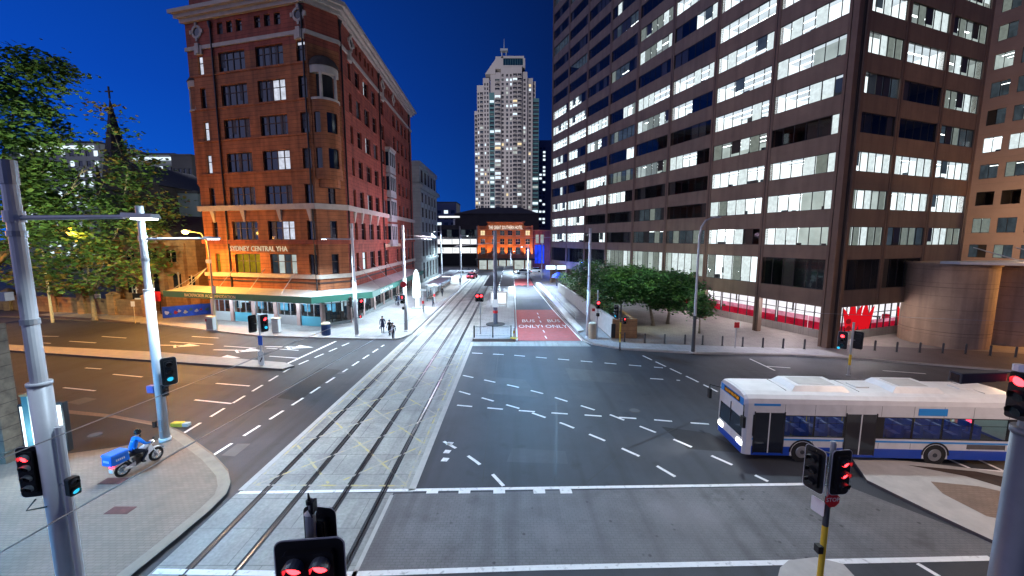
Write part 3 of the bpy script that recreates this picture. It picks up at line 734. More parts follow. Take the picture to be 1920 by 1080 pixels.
# oculus windows and keystones
def oculus(F, u, z, rr_=.72):
    b = MB(); n = 20; P = F.pt
    for i in range(n):
        a0, a1 = 2 * math.pi * i / n, 2 * math.pi * (i + 1) / n
        def q(r, a, d): return P(u + math.cos(a) * r, z + math.sin(a) * r, d)
        b.poly([q(rr_ * .66, a0, -.12), q(rr_ * .66, a1, -.12), q(rr_, a1, -.10), q(rr_, a0, -.10)], 'sandstone_trim')
        b.poly([q(rr_, a0, -.10), q(rr_, a1, -.10), q(rr_, a1, .0), q(rr_, a0, .0)], 'sandstone_trim')
        b.poly([q(rr_ * .66, a0, -.12), q(rr_ * .66, a1, -.12), q(rr_ * .62, a1, -.01), q(rr_ * .62, a0, -.01)], 'sandstone_trim')
        b.poly([P(u, z, -.012), q(rr_ * .64, a0, -.012), q(rr_ * .64, a1, -.012)], 'glass_dark')
    for du, dz in ((1, 0), (-1, 0), (0, 1), (0, -1)):
        F.box(b, u + du * rr_ * 1.12 - .13, u + du * rr_ * 1.12 + .13, z + dz * rr_ * 1.12 - .2, z + dz * rr_ * 1.12 + .2, -.16, .01, 'sandstone_trim')
    b.build('oculus_window', hos)
zo = (attic[0] + attic[1]) / 2
uL0, uL3 = sum(colsL[0][:2]) / 2, sum(colsL[3][:2]) / 2
for F, u in ((FL, uL0 + .1), (FL, uL3), (FR, FR.U(656, 60)), (FR, FR.U(716, 140)), (FR, FR.U(736, 165))): oculus(F, u, zo)
for F, u in ((FL, uL0), (FL, uL3), (FR, FR.U(657, 190)), (FR, FR.U(716, 190))):
    b = MB(); F.box(b, u - .55, u + .55, rows[6][1] + .05, z_str + .22, -.2, .01, 'sandstone_trim'); F.box(b, u - .25, u + .25, rows[6][1] + .1, z_str + .45, -.3, .01, 'sandstone_trim'); b.build('keystone', hos)
# drain pipes
for F, u in ((FL, FL.U(405, 160)), (FL, .35), (FR, .4), (FR, FR.U(709.5, 190)), (FR, LR - 2.2)):
    b = MB(); b.tube([F.pt(u, 4.3, -.14), F.pt(u, z_cor - .2, -.14)], .1, 'frame_dark', 8); b.tube([F.pt(u, z_cor - .9, -.16), F.pt(u, z_cor - .3, -.16)], [.14, .24], 'frame_dark', 8)
    b.build('drain_pipe', hos)
# round corner bay with a white loggia under a dome
cc = FC.pt(Lc * .5, 0, .35); rb = 1.5
def bay_arc(b, z0, z1, r, m, a0=0.0, a1=1.0, n=14, cap=False):
    d0 = math.atan2(-FC.n.y, -FC.n.x) - math.pi * .56; d1 = d0 + math.pi * 1.12
    an = [d0 + (d1 - d0) * (a0 + (a1 - a0) * i / n) for i in range(n + 1)]
    pt = lambda a, z, rr__: Vector((cc.x + math.cos(a) * rr__, cc.y + math.sin(a) * rr__, z))
    for i in range(n):
        b.poly([pt(an[i], z0, r), pt(an[i + 1], z0, r), pt(an[i + 1], z1, r), pt(an[i], z1, r)], m)
        if cap: b.poly([Vector((cc.x, cc.y, z1)), pt(an[i], z1, r), pt(an[i + 1], z1, r)], m); b.poly([Vector((cc.x, cc.y, z0)), pt(an[i], z0, r), pt(an[i + 1], z0, r)], m)
    return pt, an
b = MB()
zb0, zb1 = rows[3][0] - 1.1, rows[5][0] - .1
edges = [zb0, rows[3][0], rows[3][1], rows[4][0], rows[4][1], zb1]
for i in range(5):
    if i % 2 == 0: bay_arc(b, edges[i], edges[i + 1], rb, 'brick_orange', cap=True)
    else:
        for s0, s1, m, r_ in ((0, .16, 'brick_orange', rb), (.16, .3, 'glass_dark', rb - .12), (.3, .42, 'brick_orange', rb), (.42, .64, 'glass_dark', rb - .12), (.64, .74, 'brick_orange', rb), (.74, .88, 'glass_dark', rb - .12), (.88, 1, 'brick_orange', rb)):
            bay_arc(b, edges[i], edges[i + 1], r_, m, s0, s1, 4)
bay_arc(b, zb0 - .9, zb0, rb * .8, 'brick_orange', cap=True)
cb = b.build('corner_bay', hos)
b = MB(); zl0, zl1 = rows[5][0] - .1, rows[5][1] + .25
bay_arc(b, zl0 - .12, zl0 + .1, rb + .08, 'sandstone_trim', cap=True); bay_arc(b, zl0 + .1, zl1, rb - .55, 'room_dark', cap=False)
pt, an = bay_arc(b, zl1, zl1 + .75, rb + .04, 'sandstone_trim', cap=True)
for f in (.04, .34, .66, .96):
    a = an[0] + (an[-1] - an[0]) * f; p = pt(a, 0, rb - .08)
    b.tube([(p.x, p.y, zl0 + .1), (p.x, p.y, zl1)], [.17, .14], 'sandstone_trim', 10)
b.build('loggia', cb)
b = MB()
for k in range(5):
    t0, t1 = k / 5 * math.pi / 2, (k + 1) / 5 * math.pi / 2; n = 14
    for i in range(n):
        q = lambda t, a: Vector((cc.x + math.cos(a) * math.cos(t) * (rb + .12), cc.y + math.sin(a) * math.cos(t) * (rb + .12), zl1 + .75 + math.sin(t) * 1.35))
        b.poly([q(t0, an[i]), q(t0, an[i + 1]), q(t1, an[i + 1]), q(t1, an[i])], 'dark_stone')
b.build('dome', cb)
# matching bay at the other end of the front
b = MB(); c2_ = FL.pt(LL - .15, 0, 1.2)
b.tube([(c2_.x, c2_.y, zb0 - .8), (c2_.x, c2_.y, zb0), (c2_.x, c2_.y, zl0)], [.7, 1.25, 1.25], 'brick_orange', 18); eb = b.build('end_bay', hos)
b = MB(); b.tube([(c2_.x, c2_.y, zl0), (c2_.x, c2_.y, zl1)], [.8, .8], 'room_dark', 18); b.tube([(c2_.x, c2_.y, zl1), (c2_.x, c2_.y, zl1 + .7)], [1.3, 1.3], 'sandstone_trim', 18); b.tube([(c2_.x, c2_.y, zl0 - .1), (c2_.x, c2_.y, zl0 + .1)], [1.33, 1.33], 'sandstone_trim', 18)
for k in range(8): a = k * math.pi / 4; b.tube([(c2_.x + math.cos(a) * 1.1, c2_.y + math.sin(a) * 1.1, zl0 + .1), (c2_.x + math.cos(a) * 1.1, c2_.y + math.sin(a) * 1.1, zl1)], [.15, .12], 'sandstone_trim', 8)
b.build('loggia', eb); b = MB(); b.tube([(c2_.x, c2_.y, zl1 + .7), (c2_.x, c2_.y, zl1 + 1.3), (c2_.x, c2_.y, zl1 + 1.8)], [1.38, 1.05, .2], 'dark_stone', 18); b.build('dome', eb)
# oriel of grey stone on the street side
u0, u1 = FR.U(722.5, 300), FR.U(733, 300)
b = MB()
for r in (1, 2, 3, 4):
    FR.box(b, u0, u1, rows[r][0] - 1.0, rows[r][0], -.7, 0, 'pale_stone'); FR.box(b, u0, u1, rows[r][1], rows[r][1] + .35, -.7, 0, 'pale_stone')
    FR.box(b, u0 + .1, u1 - .1, rows[r][0], rows[r][1], -.6, 0, 'glass_blue')
    for k in range(4): FR.box(b, u0 + (u1 - u0) * k / 3 - .09, u0 + (u1 - u0) * k / 3 + .09, rows[r][0], rows[r][1], -.68, -.5, 'pale_stone')
FR.box(b, u0 - .1, u1 + .1, rows[4][1] + .35, rows[4][1] + .7, -.85, 0, 'sandstone_trim')
b.build('oriel', hos)
# lettering
def face_M(F, u, z, d): # text lies on the facade, reading along the street as seen from the road
    X = -F.u if F is FL else F.u
    o = F.pt(u, z, d); Zv = -F.n; Y = Vector((0, 0, 1))
    if X.cross(Y).dot(Zv) < 0: X = -X
    return Matrix(((X.x, Y.x, Zv.x, o.x), (X.y, Y.y, Zv.y, o.y), (X.z, Y.z, Zv.z, o.z), (0, 0, 0, 1)))
text_mb('SYDNEY CENTRAL YHA', .84, 'sign_letter', face_M(FL, FL.U(488, 467), zr(471), -.3), .03, stretch=.92).build('sign_lettering', hos)
text_mb('SYDNEY CENTRAL YHA', .7, 'sign_gold', face_M(FR, FR.U(735, 466), zr(469), -.3), .03, stretch=1.3).build('sign_lettering', hos)
# awning round the corner
AW = 2.9
def awr(off): return [FL.pt(LL + 3.2, 0, -off), FL.pt(-off * .45, 0, -off), FR.pt(-off * .45, 0, -off), FR.pt(30, 0, -off)]
b = MB(); o_, i_ = awr(AW), awr(.02)
for k in range(3):
    P4 = (o_[k], o_[k + 1], i_[k + 1], i_[k])
    b.hexa([Vector((p.x, p.y, 3.78)) for p in P4] + [Vector((o_[k].x, o_[k].y, 3.92)), Vector((o_[k + 1].x, o_[k + 1].y, 3.92)), Vector((i_[k + 1].x, i_[k + 1].y, 4.3)), Vector((i_[k].x, i_[k].y, 4.3))], 'awning_roof')
aw = b.build('awning', hos)
b = MB(); o2, i2 = awr(AW + .1), awr(AW - .02)
for k in range(3):
    P4 = (o2[k], o2[k + 1], i2[k + 1], i2[k])
    b.hexa([Vector((p.x, p.y, 3.3)) for p in P4] + [Vector((p.x, p.y, 4.0)) for p in P4], 'awning_green')
b.build('fascia', aw)
text_mb('BACKPACKER ACCOMMODATION', .5, 'sign_gold', face_M(FL, FL.U(440, 557) , 3.46, -AW - .13), .012, stretch=.95).build('fascia_lettering', aw)
text_mb('CENTRAL YHA', .55, 'sign_white', face_M(FR, 4.5, 3.45, -AW - .13), .012, stretch=1.6).build('fascia_lettering', aw)
for F, us in ((FL, (3.0, 7.5, 12, 16.5, LL + 1, LL + 2.6)), (FR, (3, 9, 15, 21))):
    for u in us:
        b = MB(); b.tube([F.pt(u, 3.9, -AW + .2), F.pt(min(u, (LL if F is FL else LR) - .1) , 6.6, 0)], .03, 'galv', 6); b.build('tie_rod', aw)
mat('shop_panel', (0.10, 0.42, 0.55), 0.5); mat('shop_panel_pale', (0.50, 0.62, 0.64), 0.5)
mat('pier_pink', (0.42, 0.28, 0.25), 0.7, var=.1, vscale=2)
# shop fronts under the awning
sh = MB(); nb = 5; seg = LL / nb
for F, L_, n_, w_ in ((FL, LL, 5, 'L'), (FR, LR, 8, 'R'), (FC, Lc, 1, 'C')):
    s = L_ / n_
    for i in range(n_):
        a, c = i * s + .3, (i + 1) * s - .3
        if w_ == 'C': a, c = .1, L_ - .1
        b = MB()
        lowm = {0: 'shop_blue', 1: 'paving', 2: 'grey_render', 3: 'shop_blue', 4: 'shop_cool'}[i % 5] if w_ == 'L' else 'shop_cool'
        F.box(b, a, c, 0.14, .5 if w_ != 'L' else 1.25, .12, .2, {0: 'shop_panel', 3: 'shop_panel', 1: 'apart_pale', 2: 'shop_panel_pale', 4: 'shop_panel_pale'}[i % 5] if w_ == 'L' else 'grey_render')
        zb = .5 if w_ != 'L' else 1.25
        F.quad(b, a, c, zb, 3.3, .14, 'glass_clear')
        F.quad(b, a, c, zb, 3.35, 2.6, 'shop_blue' if w_ == 'L' and i != 4 else ('room_dark' if w_ == 'C' else 'shop_cool')); F.box(b, a, c, .12, .14, .2, 2.6, 'desk')
        F.quad(b, a, c, 2.75, 3.3, .35, 'shop_cool' if (i % 2 or w_ != 'L') else 'shop_blue')
        for k in range(7):
            ux = random.uniform(a + .2, c - .6); F.box(b, ux, ux + random.uniform(.3, .9), zb + random.uniform(0, .3), zb + random.uniform(.5, 1.4), 1.2, 1.5, random.choice(('desk', 'glass_blue', 'frame_timber')))
        for k in range(4):
            u = a + (c - a) * k / 3; F.box(b, u - .04, u + .04, zb, 3.3, .08, .16, 'frame_dark' if w_ != 'L' else 'galv')
        F.box(b, a + .04, c - .04, 2.66, 2.74, .07, .17, 'galv')
        b.build('shop_window', hos)
    for i in range(n_ + 1 if w_ != 'C' else 0):
        u = i * s; F.box(sh, max(0, u - .24), min(L_, u + .24), 0, 3.78, -.02, .5, 'pier_pink')
    F.box(sh, 0, L_, 3.36, z_aw - .55, .02, .3, 'brick_red')
sh.build('shop_pier', hos)
for F, us in ((FL, (3.6, 8.2, 13.2)), (FR, (3.5, 9, 15, 21))):
    for u in us:
        b = MB(); F.box(b, u - .75, u + .75, 3.68, 3.76, -AW * .55 - .1, -AW * .55 + .1, 'tube_white'); b.build('awning_light', aw)
        light('POINT', F.pt(u, 3.3, -AW * .6), 130 if F is FL else 170, (.62, .82, 1.0), .3)

# ================================================================== PALE STONE BUILDING NEXT ON THE STREET
st = thing('stone_building', 'pale green grey stone building with columns beyond the brick hostel', 'building', (-22, 100, 0))
P1 = Vector((-20.3, 90, 0)); FS = Fac(P1, (-.012, 1), (-1, 0)); FF = Fac(P1, (-1, 0), (0, 1))
zt = 26.4; LS = 20.5
wl = []; rs = []
zrow = [(.8, 4.6), (6.0, 9.6), (11.6, 13.8), (14.9, 17.1), (18.2, 20.4), (22.6, 25.4)]
for r, (z0, z1) in enumerate(zrow):
    for k in range(5):
        u0 = 1.5 + k * 3.9; rs.append((u0, u0 + 2.2, z0, z1)); wl.append(yha_win(FS, u0, u0 + 2.2, z0, z1, 2, '', 'glass_dark', .2))
b = MB(); FS.wall(b, 0, LS, 0, zt, rs, 'pale_stone', .2); FF.wall(b, 0, 12, 0, zt, [], 'pale_stone')
e_ = FS.pt(LS, 0); b.poly([(P1.x - 12, P1.y, zt), (P1.x, P1.y, zt), (e_.x, e_.y, zt), (e_.x - 12, e_.y, zt)], 'roof_dark')
b.poly([(e_.x, e_.y, 0), (e_.x - 12, e_.y, 0), (e_.x - 12, e_.y, zt), (e_.x, e_.y, zt)], 'pale_stone')
b.build('wall', st); windows_out(wl, st)
def ringtrim(parent, name, z0, z1, pr, m):
    b = MB(); FS.box(b, -pr, LS + pr, z0, z1, -pr, .05, m); FF.box(b, -.05, 12, z0, z1, -pr, .05, m); b.build(name, parent)
ringtrim(st, 'cornice', 21.2, 22.0, .8, 'pale_stone'); ringtrim(st, 'ledge', 10.2, 10.8, .5, 'pale_stone'); ringtrim(st, 'ledge', 5.0, 5.5, .35, 'pale_stone'); ringtrim(st, 'parapet', 25.9, 26.9, .25, 'pale_stone')
for k in range(6):
    b = MB(); u = .7 + k * 3.9
    FS.box(b, u - .35, u + .35, 10.8, 20.9, -.14, .02, 'pale_stone'); FS.box(b, u - .3, u + .3, 0, 10.2, -.12, .02, 'pale_stone'); b.build('pilaster', st)
b = MB()
for u, z in ((1.2, 21),): FS.box(b, 0, LS, z, z + .2, -.5, 0, 'pale_stone')
b.build('frieze', st)
# ================================================================== BROWN OFFICE SLAB
OC = Vector((28.8, 35.53, 0)); OL = Fac(OC, (-.339, .941), (.941, .339)); OR_ = Fac(OC, (.941, .339), (-.339, .941))
off = thing('office_block', 'tall brown stone office block with rows of lit ribbon windows beside the plaza trees', 'building', (40, 50, 0))
BL, NL, BR_, NR = 7.36, 8, 6.42, 3
ys = (463, 396, 325.8, 253.6, 183)
zs_ = [OL.Z(1563, y) for y in ys]; SH = (zs_[4] - zs_[0]) / 4
Z1 = zs_[0] + .1; WH = SH * .525
NF = 18
zbase = [Z1 + SH * k for k in range(NF)]
R0 = (OL.Z(1550, 545), OL.Z(1555, 487))
Z_SOF = OL.Z(1550, 577)
OT = zbase[-1] + SH
LW, RW = BL * NL, BR_ * NR
SL = {  # storey: states of the eight bays from the corner back
 0: 'dGGGGddd', 1: 'wqmmdpww', 2: 'wwdmddww', 3: 'wwddqwww', 4: 'dgpgmwdd', 5: 'wwddpdww', 6: 'wwpgmqpp', 7: 'wwwwpwww', 8: 'wwddddww', 9: 'wqpgqdpq', 10: 'wwpgdddd', 11: 'wwddmdbd', 12: 'wgdmddddd'}
SR = {0: 'ddd', 1: 'gmg', 2: 'gww', 3: 'www', 4: 'ddm', 5: 'qdg', 6: 'gwg', 7: 'wgg', 8: 'wwg', 9: 'ggw', 10: 'wgg'}
rnd = random.Random(5)
def office_win(F, u0, u1, z0, z1, st, panes, widths=None):
    b = MB(); dg = .10; dep = 4.2
    ed = [u0 + (u1 - u0) * i / panes for i in range(panes + 1)]
    if widths: ed = [u0 + (u1 - u0) * x for x in widths]
    segs = [(u0, u1, st)]
    if st == 'p': k = rnd.choice((2, 3, panes - 2)); segs = [(u0, ed[k], 'w'), (ed[k], u1, 'd')]
    if st == 'q': k = rnd.choice((1, 2)); segs = [(u0, ed[k], 'd'), (ed[k], u1, 'w' if rnd.random() < .6 else 'm')]
    if st == 'p' and rnd.random() < .4: segs = [(a, c, {'w': 'd', 'd': 'w'}[s]) for a, c, s in segs]
    for a, c, s in segs:
        wm, cm = {'w': ('room_white', 'room_ceiling'), 'g': ('room_grey', 'room_grey_ceiling'), 'G': ('room_grey', 'room_ceiling'), 'd': ('room_dark', 'room_dark'), 'm': ('room_dim', 'room_dim'), 'b': ('room_blue' if rnd.random() < .25 else 'room_dark', 'room_dim')}[s]
        if s == 'd' and rnd.random() < .3: wm = 'room_dark_brown'
        if s == 'G': wm = rnd.choice(('room_white', 'room_grey', 'room_grey'))
        zc = z1 + .02
        F.quad(b, a, c, z0 - .5, zc, dep, wm)
        P = F.pt
        b.poly([P(a, zc, dg + .02), P(c, zc, dg + .02), P(c, zc, dep), P(a, zc, dep)], cm)
        b.poly([P(a, z0 - .5, dg + .02), P(c, z0 - .5, dg + .02), P(c, z0 - .5, dep), P(a, z0 - .5, dep)], 'desk')
        for uu in (a + .01, c - .01): b.poly([P(uu, z0 - .5, dg + .02), P(uu, z0 - .5, dep), P(uu, zc, dep), P(uu, zc, dg + .02)], wm)
        if s in 'wgG':
            for d in (1.3, 2.9):
                F.box(b, a + .15, c - .15, zc - .07, zc - .03, d, d + .16, 'strip_light')
            for k in range(int((c - a) * .9)):
                if rnd.random() < .65:
                    uu = rnd.uniform(a + .1, c - .8); F.box(b, uu, uu + rnd.uniform(.25, .8), z0 - .4, z0 + rnd.uniform(.12, .5), .9, 1.2, rnd.choice(('desk', 'room_dim', 'glass_blue')))
            if rnd.random() < .35:
                uu = rnd.uniform(a, c - .7); F.box(b, uu, uu + rnd.uniform(.5, 1.0), z0 + .5, z0 + 1.2, 2.2, 2.3, 'desk')
        if s == 'm' and rnd.random() < .5:
            F.box(b, a + .2, c - .2, zc - .07, zc - .03, 2.0, 2.12, 'strip_light')
        if s == 'd' and rnd.random() < .18:
            uu = rnd.uniform(a, c - .6); F.box(b, uu, uu + .35, z0 + rnd.uniform(.2, .8), z0 + 1.1, 3.0, 3.1, rnd.choice(('room_dim', 'room_grey', 'lens_green')) if rnd.random() < .7 else 'room_dim')
    for i in range(panes):
        a, c = ed[i], ed[i + 1]; s = [q[2] for q in segs if q[0] - .01 <= (a + c) / 2 <= q[1] + .01][0]
        x = rnd.random()
        if s == 'w' and x < .30: F.quad(b, a + .02, c - .02, z0, z1, dg + .08, 'blind_lit' if x < .27 else 'blind_soft')
        if s in 'gG' and x < .62: F.quad(b, a + .02, c - .02, z0 + (0 if x < .5 else .5), z1, dg + .08, 'blind_soft' if x < .34 else 'blind_lit')
        if s == 'g' and x > .86: F.quad(b, a + .02, c - .02, z0 + .35, z1, dg + .08, 'room_dark_brown')
        if s == 'w' and x > .93: F.quad(b, a + .02, c - .02, z0 + .5, z1, dg + .08, 'room_dim')
        if s in 'db' and x < .16: F.quad(b, a + .02, c - .02, z0, z1, dg + .08, 'room_dark_brown')
        if s in 'd' and x > .99: F.quad(b, a + .02, c - .02, z0, z1, dg + .08, 'blind_lit')
        if s == 'm' and x < .45: F.quad(b, a + .02, c - .02, z0, z1, dg + .08, 'room_dark_brown' if x < .2 else 'blind_soft')
    F.quad(b, u0, u1, z0, z1, dg, 'glass_clear')
    for u in ed: F.box(b, max(u0, u - .028), min(u1, u + .028), z0, z1, dg - .03, dg + .03, 'frame_dark')
    F.box(b, u0, u1, z0, z0 + .045, dg - .035, dg + .035, 'frame_dark'); F.box(b, u0, u1, z1 - .045, z1, dg - .035, dg + .035, 'frame_dark')
    return (b, app_size(F, u0, u1, z0, z1))
wl = []; rl = []; rr = []
gL = .27
for k in range(-1, NF):
    st_ = k + 1 if k >= 0 else 0
    for n in range(NL):
        z0, z1 = (zbase[k], zbase[k] + WH) if k >= 0 else R0
        s = SL[st_][n] if st_ in SL else rnd.choice('ddddddgdbm')
        a, c = n * BL + (.74 if n == 0 else gL), (n + 1) * BL - gL
        rl.append((a, c, z0, z1)); wl.append(office_win(OL, a, c, z0, z1, s, 6, (0, .13, .3, .475, .65, .825, 1)))
    for n in range(NR):
        z0, z1 = (zbase[k], zbase[k] + WH) if k >= 0 else R0
        if k == -1 and n == 2: continue
        s = SR[st_][n] if st_ in SR else rnd.choice('wgdg')
        a, c = n * BR_ + (.95 if n == 0 else gL), (n + 1) * BR_ - gL
        rr.append((a, c, z0, z1)); wl.append(office_win(OR_, a, c, z0, z1, s, 5))
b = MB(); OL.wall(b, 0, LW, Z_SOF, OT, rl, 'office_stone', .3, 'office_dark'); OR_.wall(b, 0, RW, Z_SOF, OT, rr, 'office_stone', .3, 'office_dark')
c1, c2 = OL.pt(LW, 0), OR_.pt(RW, 0); c3 = c1 + c2 - OC
for p, q in ((c1, c3), (c3, c2)): b.poly([(p.x, p.y, 0), (q.x, q.y, 0), (q.x, q.y, OT), (p.x, p.y, OT)], 'office_stone')
b.build('wall', off)
b = MB(); b.poly([(p.x, p.y, OT) for p in (OC, c1, c3, c2)], 'roof_dark'); b.build('roof', off)
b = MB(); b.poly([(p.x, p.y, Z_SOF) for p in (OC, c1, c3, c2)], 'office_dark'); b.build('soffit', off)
windows_out(wl, off, 'window', 100)
for F, n_, bay in ((OL, NL, BL), (OR_, NR, BR_)):
    for n in range(1, n_ + 1):
        u = n * bay; b = MB(); zlo = 0.1 if (F is OL) else Z_SOF
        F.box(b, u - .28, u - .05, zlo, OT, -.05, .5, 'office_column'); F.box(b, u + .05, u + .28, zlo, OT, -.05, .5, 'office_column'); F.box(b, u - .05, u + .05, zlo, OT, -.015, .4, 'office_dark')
        b.build('column', off)
b = MB()
for u0, u1 in ((-.05, .42), (.50, .72)):
    OL.box(b, u0, u1, .1, OT, -.3, .3, 'office_column')
OR_.box(b, .48, .92, .1, OT, -.28, .3, 'office_column'); OR_.box(b, .3, .48, .1, OT, -.16, .3, 'office_dark'); OL.box(b, .42, .5, .1, OT, -.2, .3, 'office_dark')
b.build('corner_column', off)
# street-level shop set back under the soffit
SBL, SBR = 3.1, 1.5
for F, n0, n1, bay in ((OL, 0, 7, BL), (OR_, 0, 3, BR_)):
    SB = SBL if F is OL else SBR
    for n in range(n0, n1):
        a, c = n * bay + ((SBR if F is OL else SBL) if n == 0 else .1), (n + 1) * bay - .1
        b = MB(); zb, zt_ = .95, Z_SOF - .05
        F.quad(b, a, c, zb, zt_, SB, 'glass_clear')
        lit = (F is OR_) or n < 3
        F.quad(b, a, c, zb, zt_, SB + 2.5, 'shop_white' if lit else 'room_dim')
        b.poly([F.pt(a, zt_, SB), F.pt(c, zt_, SB), F.pt(c, zt_, SB + 2.5), F.pt(a, zt_, SB + 2.5)], 'shop_white' if lit else 'room_dim')
        b.poly([F.pt(a, zb, SB), F.pt(c, zb, SB), F.pt(c, zb, SB + 2.5), F.pt(a, zb, SB + 2.5)], 'desk')
        if lit:
            hp = 1.25 if F is OL else .9
            F.quad(b, a, c, zb, zb + hp * .6, SB + .06, 'poster_red'); F.quad(b, a, c, zb + hp * .6, zb + hp, SB + .06, 'poster_fade')
            for k in range(4):
                uu = rnd.uniform(a + .2, c - 1.0); F.box(b, uu, uu + rnd.uniform(.4, .9), zb, zb + rnd.uniform(.5, 1.5), SB + .12, SB + .5, rnd.choice(('poster_red', 'blind_lit', 'sign_red', 'desk', 'shop_white')))
        for k in range(7): u = a + (c - a) * k / 6; F.box(b, u - .035, u + .035, zb, zt_, SB - .06, SB + .04, 'frame_dark')
        F.box(b, a, c, 2.6, 2.66, SB - .05, SB + .04, 'frame_dark')
        if F is OR_:      # big printed red petals on the glass
            for cx_, sc in ((.74, 1.05),) if n == 0 else ((.15, .95),):
                uc = a + (c - a) * cx_
                for lean, wd, hh, off_ in ((-.75, .42, 2.2, -.55), (.05, .55, 2.9, 0), (.85, .42, 2.5, .6)):
                    L_, R_ = [], []
                    for k in range(11):
                        t_ = k / 10; x = off_ + lean * t_ * t_; w_ = wd * math.sin(math.pi * (.12 + .88 * t_)) ** .8 if t_ < 1 else 0
                        L_.append((x - w_, hh * t_)); R_.append((x + w_, hh * t_))
                    b.poly([F.pt(uc + x * sc, min(zt_ - .05, zb + .05 + z * sc), SB - .075) for x, z in L_ + R_[::-1][1:]], 'poster_bright_red')
        b.build('shop_window', off)
    b = MB(); F.box(b, SBR if F is OL else SBL, (n1) * bay, .1, .95, SB - .08, SB + .3, 'paving_plaza'); F.box(b, SBR if F is OL else SBL, n1 * bay, Z_SOF - .06, Z_SOF - .005, SB - .1, SB + .2, 'office_dark'); b.build('plinth', off)
for u in (5, 12, 19): light('POINT', OL.pt(u, Z_SOF - .35, SBL - 1.2), 170, (1, .9, .97), .3)
for u in (5.5, 11.5): light('POINT', OR_.pt(u, Z_SOF - .35, SBR - 1.0), 160, (1, .92, .92), .3)

# ================================================================== CONCRETE DRUMS AND CANOPY
mat('drum_joint', (0.12, 0.08, 0.055), 0.8)
def drum(c, r, z0, z1, label):
    b = MB(); b.tube([(c[0], c[1], z0), (c[0], c[1], z1)], [r, r], 'drum_concrete', 48)
    for z in (1.5, 5.6): b.tube([(c[0], c[1], z), (c[0], c[1], z + .04)], [r + .008, r + .008], 'drum_joint', 48)
    o = thing('concrete_drum', label, 'building', (c[0], c[1], 0), 'concrete drums beside the office block')
    b.build('wall', o); t = MB(); t.tube([(c[0], c[1], z1), (c[0], c[1], z1 + .25)], [r + .12, r + .12], 'drum_concrete', 48); t.build('coping', o)
    return o
drum((41.6, 37.9), 3.1, 0, 7.55, 'wide round drum of banded concrete against the corner of the brown office block')
drum((47.6, 38.3), 2.6, 0, 7.5, 'narrower orange lit concrete drum under the flat grey canopy')
cn = thing('entrance_canopy', 'thin flat pale grey canopy with a pointed end above the concrete drums', 'canopy', (46, 37, 0))
b = MB(); pts = [D(1762, 497, 36.2), D(1800, 495, 35), D(1935, 497, 33), D(1990, 498, 39)]; z = 7.78
b.prism([(p.x, p.y) for p in pts], z, z + .22, 'galv'); b.build('slab', cn)
b = MB()
for p, q in (((45, 35.2), (44.2, 38.5)), ((49, 35), (48.4, 38.6))): b.tube([(p[0], p[1], z + .22), (q[0], q[1], z + 1.4)], .05, 'galv', 6)
b.build('tie_rod', cn)

# ================================================================== BEIGE BLOCK BEHIND
BP = D(1800, 448, 62); BF = Fac((BP.x, BP.y), (.339, -.941), (.941, .339))
bei = thing('beige_block', 'beige panelled building with square punched windows rising behind the concrete drums', 'building', (75, 60, 0))
wl = []; rs = []
zr2 = [(BF.Z(1880, yb), BF.Z(1880, yt)) for yb, yt in ((484, 459), (436, 408), (383, 357), (332, 305), (282, 254))]
dz = zr2[3][0] - zr2[2][0]
for k in range(5, 14): zr2.append((zr2[4][0] + dz * (k - 4), zr2[4][1] + dz * (k - 4)))
ucs = [BF.U(1832, 470), BF.U(1880, 470)]; du = ucs[1] - ucs[0]
for r, (z0, z1) in enumerate(zr2):
    for n in range(-2, 8):
        uc = ucs[1] + du * n; hw = du * .36
        tall = r in (5, 6, 7)
        rs.append((uc - hw, uc + hw, z0, z1))
        wl.append(office_win(BF, uc - hw, uc + hw, z0, z1, 'mmdmw'[r] if r < 5 else rnd.choice('mmmg'), 2))
b = MB(); BF.wall(b, -6, 24, 6.5, 66, rs, 'beige_panel', .35)
p, q = BF.pt(-6, 0), BF.pt(24, 0); n_ = BF.n * 15
for s, t in ((p, p + n_), (q, q + n_)): b.poly([(s.x, s.y, 0), (t.x, t.y, 0), (t.x, t.y, 66), (s.x, s.y, 66)], 'beige_panel')
b.build('wall', bei)
b = MB(); BF.box(b, -5.9, 23.9, 0, 6.45, 1.2, 1.5, 'shop_cool')
for k in range(16): BF.box(b, -5.9 + k * 2, -5.5 + k * 2, 0, 6.5, .6, 1.1, 'beige_panel')
b.build('ground_storey', bei); b = MB(); b.poly([(v.x, v.y, 66) for v in (p, q, q + n_, p + n_)], 'roof_dark'); b.build('roof', bei)
windows_out(wl, bei, 'window', 60)

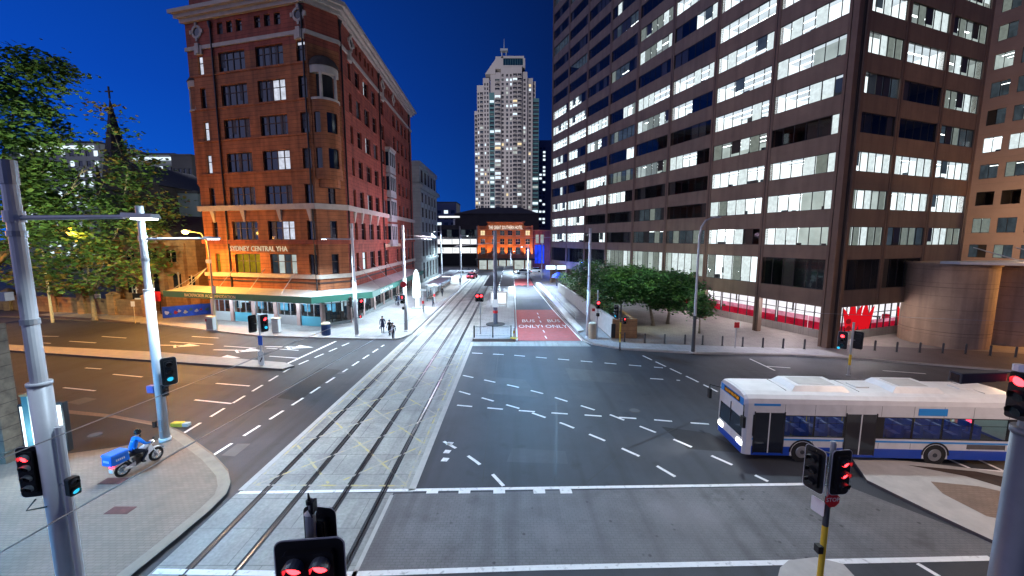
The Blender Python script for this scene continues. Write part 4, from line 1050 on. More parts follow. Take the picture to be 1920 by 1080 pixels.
# ================================================================== TALL APARTMENT TOWER
TY = 308.0
def tx(px): return (px - 960) * TY / FPX / CP * 1.0
def tz(py): return D(950, py, TY).z
tow = thing('apartment_tower', 'tall pale apartment tower with stepped crown, mast, teal glass corners and scattered lit windows', 'building', (tx(950), TY + 20, 0))
b = MB(); tb = MB(); wl = []
SHT = 3.02; rt = random.Random(11)
def strip(x0, x1, y0, ztop, m, wins, zbot=0, bands=True, zwin=None):
    """one vertical face of the tower: wall, with punched windows on every storey"""
    F = Fac((x0, TY + y0), (1, 0), (0, 1)); L_ = x1 - x0
    tgt = tb if m == 'tower_teal' else b
    rs = []; n = int((ztop - 22) / SHT)
    for k in range(n):
        z0 = 20 + k * SHT + .9
        for (f0, f1, lit, dk) in wins:
            if zwin and z0 > zwin: continue
            h = 1.75 if dk != 'balc' else 2.0
            u0, u1 = L_ * f0, L_ * f1; rs.append((u0, u1, z0, z0 + h))
            wb = MB(); x = rt.random(); mm = 'glass_dark'
            lk = lit * (1.4 if z0 < 80 else .75)
            if x < lk: mm = rt.choice(('flat_cool', 'flat_cool', 'flat_cool', 'flat_cool', 'flat_warm', 'room_grey', 'room_dim', 'room_dim'))
            elif x < lk + .12: mm = 'glass_blue'
            F.quad(wb, u0, u1, z0, z0 + h, .45, mm)
            F.box(wb, u0, u1, z0 + h * .48, z0 + h * .54, .36, .44, 'tower_wall')
            wl.append((wb, (u1 - u0) * h * (3 if mm.startswith('flat') else 1)))
    F.wall(tgt, 0, L_, zbot, ztop, rs, m, .5)
    for xx in (0, L_): tgt.poly([F.pt(xx, zbot, 0), F.pt(xx, zbot, 14), F.pt(xx, ztop, 14), F.pt(xx, ztop, 0)], m)
    tgt.poly([F.pt(0, ztop, 0), F.pt(L_, ztop, 0), F.pt(L_, ztop, 14), F.pt(0, ztop, 14)], m)
    if any(w_[3] == 'balc' for w_ in wins):      # bowed balcony slabs
        for k in range(n):
            z0 = 20 + k * SHT + .55
            for (f0, f1, lit, dk) in wins:
                if dk != 'balc' or (zwin and z0 > zwin): continue
                u0, u1 = L_ * f0 - .2, L_ * f1 + .2; arc = [F.pt(u0 + (u1 - u0) * i / 6, z0, -1.3 * math.sin(math.pi * i / 6)) for i in range(7)]
                pts = [(p_.x, p_.y) for p_ in arc]
                bal.prism(pts, z0 - .1, z0 + .45, 'tower_wall')
bal = MB()
P_ = 'punch'
strip(tx(892.5), tx(898), 3, tz(206), 'tower_wall', [(.1, .9, .35, 'balc')])
strip(tx(898), tx(909), 0, tz(160), 'tower_wall', [(.1, .3, .12, P_), (.45, .95, .14, 'balc')])
strip(tx(909), tx(920), -1.5, tz(148), 'tower_wall', [(.2, .42, .14, P_), (.62, .86, .1, P_)])
strip(tx(920), tx(929), -2.5, tz(176), 'tower_teal', [(.1, .9, .3, P_)])
strip(tx(929), tx(940.5), -3.2, tz(172), 'tower_wall', [(.08, .92, .25, 'balc')])
strip(tx(922), tx(940), -.5, tz(136), 'tower_wall', [(.45, .9, .12, 'balc')])
strip(tx(940.5), tx(961), -2.0, tz(128), 'tower_wall', [(.06, .24, .2, P_), (.45, .62, .2, P_), (.78, .94, .2, P_)])
strip(tx(961), tx(977.5), -2.6, tz(127), 'tower_wall', [(.04, .48, .16, 'balc'), (.54, .97, .16, 'balc')])
strip(tx(977.5), tx(987), -1.2, tz(136), 'tower_wall', [(.3, .68, .12, P_)])
strip(tx(987), tx(997), .5, tz(146), 'tower_wall', [(.3, .68, .16, P_)])
strip(tx(997), tx(1008.3), 1.5, tz(183), 'tower_teal', [(.05, .95, .2, P_)])
strip(tx(997), tx(1002), 2.5, tz(150), 'tower_wall', [(.3, .7, .1, P_)])
b.build('wall', tow); tb.build('glass_corner', tow); bal.build('balcony', tow)['kind'] = 'stuff'
windows_out(wl, tow, 'window', 100)
b = MB()
F = Fac((tx(931), TY - 1.0), (1, 0), (0, 1))
W_ = tx(983) - tx(931)
F.box(b, 0, W_ * .26, tz(130), tz(107), 0, 14, 'tower_wall'); F.box(b, W_ * .26, W_ * .96, tz(127), tz(124), -.5, 14, 'tower_wall'); F.box(b, W_ * .2, W_ * .96, tz(110), tz(106), 0, 14, 'tower_wall'); F.box(b, W_ * .93, W_, tz(128), tz(110), 0, 14, 'tower_wall')
F.box(b, W_ * .26, W_ * .93, tz(124), tz(110), .6, 13, 'glass_blue')
for k in range(9): F.box(b, W_ * (.26 + k * .08), W_ * (.27 + k * .08), tz(124), tz(110), .2, .58, 'tower_teal')
b.hexa([F.pt(-W_ * .35, tz(140), 0), F.pt(0, tz(140), 0), F.pt(0, tz(140), 12), F.pt(-W_ * .35, tz(140), 12), F.pt(-W_ * .33, tz(138), 0), F.pt(0, tz(112), 0), F.pt(0, tz(112), 12), F.pt(-W_ * .33, tz(138), 12)], 'tower_wall')
b.build('crown', tow)
b = MB(); xm = tx(946)
for dx in (-1.6, 1.6): b.tube([(xm + dx, TY + 5, tz(108)), (xm + dx, TY + 5, tz(90))], .5, 'galv', 6)
b.box(xm - 2.8, xm + 2.8, TY + 3, TY + 7, tz(91), tz(87), 'galv'); b.tube([(xm, TY + 5, tz(88)), (xm, TY + 5, tz(66))], [.35, .1], 'galv', 6)
b.build('mast', tow)
# added spot standing in for city glow on the tower; no fixture there
light('SPOT', (tx(960) - 60, TY - 150, 60), 85000, (1.0, .98, .97), 4, aim=(tx(950), TY, 85), cone=60, blend=.6)
# slim dark tower beside it
sl = thing('slim_tower', 'slim dark blue tower with lit windows between the apartment tower and the office block', 'building', (tx(1018), TY + 40, 0))
b = MB(); F = Fac((tx(1006), TY + 42), (1, 0), (0, 1)); L_ = 27; rs = []; wl = []
for k in range(30):
    z0 = 20 + k * 3.1
    if z0 > tz(262) + 4: break
    for f in (.16, .27):
        u0 = L_ * f; rs.append((u0, u0 + 2.0, z0, z0 + 1.7)); wb = MB(); F.quad(wb, u0, u0 + 2.0, z0, z0 + 1.7, .3, 'flat_cool' if rt.random() < .4 else 'glass_blue'); wl.append((wb, rt.random()))
zt_ = D(1018, 256, TY + 42).z
F.wall(b, 0, L_ * .64, 0, zt_ - 3, rs, 'tower_blue', .4); F.box(b, L_ * .64, L_, 0, zt_, -1.0, 15, 'apart_pale')
b.box(tx(1006), tx(1006) + L_ * .64, TY + 42.5, TY + 57, 0, zt_ - 3.1, 'tower_blue'); b.build('wall', sl); windows_out(wl, sl, 'window', 60)

# ================================================================== BRICK HOTEL AT THE STREET END
HY = 131.0
hx = lambda px: (px - 960) * HY / FPX / CP
hz = lambda py: D(950, py, HY).z
hot = thing('brick_hotel', 'orange floodlit brick hotel of five storeys with a painted name sign at the street end', 'building', (hx(947), HY + 8, 0))
HF = Fac((hx(896.5), HY), (1, 0), (0, 1)); HL = hx(999) - hx(896.5)
rs = []; wl = []
hrow = [(482, 496), (463, 476), (447, 459), (431, 441)]
for r, (yb, yt) in enumerate(((497, 485), (476, 464), (458, 448), (441, 432.5))):
    for c, p in enumerate((906, 927, 942, 956.5, 971, 989)):
        u = hx(p) - hx(896.5); z0, z1 = hz(yb), hz(yt); rs.append((u - .72, u + .72, z0, z1))
        wb = MB(); HF.quad(wb, u - .72, u + .72, z0, z1, .25, 'flat_warm' if (r, c) in ((3, 0), (3, 5)) else ('room_dim' if (r + c) % 2 else 'glass_blue'))
        for k in (-.72, 0, .72): HF.box(wb, u + k - .05, u + k + .05, z0, z1, .17, .24, 'sandstone_trim')
        HF.box(wb, u - .72, u + .72, z0 - .1, z0 - .01, -.08, .2, 'sandstone_trim'); HF.box(wb, u - .72, u + .72, (z0 + z1) / 2 - .04, (z0 + z1) / 2 + .04, .18, .24, 'sandstone_trim'); wl.append((wb, 1))
b = MB(); HF.wall(b, 0, HL, 0, hz(424), rs, 'brick_hotel', .25)
u1_, u2_ = hx(915) - hx(896.5), hx(981.5) - hx(896.5)
HF.box(b, u1_, u2_, hz(424) + .01, hz(416.5), .02, 6, 'brick_hotel')
for p in (0, u1_ - .4, u2_ + .1, HL - .6): HF.box(b, p, p + .5, hz(510), hz(423), -.35, .05, 'brick_hotel')
b.box(hx(896.6), hx(999), HY + .6, HY + 16, 0, hz(424), 'roof_dark'); b.build('wall', hot)
windows_out(wl, hot)
for p in (934.5, 949.5, 963.5):
    b = MB(); u = hx(p) - hx(896.5); HF.box(b, u - .22, u + .22, hz(505), hz(436), -.3, .02, 'brick_hotel'); b.build('pilaster', hot)
b = MB(); HF.box(b, u1_ - .3, u2_ + .3, hz(417.2), hz(415.8), -.3, 6.2, 'brick_hotel'); HF.box(b, 0, HL, hz(430.5), hz(430), -.1, .01, 'sandstone_trim'); b.build('cornice', hot)
text_mb('THE GREAT SOUTHERN HOTEL', 1.55, 'hotel_letter', face_M(HF, (u1_ + u2_) / 2, hz(429.6), -.5), .05, stretch=.5).build('sign_lettering', hot)
b = MB(); HF.box(b, -.5, HL + .5, 3.2, 3.7, -3.2, 0, 'frame_dark'); HF.box(b, .5, HL - .5, .1, 3.1, -.06, -.01, 'room_grey'); b.build('verandah', hot)
for p in (900, 917, 934.5, 949.5, 963.5, 983, 996):
    u = hx(p) - hx(896.5); light('SPOT', HF.pt(u, 3.9, -1.4), 480, (1.0, .42, .10), .1, aim=HF.pt(u, 16, .4), cone=70, blend=1)
# narrow red building at the hotel's side
nar = thing('narrow_building', 'narrow dark red brick building with bright blue lit panels beside the hotel', 'building', (hx(1015), HY + 8, 0))
NF_ = Fac((hx(999.3), HY + .5), (1, 0), (0, 1)); NL_ = hx(1036) - hx(999.3)
b = MB(); rs = [(.8, 1.8, hz(456), hz(440)), (2.4, 3.4, hz(456), hz(440)), (.5, 3.7, hz(494), hz(459))]
NF_.wall(b, 0, NL_, 0, hz(432), rs, 'brick_red', .3); NF_.box(b, 0, NL_, hz(433), hz(431), -.4, .05, 'brick_hotel'); b.box(hx(999.4), hx(1036), HY + 1.2, HY + 16, 0, hz(433), 'roof_dark'); b.build('wall', nar)
for i, r in enumerate(rs):
    b = MB(); NF_.quad(b, *r, .25, 'blue_glow' if i == 2 else 'room_grey')
    for k in range(4): u = r[0] + (r[1] - r[0]) * k / 3; NF_.box(b, u - .05, u + .05, r[2], r[3], .12, .24, 'frame_dark')
    b.build('window', nar)
light('POINT', (hx(1030), HY - 6, 5), 900, (.05, .15, 1.0), .3)
# car park with white lit decks
CY = 150.0
cxp = lambda px: (px - 960) * CY / FPX / CP
czp = lambda py: D(850, py, CY).z
cpk = thing('car_park', 'long flat building with two bright white lit decks at the street end', 'building', (cxp(858), CY + 10, 0))
CF = Fac((cxp(812), CY), (1, 0), (0, 1)); CL_ = cxp(897) - cxp(812)
b = MB()
for ya, yb_, m in ((422, 430, 'roof_dark'), (446.5, 448, 'galv'), (458, 464, 'room_dark'), (475, 505, 'room_dark')): CF.box(b, 0, CL_, czp(yb_), czp(ya), 0, 1, m)
CF.box(b, 0, CL_, 0, czp(423), 8, 14, 'roof_dark'); b.build('wall', cpk)
for ya, yb_, m in ((448.2, 457.8, 'carpark_white'), (464.2, 474.8, 'carpark_white'), (430.2, 446.3, 'glass_blue')):
    b = MB(); CF.box(b, .01, CL_ - .01, czp(yb_), czp(ya), .5, 1.2, m)
    for k in range(10):
        if m == 'glass_blue' or k % 2 == 0: u = CL_ * (k + .3) / 10; CF.box(b, u, u + (1.6 if m == 'glass_blue' else .15), czp(yb_) + .1, czp(ya) - .1, .3, .48, 'glass_dark' if k % 3 else 'room_dim')
    b.build('deck', cpk)
for p in (829, 864, 896):
    b = MB(); u = cxp(p) - cxp(812); CF.box(b, u - .25, u + .25, 0, czp(424), -.5, -.05, 'apart_pale'); b.build('column', cpk)
b = MB(); CF.box(b, CL_ * .18, CL_ * .62, czp(408.5), czp(405.5), -2, -1, 'carpark_white'); CF.box(b, CL_ * .48, CL_ * .52, czp(422), czp(408), -1.4, -1, 'galv'); CF.box(b, CL_ * .15, CL_ * .65, czp(410), czp(408.8), -2, 3, 'roof_dark'); b.build('roof_canopy', cpk)
# darker blocks over the roofs
def block(name, label, cat, px0, px1, py, Y, m, wn=0, dep=18, lit=.1, litm='flat_cool', hip=0, strip_=0):
    o = thing(name, label, cat, D((px0 + px1) / 2, 448, Y + dep / 2).xy.to_3d())
    a, c = D(px0, 440, Y), D(px1, 440, Y); z = D(px0, py, Y).z
    F = Fac((a.x, Y), (1, 0), (0, 1)); L_ = c.x - a.x; rs = []; wl = []
    if wn:
        n = max(1, int(z / 3.4))
        for k in range(1, n):
            for j in range(wn):
                u0 = L_ * (j + .2) / wn; u1 = L_ * (j + .8) / wn; rs.append((u0, u1, k * 3.4 + .4, k * 3.4 + 2.3)); wb = MB()
                F.quad(wb, u0, u1, k * 3.4 + .4, k * 3.4 + 2.3, .3, litm if rt.random() < lit else 'glass_dark'); wl.append((wb, k + rt.random()))
    b = MB(); F.wall(b, 0, L_, 0, z, rs, m, .3); b.box(a.x, c.x, Y + .5, Y + dep, 0, z - .02, m); b.build('wall', o); windows_out(wl, o, 'window', 60)
    b = MB(); F.box(b, -.2, L_ + .2, z, z + .5, -.3, dep + .2, 'roof_dark')
    if hip: b.hexa([F.pt(0, z + .5, 0), F.pt(L_, z + .5, 0), F.pt(L_, z + .5, dep), F.pt(0, z + .5, dep), F.pt(L_ * .3, z + hip, dep * .4), F.pt(L_ * .8, z + hip, dep * .4), F.pt(L_ * .8, z + hip, dep * .6), F.pt(L_ * .3, z + hip, dep * .6)], 'roof_dark')
    b.build('roof', o)
    if strip_:
        b = MB(); F.box(b, L_ * .1, L_ * .95, z - 2.0, z - .9, -.25, -.05, 'flat_cool'); b.build('top_storey_light', o)
    return o
block('dark_block', 'low dark brown block with a sloping roof in front of the tall apartment tower', 'building', 853, 1010, 402, 190, 'roof_dark', 0, 30, hip=4)
block('blue_block', 'small dim blue block between the pale stone building and the brown roof', 'building', 818, 856, 380, 230, 'tower_blue', 3, 18, .15)
block('apartment_block', 'pale apartment block with a bright top storey behind the church spire', 'building', 255, 342, 290, 150, 'apart_pale', 8, 20, .5, 'flat_cool', 0, 1)
block('apartment_block', 'dark apartment block with glowing balconies seen through the plane tree', 'building', 40, 205, 268, 140, 'apart_pale', 11, 20, .5, 'flat_cool', 0, 1)
light('SPOT', (-70, 95, 40), 9000, (.8, .9, 1.0), 2, aim=(-135, 145, 28), cone=70, blend=.7)  # fixtureless spot added to brighten the apartment walls
light('SPOT', (-60, 75, 25), 900, (.8, .95, 1.0), 1, aim=(-77, 95, 20), cone=60, blend=.7)
block('teal_block', 'plain grey green rendered block at the edge of the brick hostel', 'building', 296, 378, 362, 95, 'grey_render', 0, 14)
block('dark_annex', 'dark slender block with pale windows just beside the hostel cornice', 'building', 335, 372, 292, 135, 'roof_dark', 4, 14, .3)
# orange lit sandstone hall
hall = thing('church_hall', 'orange lit sandstone hall with a steep gable and paired arched windows beside the hostel', 'building', (-47, 60, 0))
hl = Fac((-54.5, 55.2), (1, -.13), (.13, 1)); b = MB(); wl = []; rs = []
def arch_win(F, u, z0, w_, h):
    wb = MB()
    for s in (-1, 1):
        uu = u + s * w_ * .32; F.box(wb, uu - w_ * .24, uu + w_ * .24, z0, z0 + h * .8, -.02, .05, 'glass_dark')
        wb.poly([F.pt(uu + math.cos(a) * w_ * .24, z0 + h * .8 + math.sin(a) * w_ * .3, -.021) for a in [math.pi * i / 8 for i in range(9)]], 'glass_dark')
    F.box(wb, u - w_ * .7, u + w_ * .7, z0 - .2, z0 - .02, -.12, .02, 'church_stone')
    F.box(wb, u - .06, u + .06, z0, z0 + h, -.07, .02, 'sandstone_trim')
    return wb
hl.wall(b, 0, 12.4, 0, 10.2, [], 'church_stone'); b.poly([hl.pt(2.2, 10.2), hl.pt(9.4, 10.2), hl.pt(5.8, 13.2)], 'church_stone')
b.poly([hl.pt(12.4, 0), hl.pt(12.4, 0, 14), hl.pt(12.4, 10.2, 14), hl.pt(12.4, 10.2)], 'church_stone'); b.poly([hl.pt(0, 0), hl.pt(0, 0, 14), hl.pt(0, 10.2, 14), hl.pt(0, 10.2)], 'church_stone'); b.build('wall', hall)
b = MB()
for s0, s1 in (((2.0, 10.15), (5.8, 13.35)), ((9.6, 10.15), (5.8, 13.35))):
    b.poly([hl.pt(s0[0], s0[1], -.3), hl.pt(s1[0], s1[1], -.3), hl.pt(s1[0], s1[1], 14), hl.pt(s0[0], s0[1], 14)], 'slate')
b.poly([hl.pt(9.5, 10.2, 0), hl.pt(12.6, 10.2, 0), hl.pt(12.6, 10.2, 14), hl.pt(9.5, 10.2, 14)], 'slate'); b.build('roof', hall)
for u, z, w_, h in ((5.6, 6.9, 1.5, 1.9), (8.6, 6.9, 1.3, 1.6), (2.4, 6.9, 1.2, 1.6), (5.4, 2.6, 1.6, 2.8), (9.4, 2.6, 1.5, 2.9), (2.0, 2.6, 1.2, 2.4), (11.4, 3.2, .8, 2)):
    arch_win(hl, u, z, w_, h).build('window', hall)
for u in (.2, 3.8, 7.4, 10.6):
    b = MB(); hl.box(b, u - .3, u + .3, 0, 8.5, -.5, 0, 'church_stone'); hl.box(b, u - .3, u + .3, 8.5, 9.4, -.25, 0, 'church_stone'); b.build('buttress', hall)
b = MB(); hl.box(b, 4.8, 6.8, 9.4, 10.5, -.25, 0, 'sandstone_trim'); b.build('coat_panel', hall)
# church with a spire
ch = thing('church', 'dark church with a tall pointed stone spire and cross rising out of the plane tree', 'church', (-84, 90, 0))
CYY = 88.0; c0 = D(232, 440, CYY); b = MB()
zt0, zt1 = D(226, 300, CYY).z, D(214, 196, CYY).z
xs = D(219, 300, CYY).x
b.box(xs - 2.6, xs + 2.6, CYY - 2.6, CYY + 2.6, 0, zt0 - 4, 'dark_stone'); b.box(xs - 5.5, xs + 6.5, CYY + 2, CYY + 20, 0, D(226, 345, CYY).z, 'dark_stone')
b.build('wall', ch)
b = MB(); zr0 = D(226, 345, CYY).z
b.poly([(xs - 6, CYY + 1.8, zr0), (xs + 7, CYY + 1.8, zr0), (xs + .5, CYY + 1.8, zr0 + 5)], 'dark_stone'); b.poly([(xs - 6, CYY + 1.8, zr0), (xs + .5, CYY + 1.8, zr0 + 5), (xs + .5, CYY + 20, zr0 + 5), (xs - 6, CYY + 20, zr0)], 'slate'); b.poly([(xs + 7, CYY + 1.8, zr0), (xs + 7, CYY + 20, zr0), (xs + .5, CYY + 20, zr0 + 5), (xs + .5, CYY + 1.8, zr0 + 5)], 'slate'); b.build('roof', ch)
b = MB(); n = 8; ap = Vector((xs, CYY, zt1 + 1.5)); ring = [Vector((xs + math.cos(math.pi / 8 + i * math.pi / 4) * 2.75, CYY + math.sin(math.pi / 8 + i * math.pi / 4) * 2.75, zt0 - 4)) for i in range(n)]
for i in range(n): b.poly([ring[i], ring[(i + 1) % n], ap], 'slate')
for z in (.3, .55, .78):
    b.tube([(xs, CYY, zt0 - 4 + (zt1 + 5.5 - zt0) * z), (xs, CYY, zt0 - 4 + (zt1 + 5.5 - zt0) * z + .25)], [2.85 * (1 - z), 2.8 * (1 - z)], 'dark_stone', 8)
for sx in (-1, 1): b.tube([(xs + sx * 2.2, CYY - 2.2, zt0 - 5), (xs + sx * 2.2, CYY - 2.2, zt0 - .5)], [.45, .02], 'dark_stone', 6)
b.build('spire', ch)
b = MB(); b.box(xs - .12, xs + .12, CYY - .12, CYY + .12, zt1 + 1.2, zt1 + 3.6, 'frame_dark'); b.box(xs - .8, xs + .8, CYY - .1, CYY + .1, zt1 + 2.5, zt1 + 2.75, 'frame_dark'); b.build('cross', ch)
# churchyard wall with piers
b = MB(); yw = thing('stone_wall', 'low sandstone churchyard wall with square piers behind the far pavement', 'wall', (-54, 53, 0))
wpts = [(-78, 56.5), (-62, 53.6), (-46.5, 50.4)]
for p, q in zip(wpts, wpts[1:]):
    F = Fac(p, (q[0] - p[0], q[1] - p[1]), (0, 1)); L_ = (Vector(q) - Vector(p)).length; F.box(b, 0, L_, 0, 2.0, 0, .4, 'church_stone'); F.box(b, 0, L_, 2.0, 2.2, -.08, .48, 'church_stone')
b.build('panel', yw)
for x, y in ((-78, 56.5), (-70, 55.0), (-62, 53.6), (-57, 52.5), (-52, 51.5), (-46.5, 50.4)):
    b = MB(); b.box(x - .45, x + .45, y - .35, y + .6, 0, 2.8, 'church_stone'); b.hexa([Vector(v) for v in ((x - .55, y - .45, 2.8), (x + .55, y - .45, 2.8), (x + .55, y + .7, 2.8), (x - .55, y + .7, 2.8), (x - .1, y, 3.2), (x + .1, y, 3.2), (x + .1, y + .2, 3.2), (x - .1, y + .2, 3.2))], 'church_stone'); b.build('pier', yw)
bn = thing('banner', 'blue printed banner on the low wall beside the hostel side passage', 'banner', (-42, 49.6, 0))
F = Fac(G(306, 602), Vector(G(368, 596)) - Vector(G(306, 602)), (0, 1)); b = MB(); F.box(b, 0, 5.0, .35, 1.75, -.05, .0, 'banner_blue')
b.build('sheet', bn); b = MB()
for u, z, r_, m in ((.4, 1.0, .22, 'sign_white'), (1.25, .95, .2, 'sign_red'), (1.6, 1.1, .16, 'sign_white'), (2.2, .9, .2, 'cream_box'), (2.75, 1.15, .18, 'tower_teal'), (3.3, .95, .2, 'sign_white'), (3.75, 1.05, .14, 'sign_red'), (4.4, 1.0, .22, 'tower_teal'), (.75, .8, .12, 'tower_teal')):
    b.poly([F.pt(u + math.cos(k * .7) * r_ * (1 + .35 * math.sin(k * 2.3 + u)), z + math.sin(k * .7) * r_ * (1 + .3 * math.cos(k * 1.7 + u)), -.06) for k in range(9)], m)
b.build('print', bn)
# rough stone abutment at the very edge
pier = thing('stone_pier', 'rough sandstone bridge pier standing on the traffic island by the motorbike', 'pier', (-25, 19, 0))
b = MB(); q = G(14, 872); b.box(q[0] - 3.4, q[0], q[1], q[1] + .7, 0, 6.3, 'rubble_stone'); b.build('shaft', pier)
b = MB(); b.box(q[0] - 3.6, q[0] + .15, q[1] - .15, q[1] + .85, 0, .6, 'rubble_stone'); b.build('plinth', pier)
# ================================================================== SIGNAL HEADS AND POLES
def MT(pos, rz=0.0, s=1.0): return Matrix.Translation(Vector(pos)) @ Matrix.Rotation(rz, 4, 'Z') @ Matrix.Scale(s, 4)
def rrect(w, h, r, n=5):
    pts = []
    for cx_, cy_, a0 in ((w - r, h - r, 0), (-w + r, h - r, 90), (-w + r, -h + r, 180), (w - r, -h + r, 270)):
        for i in range(n + 1):
            a = R(a0 + 90 * i / n); pts.append((cx_ + math.cos(a) * r, cy_ + math.sin(a) * r))
    return pts
def slab(mb, pts, y0, y1, m, M, mside=None):
    a = [M @ Vector((x, y0, z)) for x, z in pts]; b = [M @ Vector((x, y1, z)) for x, z in pts]
    mb.poly(a[::-1], m); mb.poly(b, m)
    for i in range(len(pts)): j = (i + 1) % len(pts); mb.poly([a[i], a[j], b[j], b[i]], mside or m)
def visor(mb, c, r, ln, M, m, n=10):
    x, z = c
    an = [R(-25 + 230 * i / n) for i in range(n + 1)]
    for i in range(n):
        q = lambda a, y, rr_: M @ Vector((x + math.cos(a) * rr_, y, z + math.sin(a) * rr_))
        lf = lambda a: ln * (.55 + .45 * max(0, math.sin(a)))
        mb.poly([q(an[i], -.10, r), q(an[i + 1], -.10, r), q(an[i + 1], -.10 - lf(an[i + 1]), r), q(an[i], -.10 - lf(an[i]), r)], m)
        mb.poly([q(an[i], -.10, r - .012), q(an[i + 1], -.10, r - .012), q(an[i + 1], -.10 - lf(an[i + 1]), r - .012), q(an[i], -.10 - lf(an[i]), r - .012)], m)
def disc(mb, c, r, y, M, m, n=16):
    mb.poly([M @ Vector((c[0] + math.cos(2 * math.pi * i / n) * r, y, c[1] + math.sin(2 * math.pi * i / n) * r)) for i in range(n)], m)
def signal_head(parent, pos, rz, n=3, lit=0, col='lens_red', s=1.0, board=True, glyph=None, cols=1, vm='visor', rim='board_rim', also=()):
    M = MT(pos, R(rz), s); p = .33
    h = n * p / 2
    mb = MB(); ww = .165 if cols == 1 else .165 + .17 * (cols - 1)
    slab(mb, rrect(ww, h + .01, .05), -.10, .14, 'black_plastic', M)
    if board:
        slab(mb, rrect(ww + .13, h + .16, .12), -.005, .012, 'black_plastic', M, rim)
        out, inn = rrect(ww + .13, h + .16, .12), rrect(ww + .115, h + .145, .11)
        for i in range(len(out)):
            j = (i + 1) % len(out); mb.poly([M @ Vector((q[0], -.0065, q[1])) for q in (out[i], out[j], inn[j], inn[i])], rim)
    for k in range(n): slab(mb, rrect(ww - .02, p / 2 - .012, .04), .14, .165, 'black_plastic', MT(pos, R(rz), s) @ Matrix.Translation((0, 0, h - p * (k + .5))))
    hd = mb.build('signal_head', parent)
    for k in range(n):
        for c in range(cols):
            x = (c - (cols - 1) / 2) * .34; z = h - p * (k + .5)
            b = MB(); on = (k == lit) or k in also
            disc(b, (x, z), .115, -.104, M, ('lens_off' if (not on or glyph) else col))
            if on and glyph == 'man':
                for pts in (((-.02, .06), (.02, .06), (.02, .095), (-.02, .095)), ((-.035, -.02), (.035, -.02), (.04, .05), (-.04, .05)), ((-.03, -.095), (-.006, -.095), (-.004, -.025), (-.032, -.025)), ((.03, -.095), (.006, -.095), (.004, -.025), (.032, -.025))):
                    b.poly([M @ Vector((x + u * 1.1, -.106, z + v)) for u, v in pts], col)
            if on and glyph == 'arrow':
                for pts in (((-.09, -.018), (.03, -.018), (.03, .018), (-.09, .018)), ((.01, -.075), (.1, 0), (.01, .075))): b.poly([M @ Vector((x - u, -.106, z + v)) for u, v in pts], col)
                disc(b, (x, z - .0), .112, -.1045, M, 'lens_halo')
            if on and glyph == 'bar': b.poly([M @ Vector((x + u, -.106, z + v)) for u, v in ((-.09, -.03), (.09, -.03), (.09, .03), (-.09, .03))], col)
            b.build('lens', hd)
            b = MB(); visor(b, (x, z), .13, .17, M, vm); b.build('visor', hd)
    return hd
emis('lens_halo', (0.55, 0.0, 0.01), 1.2)
def bracket(parent, a, b_, m='galv', r=.022):
    b = MB(); b.tube([a, b_], r, m, 6); return b.build('bracket', parent)
def luminaire(parent, pos, d, on='lamp_white'):
    d = Vector((d[0], d[1], 0)).normalized(); n = Vector((-d.y, d.x, 0)); p = Vector(pos); b = MB()
    q = lambda a, c, z: p + d * a + n * c + Vector((0, 0, z))
    b.hexa([q(-.3, -.12, -.02), q(.35, -.16, -.03), q(.35, .16, -.03), q(-.3, .12, -.02), q(-.3, -.09, .09), q(.35, -.1, .06), q(.35, .1, .06), q(-.3, .09, .09)], 'galv')
    o = b.build('luminaire', parent); b = MB()
    b.hexa([q(-.1, -.1, -.06), q(.3, -.13, -.06), q(.3, .13, -.06), q(-.1, .1, -.06), q(-.1, -.1, -.031), q(.3, -.13, -.031), q(.3, .13, -.031), q(-.1, .1, -.031)], on)
    b.build('lamp', o); return o
WHT = (.64, .83, 1.0); SOD = (1.0, .43, .06)
def mast(label, x, y, h, zst, arm=None, r0=.195, r1=.142, name='tram_pole', cat='pole', group='grey street poles of the junction', power=0, col=WHT, base=True, m='steel_paint', lamp=True, cone=150):
    t = thing(name, label, cat, (x, y, 0), group); b = MB()
    b.tube([(x, y, 0), (x, y, zst)], [r0, r0], m, 20); b.tube([(x, y, zst), (x, y, zst + .08)], [r0 + .018, r0 + .018], m, 20)
    if base: b.tube([(x, y, .1), (x, y, .3)], [r0 + .05, r0 + .05], m, 20)
    lo = b.build('lower_shaft', t, False); b = MB(); b.tube([(x, y, zst + .08), (x, y, h - .5)], [r1, r1 * .92], m, 16); b.tube([(x, y, h - .5), (x, y, h)], [r1 * 1.08, r1 * 1.08], 'galv', 16)
    for z in (zst + 1.4, h - 1.6): b.tube([(x, y, z), (x, y, z + .12)], [r1 * 1.12, r1 * 1.12], 'galv', 16)
    b.build('upper_shaft', t)
    for o in (lo,):
        for p in o.data.polygons: p.use_smooth = len(p.vertices) == 4
    b = MB(); b.box(x - .06, x + .06, y - r0 - .012, y - r0 + .02, .7, 1.3, 'galv'); b.build('hatch', t)
    if arm:
        dx, dy, L_, za = arm; d = Vector((dx, dy, 0)).normalized(); e_ = Vector((x, y, za)) + d * L_
        b = MB(); b.tube([(x, y, za - .03), e_ - d * .3], [.055, .045], m, 8); b.tube([(x, y, za - .12), (x, y, za + .12)], [r1 * 1.2, r1 * 1.2], m, 16); b.build('lamp_arm', t)
        luminaire(t, e_, d, 'lamp_white' if lamp else 'galv')
        if power: light('SPOT', e_ - Vector((0, 0, .16)), power, col, .2 if y < 30 else .6, aim=e_ - Vector((0, 0, 5)), cone=cone, blend=.7)
    return t
